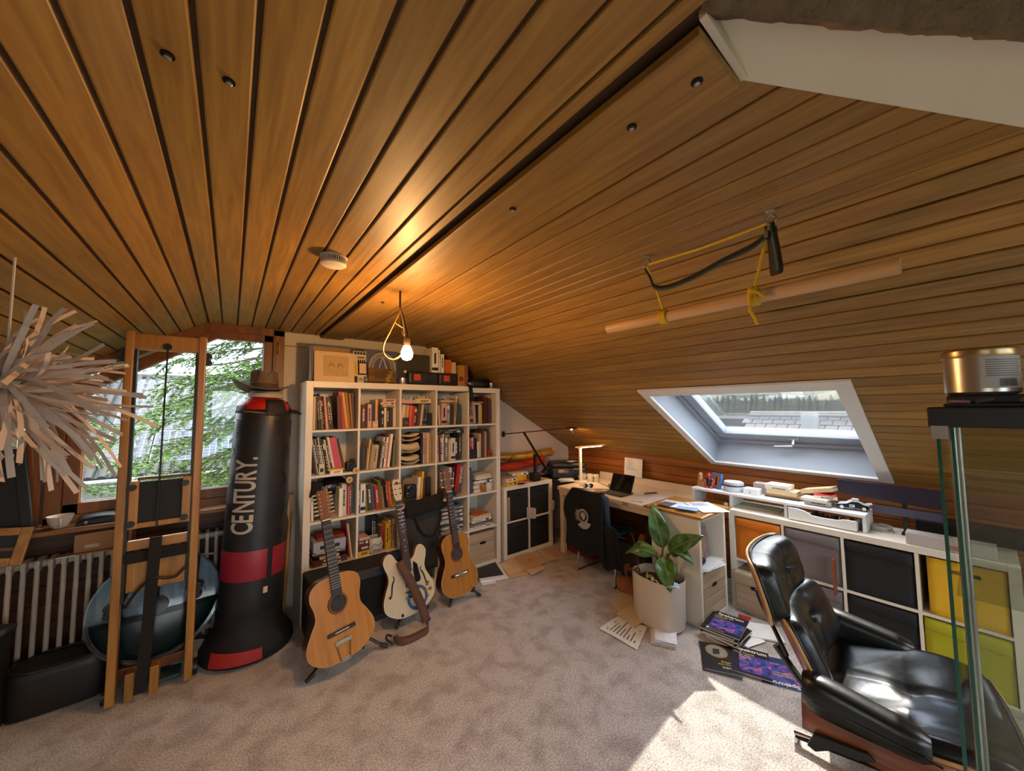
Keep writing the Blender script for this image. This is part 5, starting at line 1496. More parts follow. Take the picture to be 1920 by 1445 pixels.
# ---- dark side table in the corner with the printer
tb = thing('corner_table', 'dark corner table carrying the printer', 'table', (2.66, -.17, 0))
DKT = mat('table_dark', '#241710', .6)
box('top', DKT, 0, .58, 0, .50, .725, .755, tb, bevel=.003)
for x, y in ((.02, .02), (.54, .02), (.02, .46), (.54, .46)):
    box('leg', DKT, x, x + .035, y, y + .035, 0, .725, tb)
PRN = mat('printer_black', '#1d1a17', .4, var=.15)
pr_ = thing('printer', 'black inkjet printer with small screen in the corner', 'printer', (2.665, .045, .756), (0, 0, R(-32)))
box('body', PRN, 0, .43, 0, .33, .0, .13, pr_, bevel=.02)
box('scanner_lid', PRN, .0, .43, .02, .33, .13, .185, pr_, bevel=.018)
box('paper_slot', mat('slot_black', '#060606', .6), .08, .36, .06, .12, .184, .188, pr_)
sp = MB().box(-.07, .07, -.006, .006, -.028, .028).build('control_panel', PRN, pr_, (.13, -.012, .095), (R(-35), 0, 0), bevel=.004)
box('display', mat('display_grey', '#5e5a52', .3), -.05, .02, -.0085, -.005, -.02, .02, sp)
box('output_tray', PRN, .06, .37, -.05, .05, .012, .03, pr_, bevel=.004)
t = thing('paper_pile', 'pile of loose letters in front of the printer', 'papers', (2.72, -.11, .756))
for k in range(5):
    box('sheet', PAPER, -.07, .09, -.07, .06, .004 * k, .004 * k + .003, t, rot=(0, 0, R(14 * k - 30)))
t = thing('paper_sheet', 'white sheet lying on the printer lid', 'paper', (2.98, .0, .943))
MB().grid(lambda u, v: (-.07 + .14 * u, -.05 + .1 * v, .004 + .006 * math.sin(3 * u)), 6, 3).build('sheet', PAPER, t, solid=.001)

# ------------------------------------------------------------------ white desk
DSK = mat('desk_white', '#dcc9ac', .45, var=.04, scale=4)
ds = thing('desk', 'long white desk along the sloping wood wall', 'desk', (2.50, -.20, 0))
box('top', DSK, 0, .79, -1.27, 0, .70, .738, ds, bevel=.003)
box('apron', DSK, .01, .03, -1.26, -.02, .655, .70, ds)
for x, y in ((.02, -.07), (.72, -.07), (.72, -1.25)):
    box('leg', DSK, x, x + .05, y, y + .05, 0, .70, ds, bevel=.003)
box('back_board', DSK, .755, .775, -1.26, 0.0, .738, .82, ds, bevel=.002)
ZD = .7388
box('drawer_tag', mat('tag_green', '#a09b78', .6), -.0012, .001, -.93, -.87, .704, .734, ds)
# red drawer cabinet under the desk
rc_ = thing('drawer_cabinet', 'dark red metal drawer cabinet under the desk', 'cabinet', (2.60, -.62, 0))
RM = mat('cabinet_red', '#7c1410', .4, var=.1)
box('body', RM, 0, .42, 0, .36, .02, .60, rc_, bevel=.006)
for k in range(3):
    dr = box('drawer', RM, -.012, .0, .01, .35, .04 + .185 * k, .21 + .185 * k, rc_, bevel=.003)
    box('handle', STEEL, -.022, -.012, .14, .22, .15 + .185 * k, .16 + .185 * k, dr, bevel=.002)
t = thing('usb_cable', 'thin white cable hanging from the desk edge', 'cable', (0, 0, 0))
MB().tube(crom([(2.62, -.36, ZD + .004), (2.52, -.35, ZD + .004), (2.488, -.35, .70), (2.486, -.345, .5), (2.488, -.33, .36), (2.50, -.35, .34)], 6), .003, 6).build('cable', PAPER, t, smooth=60)
# LED desk lamp
LMW = mat('lamp_white', '#ddd2b8', .4)
lp = thing('desk_lamp', 'white folding LED desk lamp lit on the desk', 'lamp', (2.86, -.235, ZD))
MB().lathe([(.082, 0), (.085, .006), (.08, .016), (0, .018)], 32).build('base', LMW, lp, smooth=40)
box('post', LMW, -.018, .018, -.011, .011, .015, .40, lp, bevel=.004)
hdm = MB().box(-.022, .022, -.37, .065, -.009, .009).build('lamp_head', LMW, lp, (0, 0, .415), (R(-8), 0, 0), bevel=.006)
box('led_panel', emit('led_warm', '#ffe3c0', 26), -.016, .016, -.31, -.04, -.0115, -.0095, hdm)
MB().cyl((-.022, 0, .405), (.022, 0, .405), .017, n=14).build('hinge', LMW, lp, smooth=40)
# mugs
for (x, y, r, lb) in ((2.99, -.265, .04, 'white mug with dark sketch on the desk beside the lamp post'), (2.96, -.19, .035, 'plain cream cup behind the desk lamp post'), (3.03, -.33, .032, 'small cream cup right of the sketched mug')):
    t = thing('mug', lb, 'mug', (x, y, ZD), (0, 0, R(160)))
    MB().lathe([(r * .9, 0), (r, .006), (r, .085), (r * .93, .085), (r * .9, .012), (0, .01)], 24).build('cup', LMW, t, smooth=40)
    MB().tube(crom([(r, 0, .07), (r + .025, 0, .065), (r + .025, 0, .03), (r, 0, .02)], 4), .005, 6).build('handle', LMW, t, smooth=40)
    if 'sketch' in lb:
        MB().tube([(r * math.cos(a) * 1.01, r * math.sin(a) * 1.01, z) for a, z in ((.3, .03), (.15, .05), (-.05, .055), (-.1, .03), (.1, .03))], .002, 5).build('sketch', PRINT_D, t)
# sunglasses / cable knot
t = thing('sunglasses', 'dark sunglasses lying on the desk in front of the lamp', 'glasses', (2.68, -.50, ZD), (0, 0, R(-30)))
for s in (-1, 1):
    MB().lathe([(.0, 0), (.022, .001), (.024, .003), (0, .004)], 18, M=Matrix.Translation((s * .031, 0, .026)) @ Matrix.Rotation(R(80), 4, 'X')).build('lens', mat('lens_dark', '#1a130d', .1), t)
    MB().tube(crom([(s * .056, 0, .034), (s * .062, .03, .03), (s * .06, .09, .018), (s * .05, .12, .004)], 4), .0028, 6).build('temple', mat('frame_brown', '#2b1a0e', .3), t)
    MB().tube([(s * .031 + .025 * math.cos(a), -.002, .026 + .022 * math.sin(a)) for a in [2 * math.pi * k / 20 for k in range(20)]], .0028, 6, closed=True).build('rim', mat('frame_brown', '#2b1a0e', .3), t)
MB().tube([(-.008, -.001, .032), (0, -.003, .035), (.008, -.001, .032)], .003, 6).build('bridge', mat('frame_brown', '#2b1a0e', .3), t)
# tablet with keyboard
tbk = thing('tablet_computer', 'dark tablet computer propped on its keyboard case on the desk', 'tablet', (2.60, -.985, ZD), (0, 0, 0))
box('keyboard_case', mat('keyboard_case', '#2c2722', .7), 0, .19, -.0, .26, 0, .008, tbk, bevel=.002)
kb = MB()
for r in range(5):
    for c in range(12):
        kb.box(.02 + .024 * r, .039 + .024 * r, .014 + .0195 * c, .030 + .0195 * c, .008, .0098)
kb.build('keys', mat('keys_grey', '#4b443c', .6), tbk)['kind'] = 'stuff'
sb_ = MB().box(-.004, .004, 0, .265, 0, .185).build('display', mat('bezel', '#0d0c0c', .3), tbk, (.165, .0, .012), (0, R(24), 0), bevel=.003)
box('glass', mat('screen_glass', '#15110f', .06, var=.6, scale=30), -.0046, -.0038, .008, .257, .008, .177, sb_)
MB().box(.004, .006, .0, .265, 0, .185).build('edge', STEEL, sb_)
box('kickstand', mat('keyboard_case', '#2c2722', .7), .17, .25, .03, .235, .0, .006, tbk)
# papers, card, pens on desk
for (x, y, w, d, rz, col, lb) in ((2.66, -.66, .10, .07, 15, '#b5695a', 'small red printed card on the desk left of the keyboard'), (2.70, -1.20, .21, .29, 18, '#d3c0b4', 'white sheet right of the tablet on the desk'), (2.86, -1.28, .21, .29, -12, '#d8c8ba', 'white sheet farther back right of the tablet'), (2.64, -1.36, .2, .28, 40, '#d6c6bc', 'white sheet near the wooden board end of the desk'), (3.05, -.50, .2, .16, 25, '#cdb490', 'cream sheet behind the tablet near the mugs')):
    t = thing('paper_sheet', lb, 'paper', (x, y, ZD), (0, 0, R(rz)))
    rr = random.Random(int(abs(x * 1000)))
    MB().grid(lambda u, v: (-w / 2 + w * u, -d / 2 + d * v, .0015 + .003 * math.sin(4 * u + 3 * v) ** 2), 6, 6).build('sheet', mat('cov_' + col, col, .8), t, solid=.0006)
tag(MB().cyl((0, 0, .006), (.13, -.05, .006), .005, n=8).cyl((.0, .0, .006), (-.012, .0046, .006), .005, .001, n=8).build('pencil', mat('pencil_maroon', '#5a3a34', .5), None, (2.89, -1.06, ZD)), 'dark red pencil lying right of the tablet', 'pencil')
tag(MB().cyl((0, 0, .006), (.11, -.07, .006), .0045, n=8).cyl((0, 0, .006), (-.01, .006, .006), .0045, .001, n=8).build('pen', mat('pen_brown', '#6e5040', .5), None, (2.94, -1.03, ZD)), 'brown pen lying behind the dark red pencil', 'pen')
t = thing('cable', 'dark cable running from sunglasses to the tablet', 'cable', (0, 0, 0))
MB().tube(crom([(2.60, -.46, ZD + .003), (2.64, -.56, ZD + .003), (2.72, -.60, ZD + .003), (2.80, -.70, ZD + .003), (2.86, -.66, ZD + .003), (2.95, -.5, ZD + .003), (3.0, -.38, ZD + .003)], 6), .0028, 6).build('cable', PRINT_D, t, smooth=60)
t = thing('green_case', 'small olive pouch on the desk behind the tablet corner', 'pouch', (2.93, -.62, ZD), (0, 0, R(20)))
MB().prism([(-.045, 0), (.045, 0), (.03, .028), (.0, .034), (-.03, .02)], -.03, .03, 'y').build('pouch', mat('olive_cloth', '#6b6540', .8), t, bevel=.006)
box('zip', BRASS, -.02, .02, -.031, -.029, .012, .015, t)
# sheet propped up on the back board
t = thing('propped_sheet', 'white printed sheet propped upright against the wood wall', 'paper', (3.235, -.575, .822), (0, R(6), 0))
MB().grid(lambda u, v: (.008 * math.sin(3 * u), -.235 * u, .21 * v), 6, 6).build('sheet', PAPER, t, solid=.0012)
b = MB()
rr = random.Random(4)
for k in range(7):
    b.box(-.003, -.0005, -.03 - rr.uniform(.06, .14), -.03, .19 - .018 * k, .193 - .018 * k)
b.build('text_lines', mat('ink_grey', '#7a6a5a', .7), t)

# ---- desk chair with a black vest hung over it
BLUE = mat('chair_blue', '#1d3a50', .5, var=.1)
dc = thing('desk_chair', 'blue plastic shell chair on a chrome sled base pulled to the desk', 'chair', (2.50, -.87, 0))
MB().grid(lambda u, v: (-.245 - .03 * v + .06 * (2 * u - 1) ** 2 * .6, -.22 + .44 * u, .44 + .40 * v - .03 * (2 * u - 1) ** 4 * v), 12, 10).build('backrest', BLUE, dc, solid=.018, smooth=60)
MB().grid(lambda u, v: (-.245 + .44 * v, -.21 + .42 * u, .445 - .02 * math.sin(math.pi * v) + .012 * (2 * u - 1) ** 2), 10, 10).build('seat', BLUE, dc, solid=.02, smooth=60)
for s in (-1, 1):
    MB().tube(crom([(-.10, s * .16, .43), (-.13, s * .205, .38), (-.175, s * .225, .02), (-.16, s * .225, .011), (.20, s * .225, .011), (.215, s * .225, .03), (.15, s * .2, .38), (.10, s * .16, .43)], 5), .009, 8).build('sled_leg', CHROME, dc, smooth=50)
MB().cyl((.0, -.22, .40), (.0, .22, .40), .009, n=8).build('cross_bar', CHROME, dc, smooth=50)
VST = mat('vest_leather', '#060606', .9, var=.3, scale=6, bump=.3, bscale=14)
vs = thing('leather_vest', 'black leather vest with white skull patch hung over the desk chair', 'vest', (2.235, -.87, 0))
def vest(u, v):
    y = .19 - .36 * u
    flare = .05 * (1 - v) + (.075 * math.sin(math.pi * min(1, (1 - v) * 1.6)) if u < .25 else 0)
    y += flare * (1 - 2 * u)
    z = .30 + .54 * v - (.03 * math.sin(3.1 * u) if v < .2 else 0)
    x = -.012 - .035 * (1 - v) * (1 - .3 * math.sin(9 * u)) - .012 * math.sin(7 * u + 4 * v)
    return (x, y, z)
MB().grid(vest, 22, 22).build('back', VST, vs, solid=.012, smooth=70)
def vfront(u, v):
    return (.02 + .05 * v + .01 * math.sin(8 * u), .18 - .34 * u, .845 - .012 - .10 * v ** 2)
MB().grid(vfront, 12, 6).build('shoulder', VST, vs, solid=.012, smooth=70)
def skirt(u, v):
    return (-.03 + .05 * u + .012 * math.sin(10 * u), -.12 - .19 * u - .07 * (1 - v), .20 + .36 * v - .02 * math.sin(8 * u))
MB().grid(skirt, 14, 12).build('side_panel', VST, vs, solid=.012, smooth=70)
# patch: ring, skull, rays
PT = mat('patch_white', '#a79f93', .8)
pm = Matrix.Translation((-.062, .008, .60)) @ Matrix.Rotation(R(-12), 4, 'X') @ Matrix.Rotation(R(-90), 4, 'Z') @ Matrix.Rotation(R(90), 4, 'X') @ Matrix.Scale(-1, 4, (1, 0, 0))
def P3(x, y, h=0.0):
    return pm @ Vector((x, y, h))
b = MB()
for k in range(22):
    b.grid(lambda u, v: P3((.046 + .020 * v) * math.cos(R(16.4 * k) + R(12) * u), .012 + (.046 + .020 * v) * math.sin(R(16.4 * k) + R(12) * u), -.004), 2, 1)
b.grid(lambda u, v: P3((.030 + .055 * v) * math.cos(R(200) + R(140) * u), -.035 + (.020 + .05 * v) * math.sin(R(200) + R(140) * u), -.004), 14, 1)
for k in range(9):
    a = R(-25 + 9 * k)
    b.ribbon([P3(.07 * math.cos(a), .01 + .07 * math.sin(a), -.004), P3((.09 + .012 * (k % 2)) * math.cos(a), .01 + .09 * math.sin(a), -.004)], .003, P3(-math.sin(a), math.cos(a)) - P3(0, 0))
b.build('patch_ring', PT, vs, solid=.002)
b = MB()
b.grid(lambda u, v: P3(.030 * math.cos(2 * math.pi * u) * v, .018 + .030 * math.sin(2 * math.pi * u) * v, -.006 - .004 * (1 - v)), 18, 3)
b.grid(lambda u, v: P3(-.014 + .028 * u, -.022 + .022 * v, -.006), 3, 2)
b.build('patch_skull', PT, vs, solid=.002)
b = MB()
for sx_ in (-.010, .010):
    b.grid(lambda u, v, sx_=sx_: P3(sx_ + .0065 * math.cos(2 * math.pi * u) * v, .014 + .0075 * math.sin(2 * math.pi * u) * v, -.0135), 10, 2)
b.build('patch_eyes', PRINT_D, vs)
# small ukulele leaning under the desk
uk = thing('ukulele', 'small orange brown ukulele leaning under the desk', 'ukulele', (2.30, -1.20, .012))
uk.matrix_world = Matrix.Translation((2.31, -1.19, .01)) @ Matrix.Rotation(R(-52), 4, 'Z') @ Matrix.Rotation(R(-32), 4, 'X') @ Matrix.Rotation(R(22), 4, 'Y')
UKM = wood('ukulele_wood', '#7a3c14', '#9a5420', 'Z', rough=.3, coat=.3, rnd=0)
olu = outline([(0, 0), (.008, .05), (.05, .082), (.09, .078), (.13, .058), (.16, .058), (.2, .066), (.235, .045), (.245, 0)], 5)
MB().prism(olu, 0, .06, 'y').build('body', wood('ukulele_dark', '#3a1c0e', '#52290f', 'Z'), uk, smooth=40)
MB().prism(olu, -.003, .0, 'y').build('soundboard', UKM, uk, smooth=40)
MB().cyl((0, -.004, .16), (0, -.002, .16), .025, n=20).build('sound_hole', PRINT_D, uk)
MB().prism([(-.019, .2), (.019, .2), (.016, .45), (-.016, .45)], -.012, .012, 'y').build('neck', mat('rosewood', '#2a1a14', .5), uk)
MB().prism([(-.017, .45), (.017, .45), (.026, .48), (.022, .53), (-.022, .53), (-.026, .48)], -.010, .006, 'y').build('headstock', UKM, uk)
tag(box('drawer_unit', mat('cab_brown', '#2c1d12', .7), 0, .4, 0, .36, .01, .62, None, .004, (2.80, -1.46, 0)), 'dark brown cabinet in the shade under the desk', 'cabinet')

# ------------------------------------------------------------------ end unit with wooden board, open towards the room
pd, pw_, ph_ = cube_unit('end_unit', 'white single column shelf unit at the right end of the desk', (2.315, -1.865, 0), 0, 1, 2, .44, .79, .39, ft=.03)
tag(box('plywood_board', wood('plywood', '#8a5a22', '#b07a34', 'Y', rnd=0), 0, .50, 0, .475, 0, .018, None, .002, (2.29, -1.90, .7905)), 'thin plywood board lying on the end unit top', 'board')
crate('storage_box', 'pale wooden lidded box standing in the lower part of the end unit', 2.35, -1.862, .0315, .37, .34, .345)
t = thing('end_unit_papers', 'loose papers and black mouse on the end unit middle shelf', 'papers', (2.36, -1.86, .404))
for k in range(3):
    MB().grid(lambda u, v: (.02 * k + .26 * u, -.03 + .24 * v, .002 + .004 * k + (.02 * (1 - v) ** 3 * (k == 2) * -1)), 4, 4).build('sheet', PAPER, t, solid=.001, rot=(0, 0, R(5 * k - 8)))
t = thing('computer_mouse', 'black computer mouse on papers in the end unit', 'mouse', (2.46, -1.80, .422))
MB().lathe([(.0, 0), (.03, .002), (.034, .012), (.025, .028), (0, .034)], 20, sx=1.5).build('shell', BLACK, t, smooth=60)
box('wheel', STEEL, .02, .035, -.003, .003, .026, .032, t)
put_book('d', .10, .20, .2, (2.35, -1.80, .54), (0, 0, 0), 0, 'dark brown box file at the back of the end unit upper shelf', 'papers in the end unit')
t = thing('picture_card', 'mottled pinkish picture card standing in the end unit', 'card', (2.56, -1.79, .404), (R(-8), 0, R(8)))
box('card', mat('mottled_card', '#8f7470', .6, var=.6, scale=26), 0, .13, 0, .003, 0, .235, t)
tag(box('cardboard_folder', mat('folder_tan', '#a5814f', .7), 0, .09, 0, .25, 0, .20, None, .002, (2.47, -1.78, .404)), 'tan cardboard folder behind the picture card in the end unit', 'folder')
# papers on the plywood board
ZP = .8092
for (x, y, w, d, rz, col, lb) in ((2.52, -1.62, .21, .30, 10, '#c8cbd4', 'large white sheet on the plywood board'), (2.60, -1.79, .21, .30, -35, '#d3d8e4', 'printed white sheet hanging over the plywood board edge'), (2.44, -1.66, .10, .18, 30, '#dfe3ec', 'white envelope on the plywood board'), (2.42, -1.56, .14, .10, 5, '#5a4a44', 'dark picture postcard on the plywood board'), (2.40, -1.74, .10, .15, 20, '#8fa3bb', 'blue grey leaflet under the envelope')):
    t = thing('paper_sheet', lb, 'paper', (x, y, ZP), (0, 0, R(rz)))
    MB().grid(lambda u, v: (-w / 2 + w * u, -d / 2 + d * v, .001 + .0022 * math.sin(5 * u + 2 * v) ** 2), 6, 6).build('sheet', mat('cov_' + col, col, .75), t, solid=.0006)
    if 'printed' in lb or 'large' in lb:
        b = MB()
        for k in range(6):
            b.box(-w * .38, w * (.38 - .12 * (k % 3)), d * (.36 - .05 * k), d * (.36 - .05 * k) + .003, .0044, .0048)
        b.build('text_lines', mat('ink_grey', '#7a6a5a', .7), t)
    ZP += .0045

# ------------------------------------------------------------------ long low unit under the skylight
KW = 1.41
kr, kcw, kch = cube_unit('cube_unit', 'long white four by two cube unit below the skylight', (2.83, -1.865, 0), R(-90), 4, 2, KW, .775, .39)
def krp(i, j, dy=.012):
    """front-left-bottom of cell in world: local x runs towards -Y"""
    lx = .042 + i * (kcw + .016) + .004
    lz = .042 + j * (kch + .016) + .001
    return (2.83 + dy, -1.865 - lx, lz)
FAB = lambda n, c: mat(n, c, .75, var=.10, scale=6, bump=.12, bscale=160)
ORA, GRY, BKF, YEL, LIM = FAB('box_orange', '#d8770f'), FAB('box_grey', '#726a6c'), FAB('box_black2', '#15171a'), FAB('box_yellow', '#e0b01c'), FAB('box_lime', '#b5ae12')
for (i, j, m, lb, sl) in ((0, 1, ORA, 'orange fabric box in the upper row below the skylight', False), (1, 1, GRY, 'grey fabric box in the upper row below the skylight', False), (2, 1, BKF, 'black fabric box in the upper row below the skylight', False),
                          (3, 1, YEL, 'golden yellow slotted box in the upper row below the skylight', True), (1, 0, GRY, 'grey fabric box in the lower row behind the lounge chair', False), (2, 0, BKF, 'black fabric box in the lower row behind the lounge chair', False), (3, 0, LIM, 'yellow green fabric box in the lower row below the skylight', False)):
    dy = .012
    t = fabric_box(lb, m, krp(i, j, dy), R(-90), kcw - .008 - (.03 if sl else 0), kch - .012, slot=sl, fold=not sl, group='coloured boxes below the skylight')
    if sl:
        t.location.y -= .028
crate('storage_box', 'pale wooden lidded box protruding from the lower left cell below the skylight', 2.775, -1.909, .0425, .30, .36, .265, rot=R(-90))
# orange-brown board sticking out between grey and black boxes
tag(box('wooden_stick', wood('slat_wood', '#7a3a14', '#96501e', 'Z', rnd=0), 0, .05, 0, .012, 0, .235, None, .002, (2.765, -2.535, .36)), 'brown wooden slat standing out between grey and black boxes', 'slat')

# ---- riser with drawer
ZK = .776
ri = thing('monitor_riser', 'long white riser shelf with drawer standing on the low unit', 'riser', (2.90, -1.53, 0))
box('top', WHITE_C, .0, .26, -1.155, 0, .872, .892, ri, bevel=.003)
for y in (-.02, -.335, -.72, -1.155):
    box('support', WHITE_C, .01, .25, y, y + .02, ZK if y < -.3 else .74, .872, ri, bevel=.002)
dd = MB().prism([(-.375, 0), (0, 0), (0, .085), (-.05, .086), (-.10, .078), (-.14, .055), (-.20, .052), (-.28, .055), (-.31, .066), (-.375, .068)], 0, .012, 'x').build('drawer', WHITE_C, ri, (-.025, -.735, ZK + .004), bevel=.003)
MB().box(.012, .24, -.375, -.365, 0, .06).box(.012, .24, -.01, 0, 0, .06).box(.012, .24, -.365, -.01, 0, .006).build('drawer_box', WHITE_C, dd)
t = thing('drawer_clutter', 'dark small clutter inside the riser drawer', 'clutter', (2.90, -2.45, ZK + .012))
b = MB()
rr = random.Random(6)
for k in range(10):
    b.box(*sorted((rr.uniform(.0, .1), rr.uniform(.1, .2))), -.15 + .025 * k, -.13 + .025 * k, 0, rr.uniform(.02, .05))
b.build('bits', BLACK, t, bevel=.004)
tag(box('writing_pad', mat('pad_green', '#b9c2b6', .6), 0, .21, -.32, 0, 0, .008, None, .002, (2.985, -1.85, ZK), (0, 0, R(3))), 'flat pale green pad under the riser shelf', 'pad')
t = thing('ink_bottle', 'small dark ink bottle with cream label under the riser end', 'bottle', (2.93, -1.81, ZK))
MB().lathe([(.016, 0), (.018, .003), (.018, .045), (.012, .055), (.012, .06), (0, .06)], 18).build('bottle', PRINT_D, t, smooth=40)
MB().lathe([(.0185, .004), (.0185, .028)], 18).build('label', PAGES, t)
ZR = .8925
# wooden block figures, red figure, picture, pouch, boxes, books, model car
t = thing('wooden_figure', 'small turned wooden figure on a block at the left of the riser', 'figure', (2.99, -1.575, ZR))
WB = wood('beech', '#a9764a', '#c08c5c', 'Z', rnd=0)
box('block', WB, 0, .05, -.10, .03, 0, .055, t, bevel=.004)
MB().lathe([(.02, .055), (.024, .075), (.018, .095), (.02, .11), (.012, .125), (0, .128)], 18).build('figure', WB, t, smooth=50)
t = thing('red_figurine', 'small red and black toy figurine on the riser', 'figurine', (2.975, -1.655, ZR))
RF = mat('toy_red', '#b0202a', .3)
for s in (-1, 1):
    MB().lathe([(0, 0), (.016, .002), (.018, .012), (.01, .022), (0, .024)], 12, c=(0, s * .02, 0), sx=1.4).build('foot', RF, t, smooth=60)
    MB().tube([(0, s * .016, .02), (0, s * .012, .05)], .007, 8).build('leg', mat('toy_black', '#151515', .3), t, smooth=60)
    MB().tube([(0, s * .022, .085), (-.004, s * .045, .07), (-.008, s * .05, .05)], [.008, .007, .008], 8).build('arm', RF, t, smooth=60)
MB().lathe([(0, .04), (.02, .046), (.024, .065), (.018, .09), (0, .096)], 16).build('torso', mat('toy_black', '#151515', .3), t, smooth=60)
MB().lathe([(0, .09), (.018, .095), (.02, .115), (.010, .132), (0, .135)], 16).build('head', RF, t, smooth=60)
t = thing('small_picture', 'small blue framed picture leaning on the riser', 'frame', (3.0, -1.70, ZR), (0, R(12), R(-28)))
ring(MB(), -.055, .055, 0, .135, -.042, .042, .014, .121, -.009, .009).build('frame', mat('frame_blue', '#3f77b8', .4), t, rot=(R(90), 0, R(-90)))
box('picture', mat('picture_orange', '#b87a52', .5, var=.3, scale=20), -.003, .002, -.042, .042, .014, .121, t)
MB().prism([(-.012, .03), (.012, .03), (.006, .07), (.01, .1), (-.006, .1), (-.008, .07)], -.006, -.003, 'x').build('silhouette', PRINT_D, t)
t = thing('headphone_case', 'round grey white zipped case on the riser', 'case', (3.02, -1.84, ZR))
GC = mat('case_grey', '#b6bac2', .6)
MB().lathe([(.085, 0), (.092, .01), (.09, .045), (.085, .05)], 32, sx=.95, sy=.85).build('shell', GC, t, smooth=50)
MB().lathe([(.088, .05), (.09, .055), (.088, .075), (.07, .085), (0, .086)], 32, sx=.95, sy=.85, M=Matrix.Rotation(R(4), 4, 'Y')).build('lid', GC, t, smooth=50)
MB().lathe([(.0905, .047), (.0905, .054)], 32, sx=.955, sy=.855).build('zip', PRINT_D, t)
t = thing('white_box', 'small white gadget box right of the round case', 'box', (2.96, -2.045, ZR))
box('carton', WHITE_C, 0, .085, 0, .11, 0, .05, t, bevel=.003)
MB().cyl((-.001, .06, .02), (.001, .06, .02), .006, n=12).build('mark', mat('ink_grey', '#7a6a5a', .7), t)
tag(box('brown_carton', mat('carton_pinkgrey', '#a99a92', .6), 0, .08, 0, .10, 0, .085, None, .003, (3.07, -2.075, ZR)), 'taupe box standing behind the small white gadget box', 'box')
def ystack(x, y, z, specs, where, group, rz=0):
    """lying books whose length runs along Y"""
    for k, (c, L, D, T, tw, dx, dy) in enumerate(specs):
        L, D, T = L / 1000, D / 1000, T / 1000
        o = put_book(c, T, L, D, (0, 0, 0), (0, 0, 0), rb.choice([0, 1]), '%s%s book %s, %s from bottom' % ('thick ' if T > .033 else ('thin ' if T < .012 else ''), PAL[c][1], where, ORD[k]), group)
        a = R(-90 + rz + tw)
        o.rotation_euler = (Matrix.Rotation(a, 4, 'Z') @ Matrix(((0, 0, 1, 0), (0, 1, 0, 0), (-1, 0, 0, 0), (0, 0, 0, 1)))).to_euler()
        off = Matrix.Rotation(a, 3, 'Z') @ Vector((-L / 2, -D / 2, 0))
        o.location = (x + dx + off.x, y + dy + off.y, z + T)
        z += T + .0006
ystack(3.08, -2.19, ZR, [('d', 230, 150, 8, 0, .0, 0), ('t', 220, 150, 20, 1, .01, -.01), ('c', 200, 150, 34, -2, .0, .0), ('w', 165, 140, 20, 2, .0, .03), ('w', 160, 140, 16, -3, 0, .03)], 'in the taller pile on the riser', 'books on the riser')
put_book('c', .03, .19, .14, (3.05, -2.30, .976), (R(90), R(0), R(90 + 8)), 0, 'cream book tilted across the riser pile', 'books on the riser').rotation_euler = (Matrix.Rotation(R(-98), 4, 'Z') @ Matrix.Rotation(R(-14), 4, 'Y') @ Matrix(((0, 0, 1, 0), (0, 1, 0, 0), (-1, 0, 0, 0), (0, 0, 0, 1)))).to_euler()
ystack(3.02, -2.42, ZR, [('g', 130, 150, 8, 0, 0, -.01), ('l', 150, 150, 22, 2, .0, 0), ('w', 150, 150, 20, -2, -.01, .01), ('w', 130, 140, 22, 14, .03, -.03), ('r', 128, 138, 4, 14, .03, -.03)], 'in the shorter pile beside the model car', 'books on the riser')
# model sports car, white over black with number panel
t = thing('model_car', 'small black and white model rally car on the riser end', 'model car', (3.03, -2.60, ZR), (0, 0, R(-78)))
CB_ = mat('car_black', '#14161c', .25)
CW_ = mat('car_white', '#d5d7dc', .25)
side = [(-.088, .016), (-.086, .034), (-.06, .040), (-.03, .044), (-.004, .062), (.03, .063), (.06, .046), (.084, .040), (.09, .024), (.088, .014)]
MB().prism([(x, z) for x, z in side], -.032, .032, 'y').build('body', CB_, t, bevel=.006)
MB().prism([(-.086, .032), (-.06, .042), (-.03, .046), (-.004, .064), (.03, .065), (.06, .048), (.086, .042), (.086, .039), (.058, .044), (.03, .06), (-.002, .059), (-.03, .041), (-.06, .036)], -.0328, .0328, 'y').build('livery', CW_, t)
box('number_panel', CW_, -.016, .012, -.0336, .0336, .022, .040, t)
text('49', PRINT_D, .016, t, (-.014, -.0342, .025), (R(90), 0, 0))
box('roof_rack', CW_, -.0, .036, -.018, .018, .068, .078, t, bevel=.003)
MB().box(.002, .006, -.016, -.012, .062, .07).box(.03, .034, .012, .016, .062, .07).build('rack_posts', CB_, t)
MB().prism([(.072, .044), (.102, .052), (.100, .056), (.07, .048)], -.03, .03, 'y').build('spoiler', CW_, t)
for x in (-.056, .058):
    for s in (-1, 1):
        w_ = MB().cyl((x, s * .026, .0175), (x, s * .035, .0175), .0175, n=20).build('wheel', CB_, t, smooth=40)
        MB().cyl((x, s * .0352, .0175), (x, s * .036, .0175), .0115, n=10).build('rim', CW_, w_)
t = thing('cable_coil', 'coiled pale cable lying right of the riser', 'cable', (3.07, -2.735, ZK))
pts = []
for k in range(90):
    a = 2 * math.pi * k / 22
    pts.append((.055 * math.cos(a) + .004 * math.sin(a * 3), .05 * math.sin(a), .006 + .0055 * (k / 22)))
MB().tube(pts, .0045, 6).build('coil', mat('cable_grey', '#b4b2a6', .5), t, smooth=60)
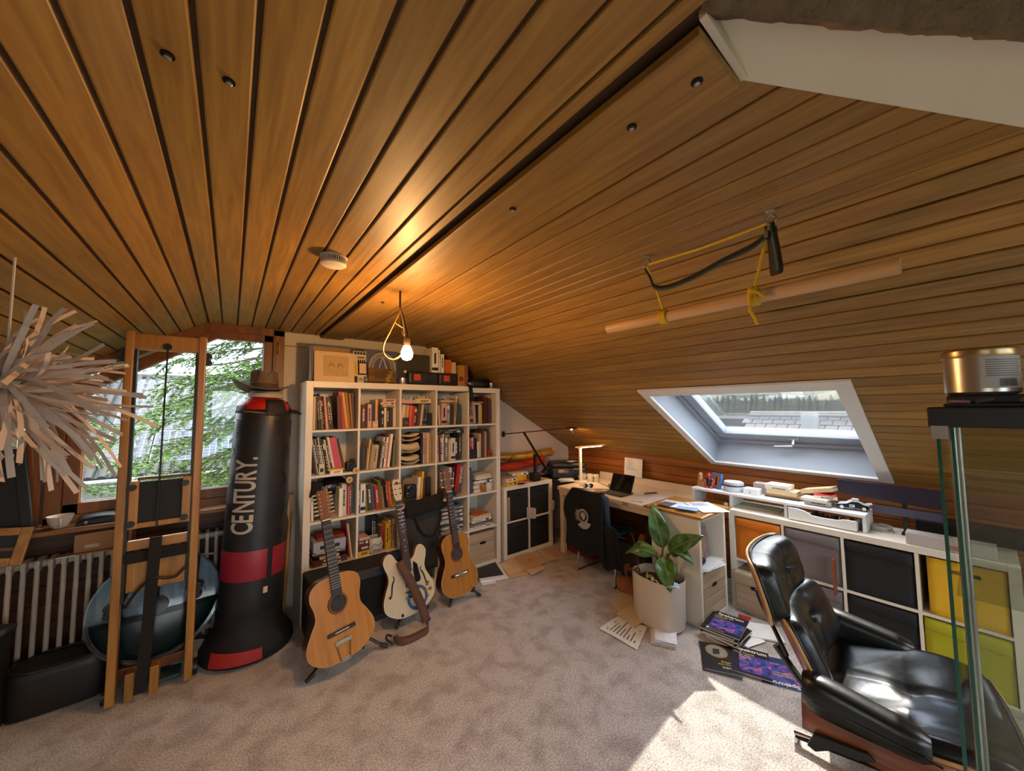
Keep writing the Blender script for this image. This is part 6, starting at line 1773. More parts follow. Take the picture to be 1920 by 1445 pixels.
# slim stand with two violet bars
t = thing('bar_stand', 'black post with two violet grey cross bars on the low unit', 'stand', (3.09, -2.85, ZK))
MB().box(-.012, .012, -.012, .012, 0, .31).box(-.05, .03, -.02, .02, 0, .012).build('post', BLACK, t, bevel=.002)
VIO = mat('violet_bar', '#2b2738', .3)
MB().grid(lambda u, v: (-.005 - .01 * v, .33 - .50 * u, .215 + .095 * v - .03 * u * (1 - v)), 8, 2).build('upper_bar', VIO, t, solid=.012)
MB().grid(lambda u, v: (-.016 - .01 * v, .15 - .32 * u, .115 + .052 * v), 6, 2).build('lower_bar', mat('violet_bar2', '#4c4960', .3), t, solid=.012)
t = thing('long_white_box', 'long greyish white box with orange sticker at the low unit right end', 'box', (2.85, -2.865, ZK))
box('carton', mat('box_greywhite', '#b9b2ac', .5), 0, .10, -.34, 0, 0, .068, t, .003)
box('sticker', mat('sticker_orange', '#a8622a', .6), -.0015, .001, -.205, -.165, .012, .036, t)
t = thing('black_display', 'black flat display standing behind the long white box', 'display', (3.10, -3.04, ZK))
box('screen', mat('screen_black', '#0b0c0d', .15), -.01, .01, -.30, .15, .02, .14, t, bevel=.004)
box('foot', BLACK, -.05, .05, -.15, .0, 0, .02, t, bevel=.004)
# ------------------------------------------------------------------ lounge chair
PLY = wood('walnut_shell', '#6b351c', '#8f5230', 'Y', rough=.3, coat=.4, rnd=0)
PLYE = mat('ply_edge', '#b98a52', .5)
LTH = mat('chair_leather', '#101010', .32, var=.2, scale=5, bump=.25, bscale=9)
lc = thing('lounge_chair', 'black leather lounge chair with walnut plywood shells facing away', 'lounge chair', (1.81, -2.87, 0), (0, 0, R(187.5)))
def sq(u, v, k=.42):
    """rounded rectangle from the unit square"""
    return u * math.sqrt(1 - k * v * v * .5 * (abs(v) ** 2)), v * math.sqrt(1 - k * u * u * .5 * (abs(u) ** 2))
def panel(o, upv, nv, w, h, wrap, thick, bulge, parent, name_shell, name_cush, tufts):
    """curved ply shell with a leather cushion in front of it"""
    o, upv, nv = Vector(o), Vector(upv).normalized(), Vector(nv).normalized()
    def base(u, v, off):
        a, b = sq(u, v)
        return o + Vector((a * w / 2, 0, 0)) + upv * (b * h / 2) + nv * (wrap * a * a + off)
    sh = MB().grid(lambda u, v: base(2 * u - 1, 2 * v - 1, 0), 18, 16).build(name_shell, PLY, parent, solid=.012, smooth=60)
    edge = [base(math.cos(t), math.sin(t), 0) if False else None for t in (0,)]
    loop = [base(-1 + 2 * i / 14, -1, .002) for i in range(14)] + [base(1, -1 + 2 * i / 14, .002) for i in range(14)] + [base(1 - 2 * i / 14, 1, .002) for i in range(14)] + [base(-1, 1 - 2 * i / 14, .002) for i in range(14)]
    MB().tube(loop, .0065, 6, closed=True).build('ply_edge', PLYE, sh, smooth=60)
    def cush(u, v):
        a, b = 2 * u - 1, 2 * v - 1
        e = (1 - abs(a) ** 5) * (1 - abs(b) ** 5)
        t = thick * max(0, e) ** .35
        for (ta, tb) in tufts:
            t -= bulge * math.exp(-(((a - ta) / .16) ** 2 + ((b - tb) / .16) ** 2))
        t -= bulge * .45 * math.exp(-((a - .33) / .035) ** 2) * e + bulge * .45 * math.exp(-((a + .33) / .035) ** 2) * e
        t += bulge * .25 * math.sin(14 * a + 5 * b) * math.exp(-((b) / .5) ** 2) * e * .5
        return base(a * .955, b * .955, .012 + max(t, .0))
    cu = MB().grid(cush, 40, 36).build(name_cush, LTH, parent, smooth=75)
    loop2 = [base(.955 * math.cos(0) if False else -0.955 + 1.91 * i / 14, -.955, .016) for i in range(14)] + [base(.955, -.955 + 1.91 * i / 14, .016) for i in range(14)] + [base(.955 - 1.91 * i / 14, .955, .016) for i in range(14)] + [base(-.955, .955 - 1.91 * i / 14, .016) for i in range(14)]
    MB().tube(loop2, .007, 6, closed=True).build('piping', LTH, cu, smooth=60)
    return sh
def tilt(deg):
    a = R(deg)
    return (0, -math.sin(a), math.cos(a)), (0, math.cos(a), math.sin(a))
u1, n1 = tilt(16)
panel((0, -.435, .755), u1, n1, .64, .28, .075, .10, .022, lc, 'head_shell', 'head_cushion', [(-.33, 0), (.33, 0)])
u2, n2 = tilt(24)
panel((0, -.315, .525), u2, n2, .64, .32, .10, .085, .022, lc, 'back_shell', 'back_cushion', [(-.33, .1), (.33, .1)])
# seat: up vector runs forward
sa = R(9)
su, sn = (0, math.cos(sa), math.sin(sa)), (0, -math.sin(sa), math.cos(sa))
panel((0, .085, .262), su, sn, .72, .60, .155, .10, .028, lc, 'seat_shell', 'seat_cushion', [(-.33, .05), (.33, .05)])
# armrests
for s in (-1, 1):
    ar = MB()
    def arm(u, v, s=s):
        a = 2 * math.pi * u
        y = -.235 + .345 * v
        r = (.062 if 0 < v < 1 else .045) * (1 - .10 * v)
        e = 1 - .25 * abs(2 * v - 1) ** 6
        return (s * .345 + 1.0 * r * e * math.copysign(abs(math.cos(a)) ** .7, math.cos(a)), y, .475 - .035 * v + .078 * e * math.copysign(abs(math.sin(a)) ** .75, math.sin(a)) * (1 - .35 * v))
    ar.grid(arm, 20, 16)
    ar._add([arm(k / 20, 0) for k in range(20)], [tuple(range(20))])
    ar._add([arm(k / 20, 1) for k in range(20)], [tuple(range(19, -1, -1))])
    ao = ar.build('armrest', LTH, lc, smooth=60)
    MB().tube([(s * .402, -.2, .465), (s * .404, -.02, .45), (s * .398, .13, .43)], .004, 6).build('piping', LTH, ao)
    # ply wing under the arm and its black bracket
    MB().grid(lambda u, v, s=s: (s * (.375 - .02 * v), -.24 + .40 * u + .05 * (1 - v) * u, .33 + .12 * v - .03 * u), 8, 4).build('arm_shell', PLY, lc, solid=.012, smooth=60)
    MB().prism([(-.20, .345), (-.05, .365), (-.03, .345), (-.08, .325), (-.15, .315), (-.20, .28), (-.225, .29)], s * .385, s * .405, 'x').build('arm_bracket', BLACK, lc, bevel=.003)
# spine braces between head and back
for s in (-1, 1):
    MB().tube(crom([(s * .08, -.435, .70), (s * .08, -.418, .64), (s * .08, -.385, .57), (s * .08, -.325, .43)], 4), .010, 6).build('back_brace', BLACK, lc, smooth=60)
MB().tube(crom([(0, -.38, .42), (0, -.25, .26), (0, -.05, .20), (0, .05, .20)], 4), .018, 8).build('frame_arm', BLACK, lc, smooth=60)
MB().cyl((0, .03, .07), (0, .03, .24), .028, n=16).build('pedestal', BLACK_M, lc, smooth=40)
for k in range(5):
    a = R(-90 + 72 * k + 2)
    d = Vector((math.cos(a), math.sin(a), 0))
    c = Vector((0, .03, 0))
    lg = MB().tube([c + d * .02 + Vector((0, 0, .085)), c + d * .18 + Vector((0, 0, .06)), c + d * .345 + Vector((0, 0, .035))], [.026, .02, .014], 8).build('base_leg', BLACK_M, lc, smooth=50)
    MB().tube([c + d * .12 + Vector((0, 0, .079)), c + d * .30 + Vector((0, 0, .052)), c + d * .352 + Vector((0, 0, .045))], [.012, .012, .014], 8).build('chrome_cap', CHROME, lg, smooth=50)
    MB().cyl(c + d * .34, c + d * .34 + Vector((0, 0, .03)), .014, n=12).build('glide', CHROME, lg, smooth=40)

# ------------------------------------------------------------------ glass display cabinet at the right edge
GE = glass('cabinet_glass', (.88, .91, .89), .03, 0, .02, .2)
GEDGE = mat('glass_edge', '#0f4a3c', .2, var=.2, scale=4)
dx0, dy1 = .845, -3.112
gc = thing('display_cabinet', 'tall glass display cabinet with black top at the right edge', 'display cabinet', (dx0, dy1, 0))
box('top_frame', mat('cabinet_black', '#0c0c0b', .5), 0, .37, -.43, 0, 1.572, 1.618, gc, bevel=.003)
box('base_frame', mat('cabinet_black', '#0c0c0b', .5), 0, .37, -.43, 0, 0, .045, gc, bevel=.003)
def gpane(x0, x1, y0, y1, name='pane'):
    p = box(name, GE, x0, x1, y0, y1, .045, 1.572, gc)
    return p
p1_ = gpane(.014, .356, -.016, -.012)
box('edge', GEDGE, .008, .014, -.017, -.011, .045, 1.572, p1_)
p2_ = gpane(.014, .356, -.418, -.414)
p3_ = gpane(.352, .356, -.41, -.02)
p4_ = gpane(.006, .010, -.41, -.038, 'door')
box('edge', GEDGE, .004, .011, -.038, -.033, .045, 1.572, p4_)
for x, y in ((.03, -.035), (.345, -.035), (.345, -.40), (.03, -.40)):
    MB().cyl((x, y, .045), (x, y, 1.572), .006, n=10).build('rod', STEEL, gc, smooth=40)
MB().box(.0, .02, -.03, -.004, 1.545, 1.575).build('corner_clip', STEEL, gc)
for z in (.45, .82, 1.19):
    sh = box('glass_shelf', GE, .02, .35, -.408, -.022, z, z + .005, gc)
# on the cabinet: tray of odds and the tin
tr = thing('clutter_tray', 'dark tray of keys and small tools on top of the glass cabinet', 'tray', (dx0 + .02, dy1 - .05, 1.6185))
box('tray', mat('tray_dark', '#15120f', .6), .0, .22, -.32, .025, 0, .008, tr, bevel=.003)
box('case', mat('tray_dark', '#15120f', .6), .025, .20, -.15, .02, .008, .027, tr, bevel=.004)
rr = random.Random(12)
cl_ = ['#5a3a1c', '#20301c', '#7a3024', '#2a2622', '#3a3a3a', '#8a6a2a', '#151515']
for k in range(22):
    p = Vector((rr.uniform(.01, .17), rr.uniform(-.28, .01), .012))
    d = Vector((rr.uniform(-.035, .035), rr.uniform(-.05, .05), rr.uniform(0, .012)))
    MB().tube([p, p + d], [rr.uniform(.004, .009), rr.uniform(.003, .007)], 6).build('trinket', mat('cov_' + cl_[k % 7], cl_[k % 7], .5), tr, smooth=40)
MB().tube([(.02 + .0 * math.cos(a), -.16 + .026 * math.cos(a), .034 + .022 * math.sin(a)) for a in [2 * math.pi * k / 24 for k in range(24)]], .0018, 5, closed=True).build('key_ring', STEEL, tr)
TIN = mat('tin_metal', '#b4ab9c', .3, metal=.85, var=.08)
TR = .056
tn = thing('biscuit_tin', 'round silver tin with barcode on the glass cabinet', 'tin', (dx0 + .085, dy1 - .082, 1.682))
MB().lathe([(TR, -.03), (TR, .05), (TR - .002, .052)], 48).build('body', TIN, tn, smooth=40)
MB().lathe([(TR + .002, .05), (TR + .003, .053), (TR + .002, .066), (TR - .004, .07), (0, .07)], 48).build('lid', mat('tin_lid', '#a88f68', .3, metal=.85), tn, smooth=40)
lbm = mat('tin_label', '#a9a198', .55, var=.06)
MB().grid(lambda u, v: ((TR + .0006) * math.cos(R(180) + R(80) * u), (TR + .0006) * math.sin(R(180) + R(80) * u), -.022 + .072 * v), 14, 1).build('label', lbm, tn, smooth=60)
bc = MB()
def lab(a0, a1, z0, z1):
    bc.grid(lambda u, v: ((TR + .001) * math.cos(R(a0) + R(a1 - a0) * u), (TR + .001) * math.sin(R(a0) + R(a1 - a0) * u), z0 + (z1 - z0) * v), 6, 1)
for k in range(8):
    lab(188, 252 - 4 * (k % 3), .040 - .005 * k, .0415 - .005 * k)
for k in range(22):
    lab(206 + 1.5 * k, 206 + 1.5 * k + (.9 if k % 3 else .5), -.018, -.001)
bc.build('label_print', mat('ink_dark', '#4a4540', .6), tn)
MB().lathe([(TR - .008, -.036), (TR, -.03)], 40).build('rim', TIN, tn, smooth=40)
t = thing('pink_bag', 'crumpled pink plastic bag behind the tin on the cabinet', 'bag', (dx0 + .20, dy1 - .27, 1.63))
gp = {}
rr = random.Random(31)
def pk(u, v):
    k = (round((u % 1) * 12), round(v * 6))
    gp.setdefault(k, rr.uniform(.85, 1.1))
    a = 2 * math.pi * u
    r = .09 * math.sin(math.pi * (.12 + .85 * v)) ** .6 * gp[k]
    return (r * math.cos(a), r * math.sin(a), .10 * v * gp[k])
MB().grid(pk, 12, 6).build('bag', mat('bag_pink', '#b08478', .5), t, smooth=40)
t = thing('camera_lens', 'black lens lying beside the tin on the cabinet', 'lens', (dx0 + .05, dy1 - .235, 1.660))
MB().lathe([(.032, 0), (.036, .005), (.036, .06), (.03, .065), (0, .06)], 24, M=Matrix.Rotation(R(90), 4, 'X')).build('barrel', BLACK, t, smooth=40)
MB().lathe([(.034, -.002), (.037, .0), (.037, .006)], 24, M=Matrix.Rotation(R(90), 4, 'X')).build('ring', STEEL, t, smooth=40)

# ------------------------------------------------------------------ potted plant
POT = mat('pot_white', '#c9bdae', .4, var=.03)
pp = thing('potted_plant', 'broad-leaved plant in a large white self-watering pot by the desk end', 'plant', (2.145, -1.625, 0), (0, 0, R(-8)))
pf = [(.150, .012), (.172, .02), (.180, .06), (.187, .355), (.184, .362), (.178, .355), (.172, .29), (0, .285)]
MB().lathe(pf, 40, sx=.78, sy=1.0, pw=.72).build('pot', POT, pp, smooth=50)
MB().lathe([(.135, 0), (.14, .013), (0, .013)], 32, sx=.78, sy=1.0, pw=.72).build('pot_foot', BLACK, pp, smooth=50)
MB().lathe([(.172, .30), (.12, .315), (0, .32)], 32, sx=.78, sy=1.0, pw=.72).build('soil', mat('soil', '#2a1d12', .95, var=.5, scale=60, bump=1, bscale=80), pp)
def leafmat(name, c1, c2):
    m, n, l, b = nodes_of(name)
    tc = n.new('ShaderNodeTexCoord')
    no = n.new('ShaderNodeTexNoise')
    no.inputs['Scale'].default_value = 18
    l.new(tc.outputs['Object'], no.inputs['Vector'])
    rp = n.new('ShaderNodeValToRGB')
    rp.color_ramp.elements[0].color = hx(c1)
    rp.color_ramp.elements[1].color = hx(c2)
    rp.color_ramp.elements[0].position = .35
    rp.color_ramp.elements[1].position = .7
    l.new(no.outputs['Fac'], rp.inputs['Fac'])
    l.new(rp.outputs[0], b.inputs['Base Color'])
    b.inputs['Roughness'].default_value = .35
    b.inputs['Transmission Weight'].default_value = 0
    b.inputs['Subsurface Weight'].default_value = 0
    return m
LEAF = leafmat('leaf_green', '#335c28', '#5a8a44')
RIB = mat('leaf_rib', '#7fa060', .5)
Minv = Matrix.Rotation(R(8), 4, 'Z') @ Matrix.Translation((-2.145, 1.625, 0))
def leaf(base, tip, w, nrm, sag=.03, fold=.25, name='leaf', m=None):
    base, tip = Minv @ Vector(base), Minv @ Vector(tip)
    nrm = (Minv.to_3x3() @ Vector(nrm)).normalized()
    ax = tip - base
    L = ax.length
    ax.normalize()
    sd = ax.cross(nrm).normalized()
    nn = sd.cross(ax).normalized()
    def pt(u, v):
        q = v
        a = 2 * u - 1
        hw = 1.2 * w * (math.sin(math.pi * min(1, q ** .8 * .98 + .02)) ** .75) * (1 - .25 * q)
        c = base + ax * (L * q) + nn * (-sag * (2 * q - 1) ** 2 + sag)
        return c + sd * (a * hw) + nn * (fold * hw * abs(a) + .012 * math.sin(9 * q + 4 * a) * abs(a))
    o = MB().grid(pt, 12, 20).build(name, m or LEAF, pp, solid=.0012, smooth=80)
    MB().tube([pt(.5, k / 10) + nn * .001 for k in range(11)], [.005 * (1 - .8 * k / 10) for k in range(11)], 6).build('midrib', RIB, o, smooth=60)
    return o
stem0 = Vector((2.16, -1.64, .31))
def stalk(p1):
    a = Minv @ stem0
    b = Minv @ Vector(p1)
    MB().tube(crom([a, a * .5 + b * .5 + Vector((0, 0, .02)), b], 5), [.010] * 6 + [.007] * 5, 8).build('stalk', mat('stalk_green', '#4d6b34', .5), pp, smooth=60)
for p in ((2.17, -1.66, .58), (2.14, -1.62, .50), (2.13, -1.68, .50), (2.17, -1.72, .55), (2.16, -1.70, .53)):
    stalk(p)
leaf((2.17, -1.66, .56), (2.20, -1.555, .865), .066, (-.8, -.5, .3), .03)
leaf((2.14, -1.63, .50), (2.14, -1.345, .43), .058, (-.5, -.2, .8), .05)
leaf((2.12, -1.69, .51), (2.00, -1.80, .335), .066, (-.75, -.35, .55), .04)
leaf((2.17, -1.71, .54), (2.15, -1.975, .735), .062, (-.6, -.5, .6), .04)
leaf((2.16, -1.74, .55), (2.06, -1.94, .555), .045, (-.5, -.3, .8), .05)
leaf((2.18, -1.66, .40), (2.10, -1.70, .31), .05, (-.8, -.4, .3), .01)
leaf((2.10, -1.58, .335), (2.03, -1.60, .355), .022, (-.4, -.4, .8), .02, .2, 'yellow_leaf', mat('leaf_yellow', '#9a8a2c', .6))
rr = random.Random(14)
for k in range(9):
    a = rr.uniform(1.2, 2.6)
    p0 = Minv @ Vector((2.10 + .06 * math.cos(a), -1.56 + .07 * math.sin(a), .32))
    MB().tube(crom([p0, p0 + Vector((rr.uniform(-.03, .03), rr.uniform(.0, .05), rr.uniform(.03, .06))), p0 + Vector((rr.uniform(-.06, .06), rr.uniform(-.02, .1), rr.uniform(.0, .04)))], 4), .003, 5).build('dry_leaf', mat('dry_leaf', '#6e5324', .8), pp)
t = thing('paper_scraps', 'white paper scraps stuck over the pot rim', 'papers', (2.04, -1.79, .366))
for k in range(4):
    box('scrap', mat('cov_#c8cbd4', '#c8cbd4', .75), -.05, .05, -.035, .035, .003 * k, .003 * k + .0015, t, rot=(R(6 * k - 8), 0, R(22 * k)))
t = thing('plant_label', 'two small cream plant labels lying on the pot soil', 'label', (2.03, -1.66, .33))
for k in range(2):
    box('label', PAGES, 0, .035, 0, .022, 0, .002, t, loc=(.0, -.045 * k, .02 + .0 * k), rot=(R(20), R(-25), R(30 + 50 * k)))

# ------------------------------------------------------------------ papers and magazines on the carpet
def sheet(name, label, pts, z, m, t=.0012, cat='paper'):
    """thin quad sheet with corner points on the floor"""
    P_ = [Vector((x, y, 0)) for x, y in pts]
    o = P_[0]
    b = MB()
    def q(u, v):
        p = P_[0] * (1 - u) * (1 - v) + P_[1] * u * (1 - v) + P_[2] * u * v + P_[3] * (1 - u) * v
        return (p.x - o.x, p.y - o.y, .0022 + .003 * math.sin(3 * u + 4 * v) ** 2)
    b.grid(q, 6, 6)
    ob = thing(name, label, cat, (o.x, o.y, z))
    b.build('sheet', m, ob, solid=t)
    return ob, q
def ink_lines(ob, q, n, u0, u1, v0, v1, m=None):
    b = MB()
    rr = random.Random(n)
    for k in range(n):
        vv = v0 + (v1 - v0) * k / n
        ue = u0 + (u1 - u0) * rr.uniform(.5, 1)
        b._add([Vector(q(u0, vv)) + Vector((0, 0, .0012)), Vector(q(ue, vv)) + Vector((0, 0, .0012)), Vector(q(ue, vv + .35 * (v1 - v0) / n)) + Vector((0, 0, .0012)), Vector(q(u0, vv + .35 * (v1 - v0) / n)) + Vector((0, 0, .0012))], [(0, 1, 2, 3)])
    b.build('text_lines', m or mat('ink_grey', '#7a6a5a', .7), ob)
PWHT, PCRM, PGRY = mat('sheet_white', '#efebe4', .8), mat('sheet_cream', '#cdb48e', .8), mat('sheet_grey', '#ececf0', .8)
o, q = sheet('paper_sheet', 'large printed white sheet on the carpet left of the pot', [(1.73, -1.39), (1.97, -1.38), (2.02, -1.60), (1.74, -1.70)], .004, PWHT)
ink_lines(o, q, 9, .15, .9, .12, .95)
o, q = sheet('paper_sheet', 'tan sheet sticking out left of the pot under another', [(2.09, -1.22), (2.30, -1.21), (2.22, -1.48), (2.00, -1.38)], .0, PCRM)
o, q = sheet('paper_sheet', 'cream sheet lying between the tan sheet and the pot', [(1.97, -1.36), (2.16, -1.36), (2.12, -1.56), (1.93, -1.55)], .012, mat('sheet_cream2', '#d9c6a8', .8))
t = thing('letter_stack', 'small stack of folded white letters in front of the pot', 'letters', (1.99, -1.735, 0))
for k in range(6):
    MB().box(-.095, .095, -.075, .065, .007 * k, .007 * k + .0035).build('letter', PGRY, t, (.004 * (k % 3), -.006 * k + .015, .001), (R(1.5), 0, R(32 + 4 * math.sin(k * 2))))
# black ukulele case edge behind the pot
def magazine(label, c, rz, w, h, z, col, t=.006):
    ob = thing('magazine', label, 'magazine', (c[0], c[1], z), (0, 0, R(rz)), 'magazines on the carpet')
    box('pages', PAPER, -w / 2 + .001, w / 2 - .001, -h / 2 + .001, h / 2 - .001, 0, t - .001, ob)
    box('cover', mat(*col), -w / 2, w / 2, -h / 2, h / 2, t - .001, t, ob)
    return ob
def rainbow(name):
    if name in MATS:
        return MATS[name]
    m, n, l, b = nodes_of(name)
    tc = n.new('ShaderNodeTexCoord')
    no = n.new('ShaderNodeTexNoise')
    no.inputs['Scale'].default_value = 14
    no.inputs['Detail'].default_value = 6
    no.inputs['Distortion'].default_value = 1.5
    l.new(tc.outputs['Object'], no.inputs['Vector'])
    rp = n.new('ShaderNodeValToRGB')
    rp.color_ramp.elements[0].position = .34
    rp.color_ramp.elements[0].color = hx('#0d1730')
    rp.color_ramp.elements[1].position = .72
    rp.color_ramp.elements[1].color = hx('#e88a4a')
    e = rp.color_ramp.elements.new(.45)
    e.color = hx('#2a4a94')
    e = rp.color_ramp.elements.new(.54)
    e.color = hx('#6a4a9a')
    e = rp.color_ramp.elements.new(.62)
    e.color = hx('#c05a86')
    l.new(no.outputs['Fac'], rp.inputs['Fac'])
    l.new(rp.outputs[0], b.inputs['Base Color'])
    b.inputs['Roughness'].default_value = .3
    MATS[name] = m
    return m
NEB = rainbow('nebula_print')
# stack with the top magazine
st_ = [(2.385, -2.02, 60, '#2a2622'), (2.39, -2.0, 66, '#3a332c'), (2.375, -2.01, 58, '#26221f'), (2.36, -1.985, 62, '#1f1d1c'), (2.36, -1.99, 70, '#352c26'), (2.37, -1.98, 64, '#1d1c20')]
for k, (x, y, rz, col) in enumerate(st_):
    magazine('dark magazine in the floor stack beside the end unit, %s from bottom' % ORD[k], (x, y), rz - 148, .21, .28, .002 + .0115 * k, ('cov_' + col, col, .4), .011)
m = magazine('blue magazine titled Spektrum on top of the floor stack', (2.385, -2.005), -82, .21, .28, .072, ('mag_dark', '#141a2c', .3), .007)
box('picture', NEB, -.095, .10, -.105, .045, .007, .0076, m)
text('Spektrum', PRINT_L, .042, m, (-.085, .095, .0075), (0, 0, 0), bold=.0008)
text('SUPERWELTEN', PRINT_Y, .018, m, (-.10, .068, .0078), (0, 0, 0))
text('GESUCHT', PRINT_Y, .018, m, (-.10, .048, .0078), (0, 0, 0))
text('Spektrum der Wissenschaft', PRINT_L, .009, m, (-.09, -.125, .0078), (0, 0, 0))
box('cover_code', PRINT_L, -.10, -.085, -.135, -.115, .0071, .0077, m)
m = magazine('dark magazine with a golden ring picture lying left of the others', (2.085, -2.075), -58, .21, .28, .006, ('mag_black', '#191817', .35), .006)
MB().tube([(-.01 + .062 * math.cos(a), .055 + .062 * math.sin(a), .0065) for a in [2 * math.pi * k / 36 for k in range(36)]], .004, 5, closed=True).build('golden_ring', mat('ring_gold', '#a87a3a', .4), m)
MB().prism([(-.01 + .058 * math.cos(a), .055 + .058 * math.sin(a)) for a in [2 * math.pi * k / 28 for k in range(28)]], .0058, .0064, 'z').build('picture', mat('ring_field', '#8a8272', .5, var=.3), m)
MB().prism([(-.03, .08), (.01, .085), (.005, .03), (-.035, .02)], .0062, .0068, 'z').build('figure', PRINT_D, m)
text('Sirtuine', PRINT_Y, .022, m, (.0, -.05, .0063), (0, 0, 0))
text('gegen Altern', PRINT_Y, .016, m, (-.02, -.07, .0063), (0, 0, 0))
text('DEMENZ', PRINT_L, .024, m, (.0, -.105, .0063), (0, 0, 0))
magazine('second dark magazine under the golden ring one', (2.06, -2.085), -62, .21, .28, .0, ('cov_#26221f', '#26221f', .4), .006)
m = magazine('blue nebula magazine lying upside down nearest the lounge chair', (2.235, -2.345), 118, .21, .28, .0, ('mag_blue', '#1c3f66', .3), .006)
box('picture', NEB, -.105, .105, -.08, .10, .006, .0064, m)
text('Spektrum', PRINT_L, .042, m, (-.085, .098, .0067), (0, 0, 0), bold=.0008)
text('Quantenphysik', PRINT_Y, .020, m, (-.09, .03, .0067), (0, 0, 0))
text('und Gravitation', PRINT_Y, .018, m, (-.09, .008, .0067), (0, 0, 0))
m = magazine('purple nebula magazine titled Spektrum lying in front of the chair', (2.185, -2.215), -68, .21, .28, .013, ('mag_violet', '#181329', .3), .006)
box('picture', NEB, -.06, .105, -.115, .055, .006, .0066, m)
text('Spektrum', PRINT_L, .042, m, (-.07, .095, .0066), (0, 0, 0), bold=.0008)
text('Neue Theorie', PRINT_Y, .020, m, (-.09, .062, .0069), (0, 0, 0))
text('für den', PRINT_Y, .020, m, (-.06, .040, .0069), (0, 0, 0))
text('Kosmos', PRINT_Y, .020, m, (-.06, .018, .0069), (0, 0, 0))
for (pts, z, m_, lb) in (([(2.40, -1.79), (2.60, -1.90), (2.50, -2.16), (2.30, -2.06)], .0, PGRY, 'white sheet under the floor stack of magazines'), ([(2.42, -2.02), (2.58, -2.06), (2.50, -2.20), (2.33, -2.15)], .006, PWHT, 'second white sheet sticking out right of the magazine stack')):
    sheet('paper_sheet', lb, pts, z, m_)
t = thing('document_folder', 'white folder with red edge leaning on the carpet behind the chair', 'folder', (2.60, -2.12, 0), (0, 0, R(-58)))
box('red_cover', mat('folder_red', '#a02020', .5), -.14, .14, -.10, .10, .0, .006, t)
box('sheets', PWHT, -.135, .135, -.105, .09, .006, .016, t)
tag(MB().prism([(0, 0), (.07, .0), (.05, .08), (.02, .07)], 0, .012, 'z').build('red_card', mat('card_red', '#b8321c', .5), None, (2.67, -2.03, .0)), 'bright red card on the carpet behind the lounge chair', 'card')
# group by the bookcase: black folder and drawings
t = thing('document_folder', 'dark navy folder lying on papers in front of the bookcase corner', 'folder', (1.605, -.10, .0), (0, 0, R(-20)))
box('sheets', PGRY, -.11, .16, -.20, .12, .004, .016, t)
box('cover', mat('folder_navy', '#23262e', .5), -.14, .13, -.145, .155, .017, .022, t, bevel=.002)
box('under_sheet', PWHT, -.10, .03, -.25, -.13, .001, .003, t)
box('orange_sheet', mat('sheet_orange', '#b06a2a', .7), .05, .17, -.12, .03, .003, .005, t)
CR1, CR2 = mat('sketch_cream', '#dcc09a', .8, var=.06, scale=7), mat('sketch_cream2', '#d0ae82', .8, var=.06, scale=7)
o, q = sheet('drawing_sheet', 'cream drawing sheet next to the navy folder on the carpet', [(1.79, -.05), (2.03, .0), (1.98, -.31), (1.73, -.31)], .004, CR1)
o, q = sheet('drawing_sheet', 'largest cream drawing sheet fanned in front of the low unit', [(2.02, -.02), (2.24, -.02), (2.21, -.33), (1.93, -.33)], .013, CR2)
ink_lines(o, q, 3, .4, .7, .4, .6)
o, q = sheet('drawing_sheet', 'cream drawing sheet curling up at its front corner', [(1.93, -.20), (2.16, -.18), (2.10, -.42), (1.90, -.45)], .008, CR1)
o, q = sheet('drawing_sheet', 'narrow cream sheet under the other drawings', [(1.72, -.27), (1.95, -.29), (1.93, -.40), (1.70, -.36)], .0, CR2)
o, q = sheet('drawing_sheet', 'pale grey sheet pushed against the base of the low unit', [(1.80, .0), (2.10, .0), (2.08, -.06), (1.78, -.08)], .0, mat('sheet_lilac', '#a99aa0', .8))
t = thing('drawing_stack', 'stack of cream drawing boards at the right under the desk corner', 'papers', (2.40, -.17, 0), (0, 0, R(-18)))
for k in range(4):
    box('board', CR2 if k % 2 else CR1, -.11, .12, -.16, .14, .006 * k, .006 * k + .0035, t, loc=(.004 * k, -.005 * k, 0), rot=(0, 0, R(3 * k)))
tag(box('paper_scrap', mat('scrap_cream', '#a38a55', .8), -.03, .03, -.012, .012, 0, .002, None, 0, (2.10, -.62, 0), (0, 0, R(-30))), 'small cream scrap on the carpet near the desk chair', 'paper')

# ------------------------------------------------------------------ on the ceiling
bl = thing('pendant_bulb', 'bare glowing light bulb hanging on looped wires', 'lamp', (.245, -1.31, ZC - .026))
MB().cyl((0, 0, 0), (0, 0, -.09), .006, n=8).build('ceiling_wire', mat('wire_grey', '#4c4741', .6), bl, smooth=40)
WRG, WRY = mat('wire_dark', '#3a312a', .6), mat('wire_yellow', '#b8924a', .5)
MB().tube(crom([(0, 0, -.08), (-.006, 0, -.12), (-.05, .0, -.22), (-.085, .0, -.30), (-.082, 0, -.35), (-.045, 0, -.375), (0, 0, -.355), (.03, 0, -.30), (.025, 0, -.22), (.01, 0, -.14), (.0, 0, -.10)], 6), .0042, 8).build('yellow_wire', WRY, bl, smooth=60)
MB().tube(crom([(0, 0, -.08), (.008, .005, -.14), (.016, .005, -.22), (.03, .004, -.24), (.038, 0, -.262)], 6), .0048, 8).build('dark_wire', WRG, bl, smooth=60)
MB().tube(crom([(.0, .004, -.09), (.02, .006, -.13), (.034, .006, -.19), (.042, .004, -.22), (.04, 0, -.262)], 6), .0032, 8).build('second_wire', WRG, bl, smooth=60)
MB().tube(crom([(-.01, 0, -.145), (-.03, 0, -.155), (-.026, 0, -.175), (.0, 0, -.19), (.02, 0, -.20)], 4), .003, 6).build('loose_end', WRY, bl)
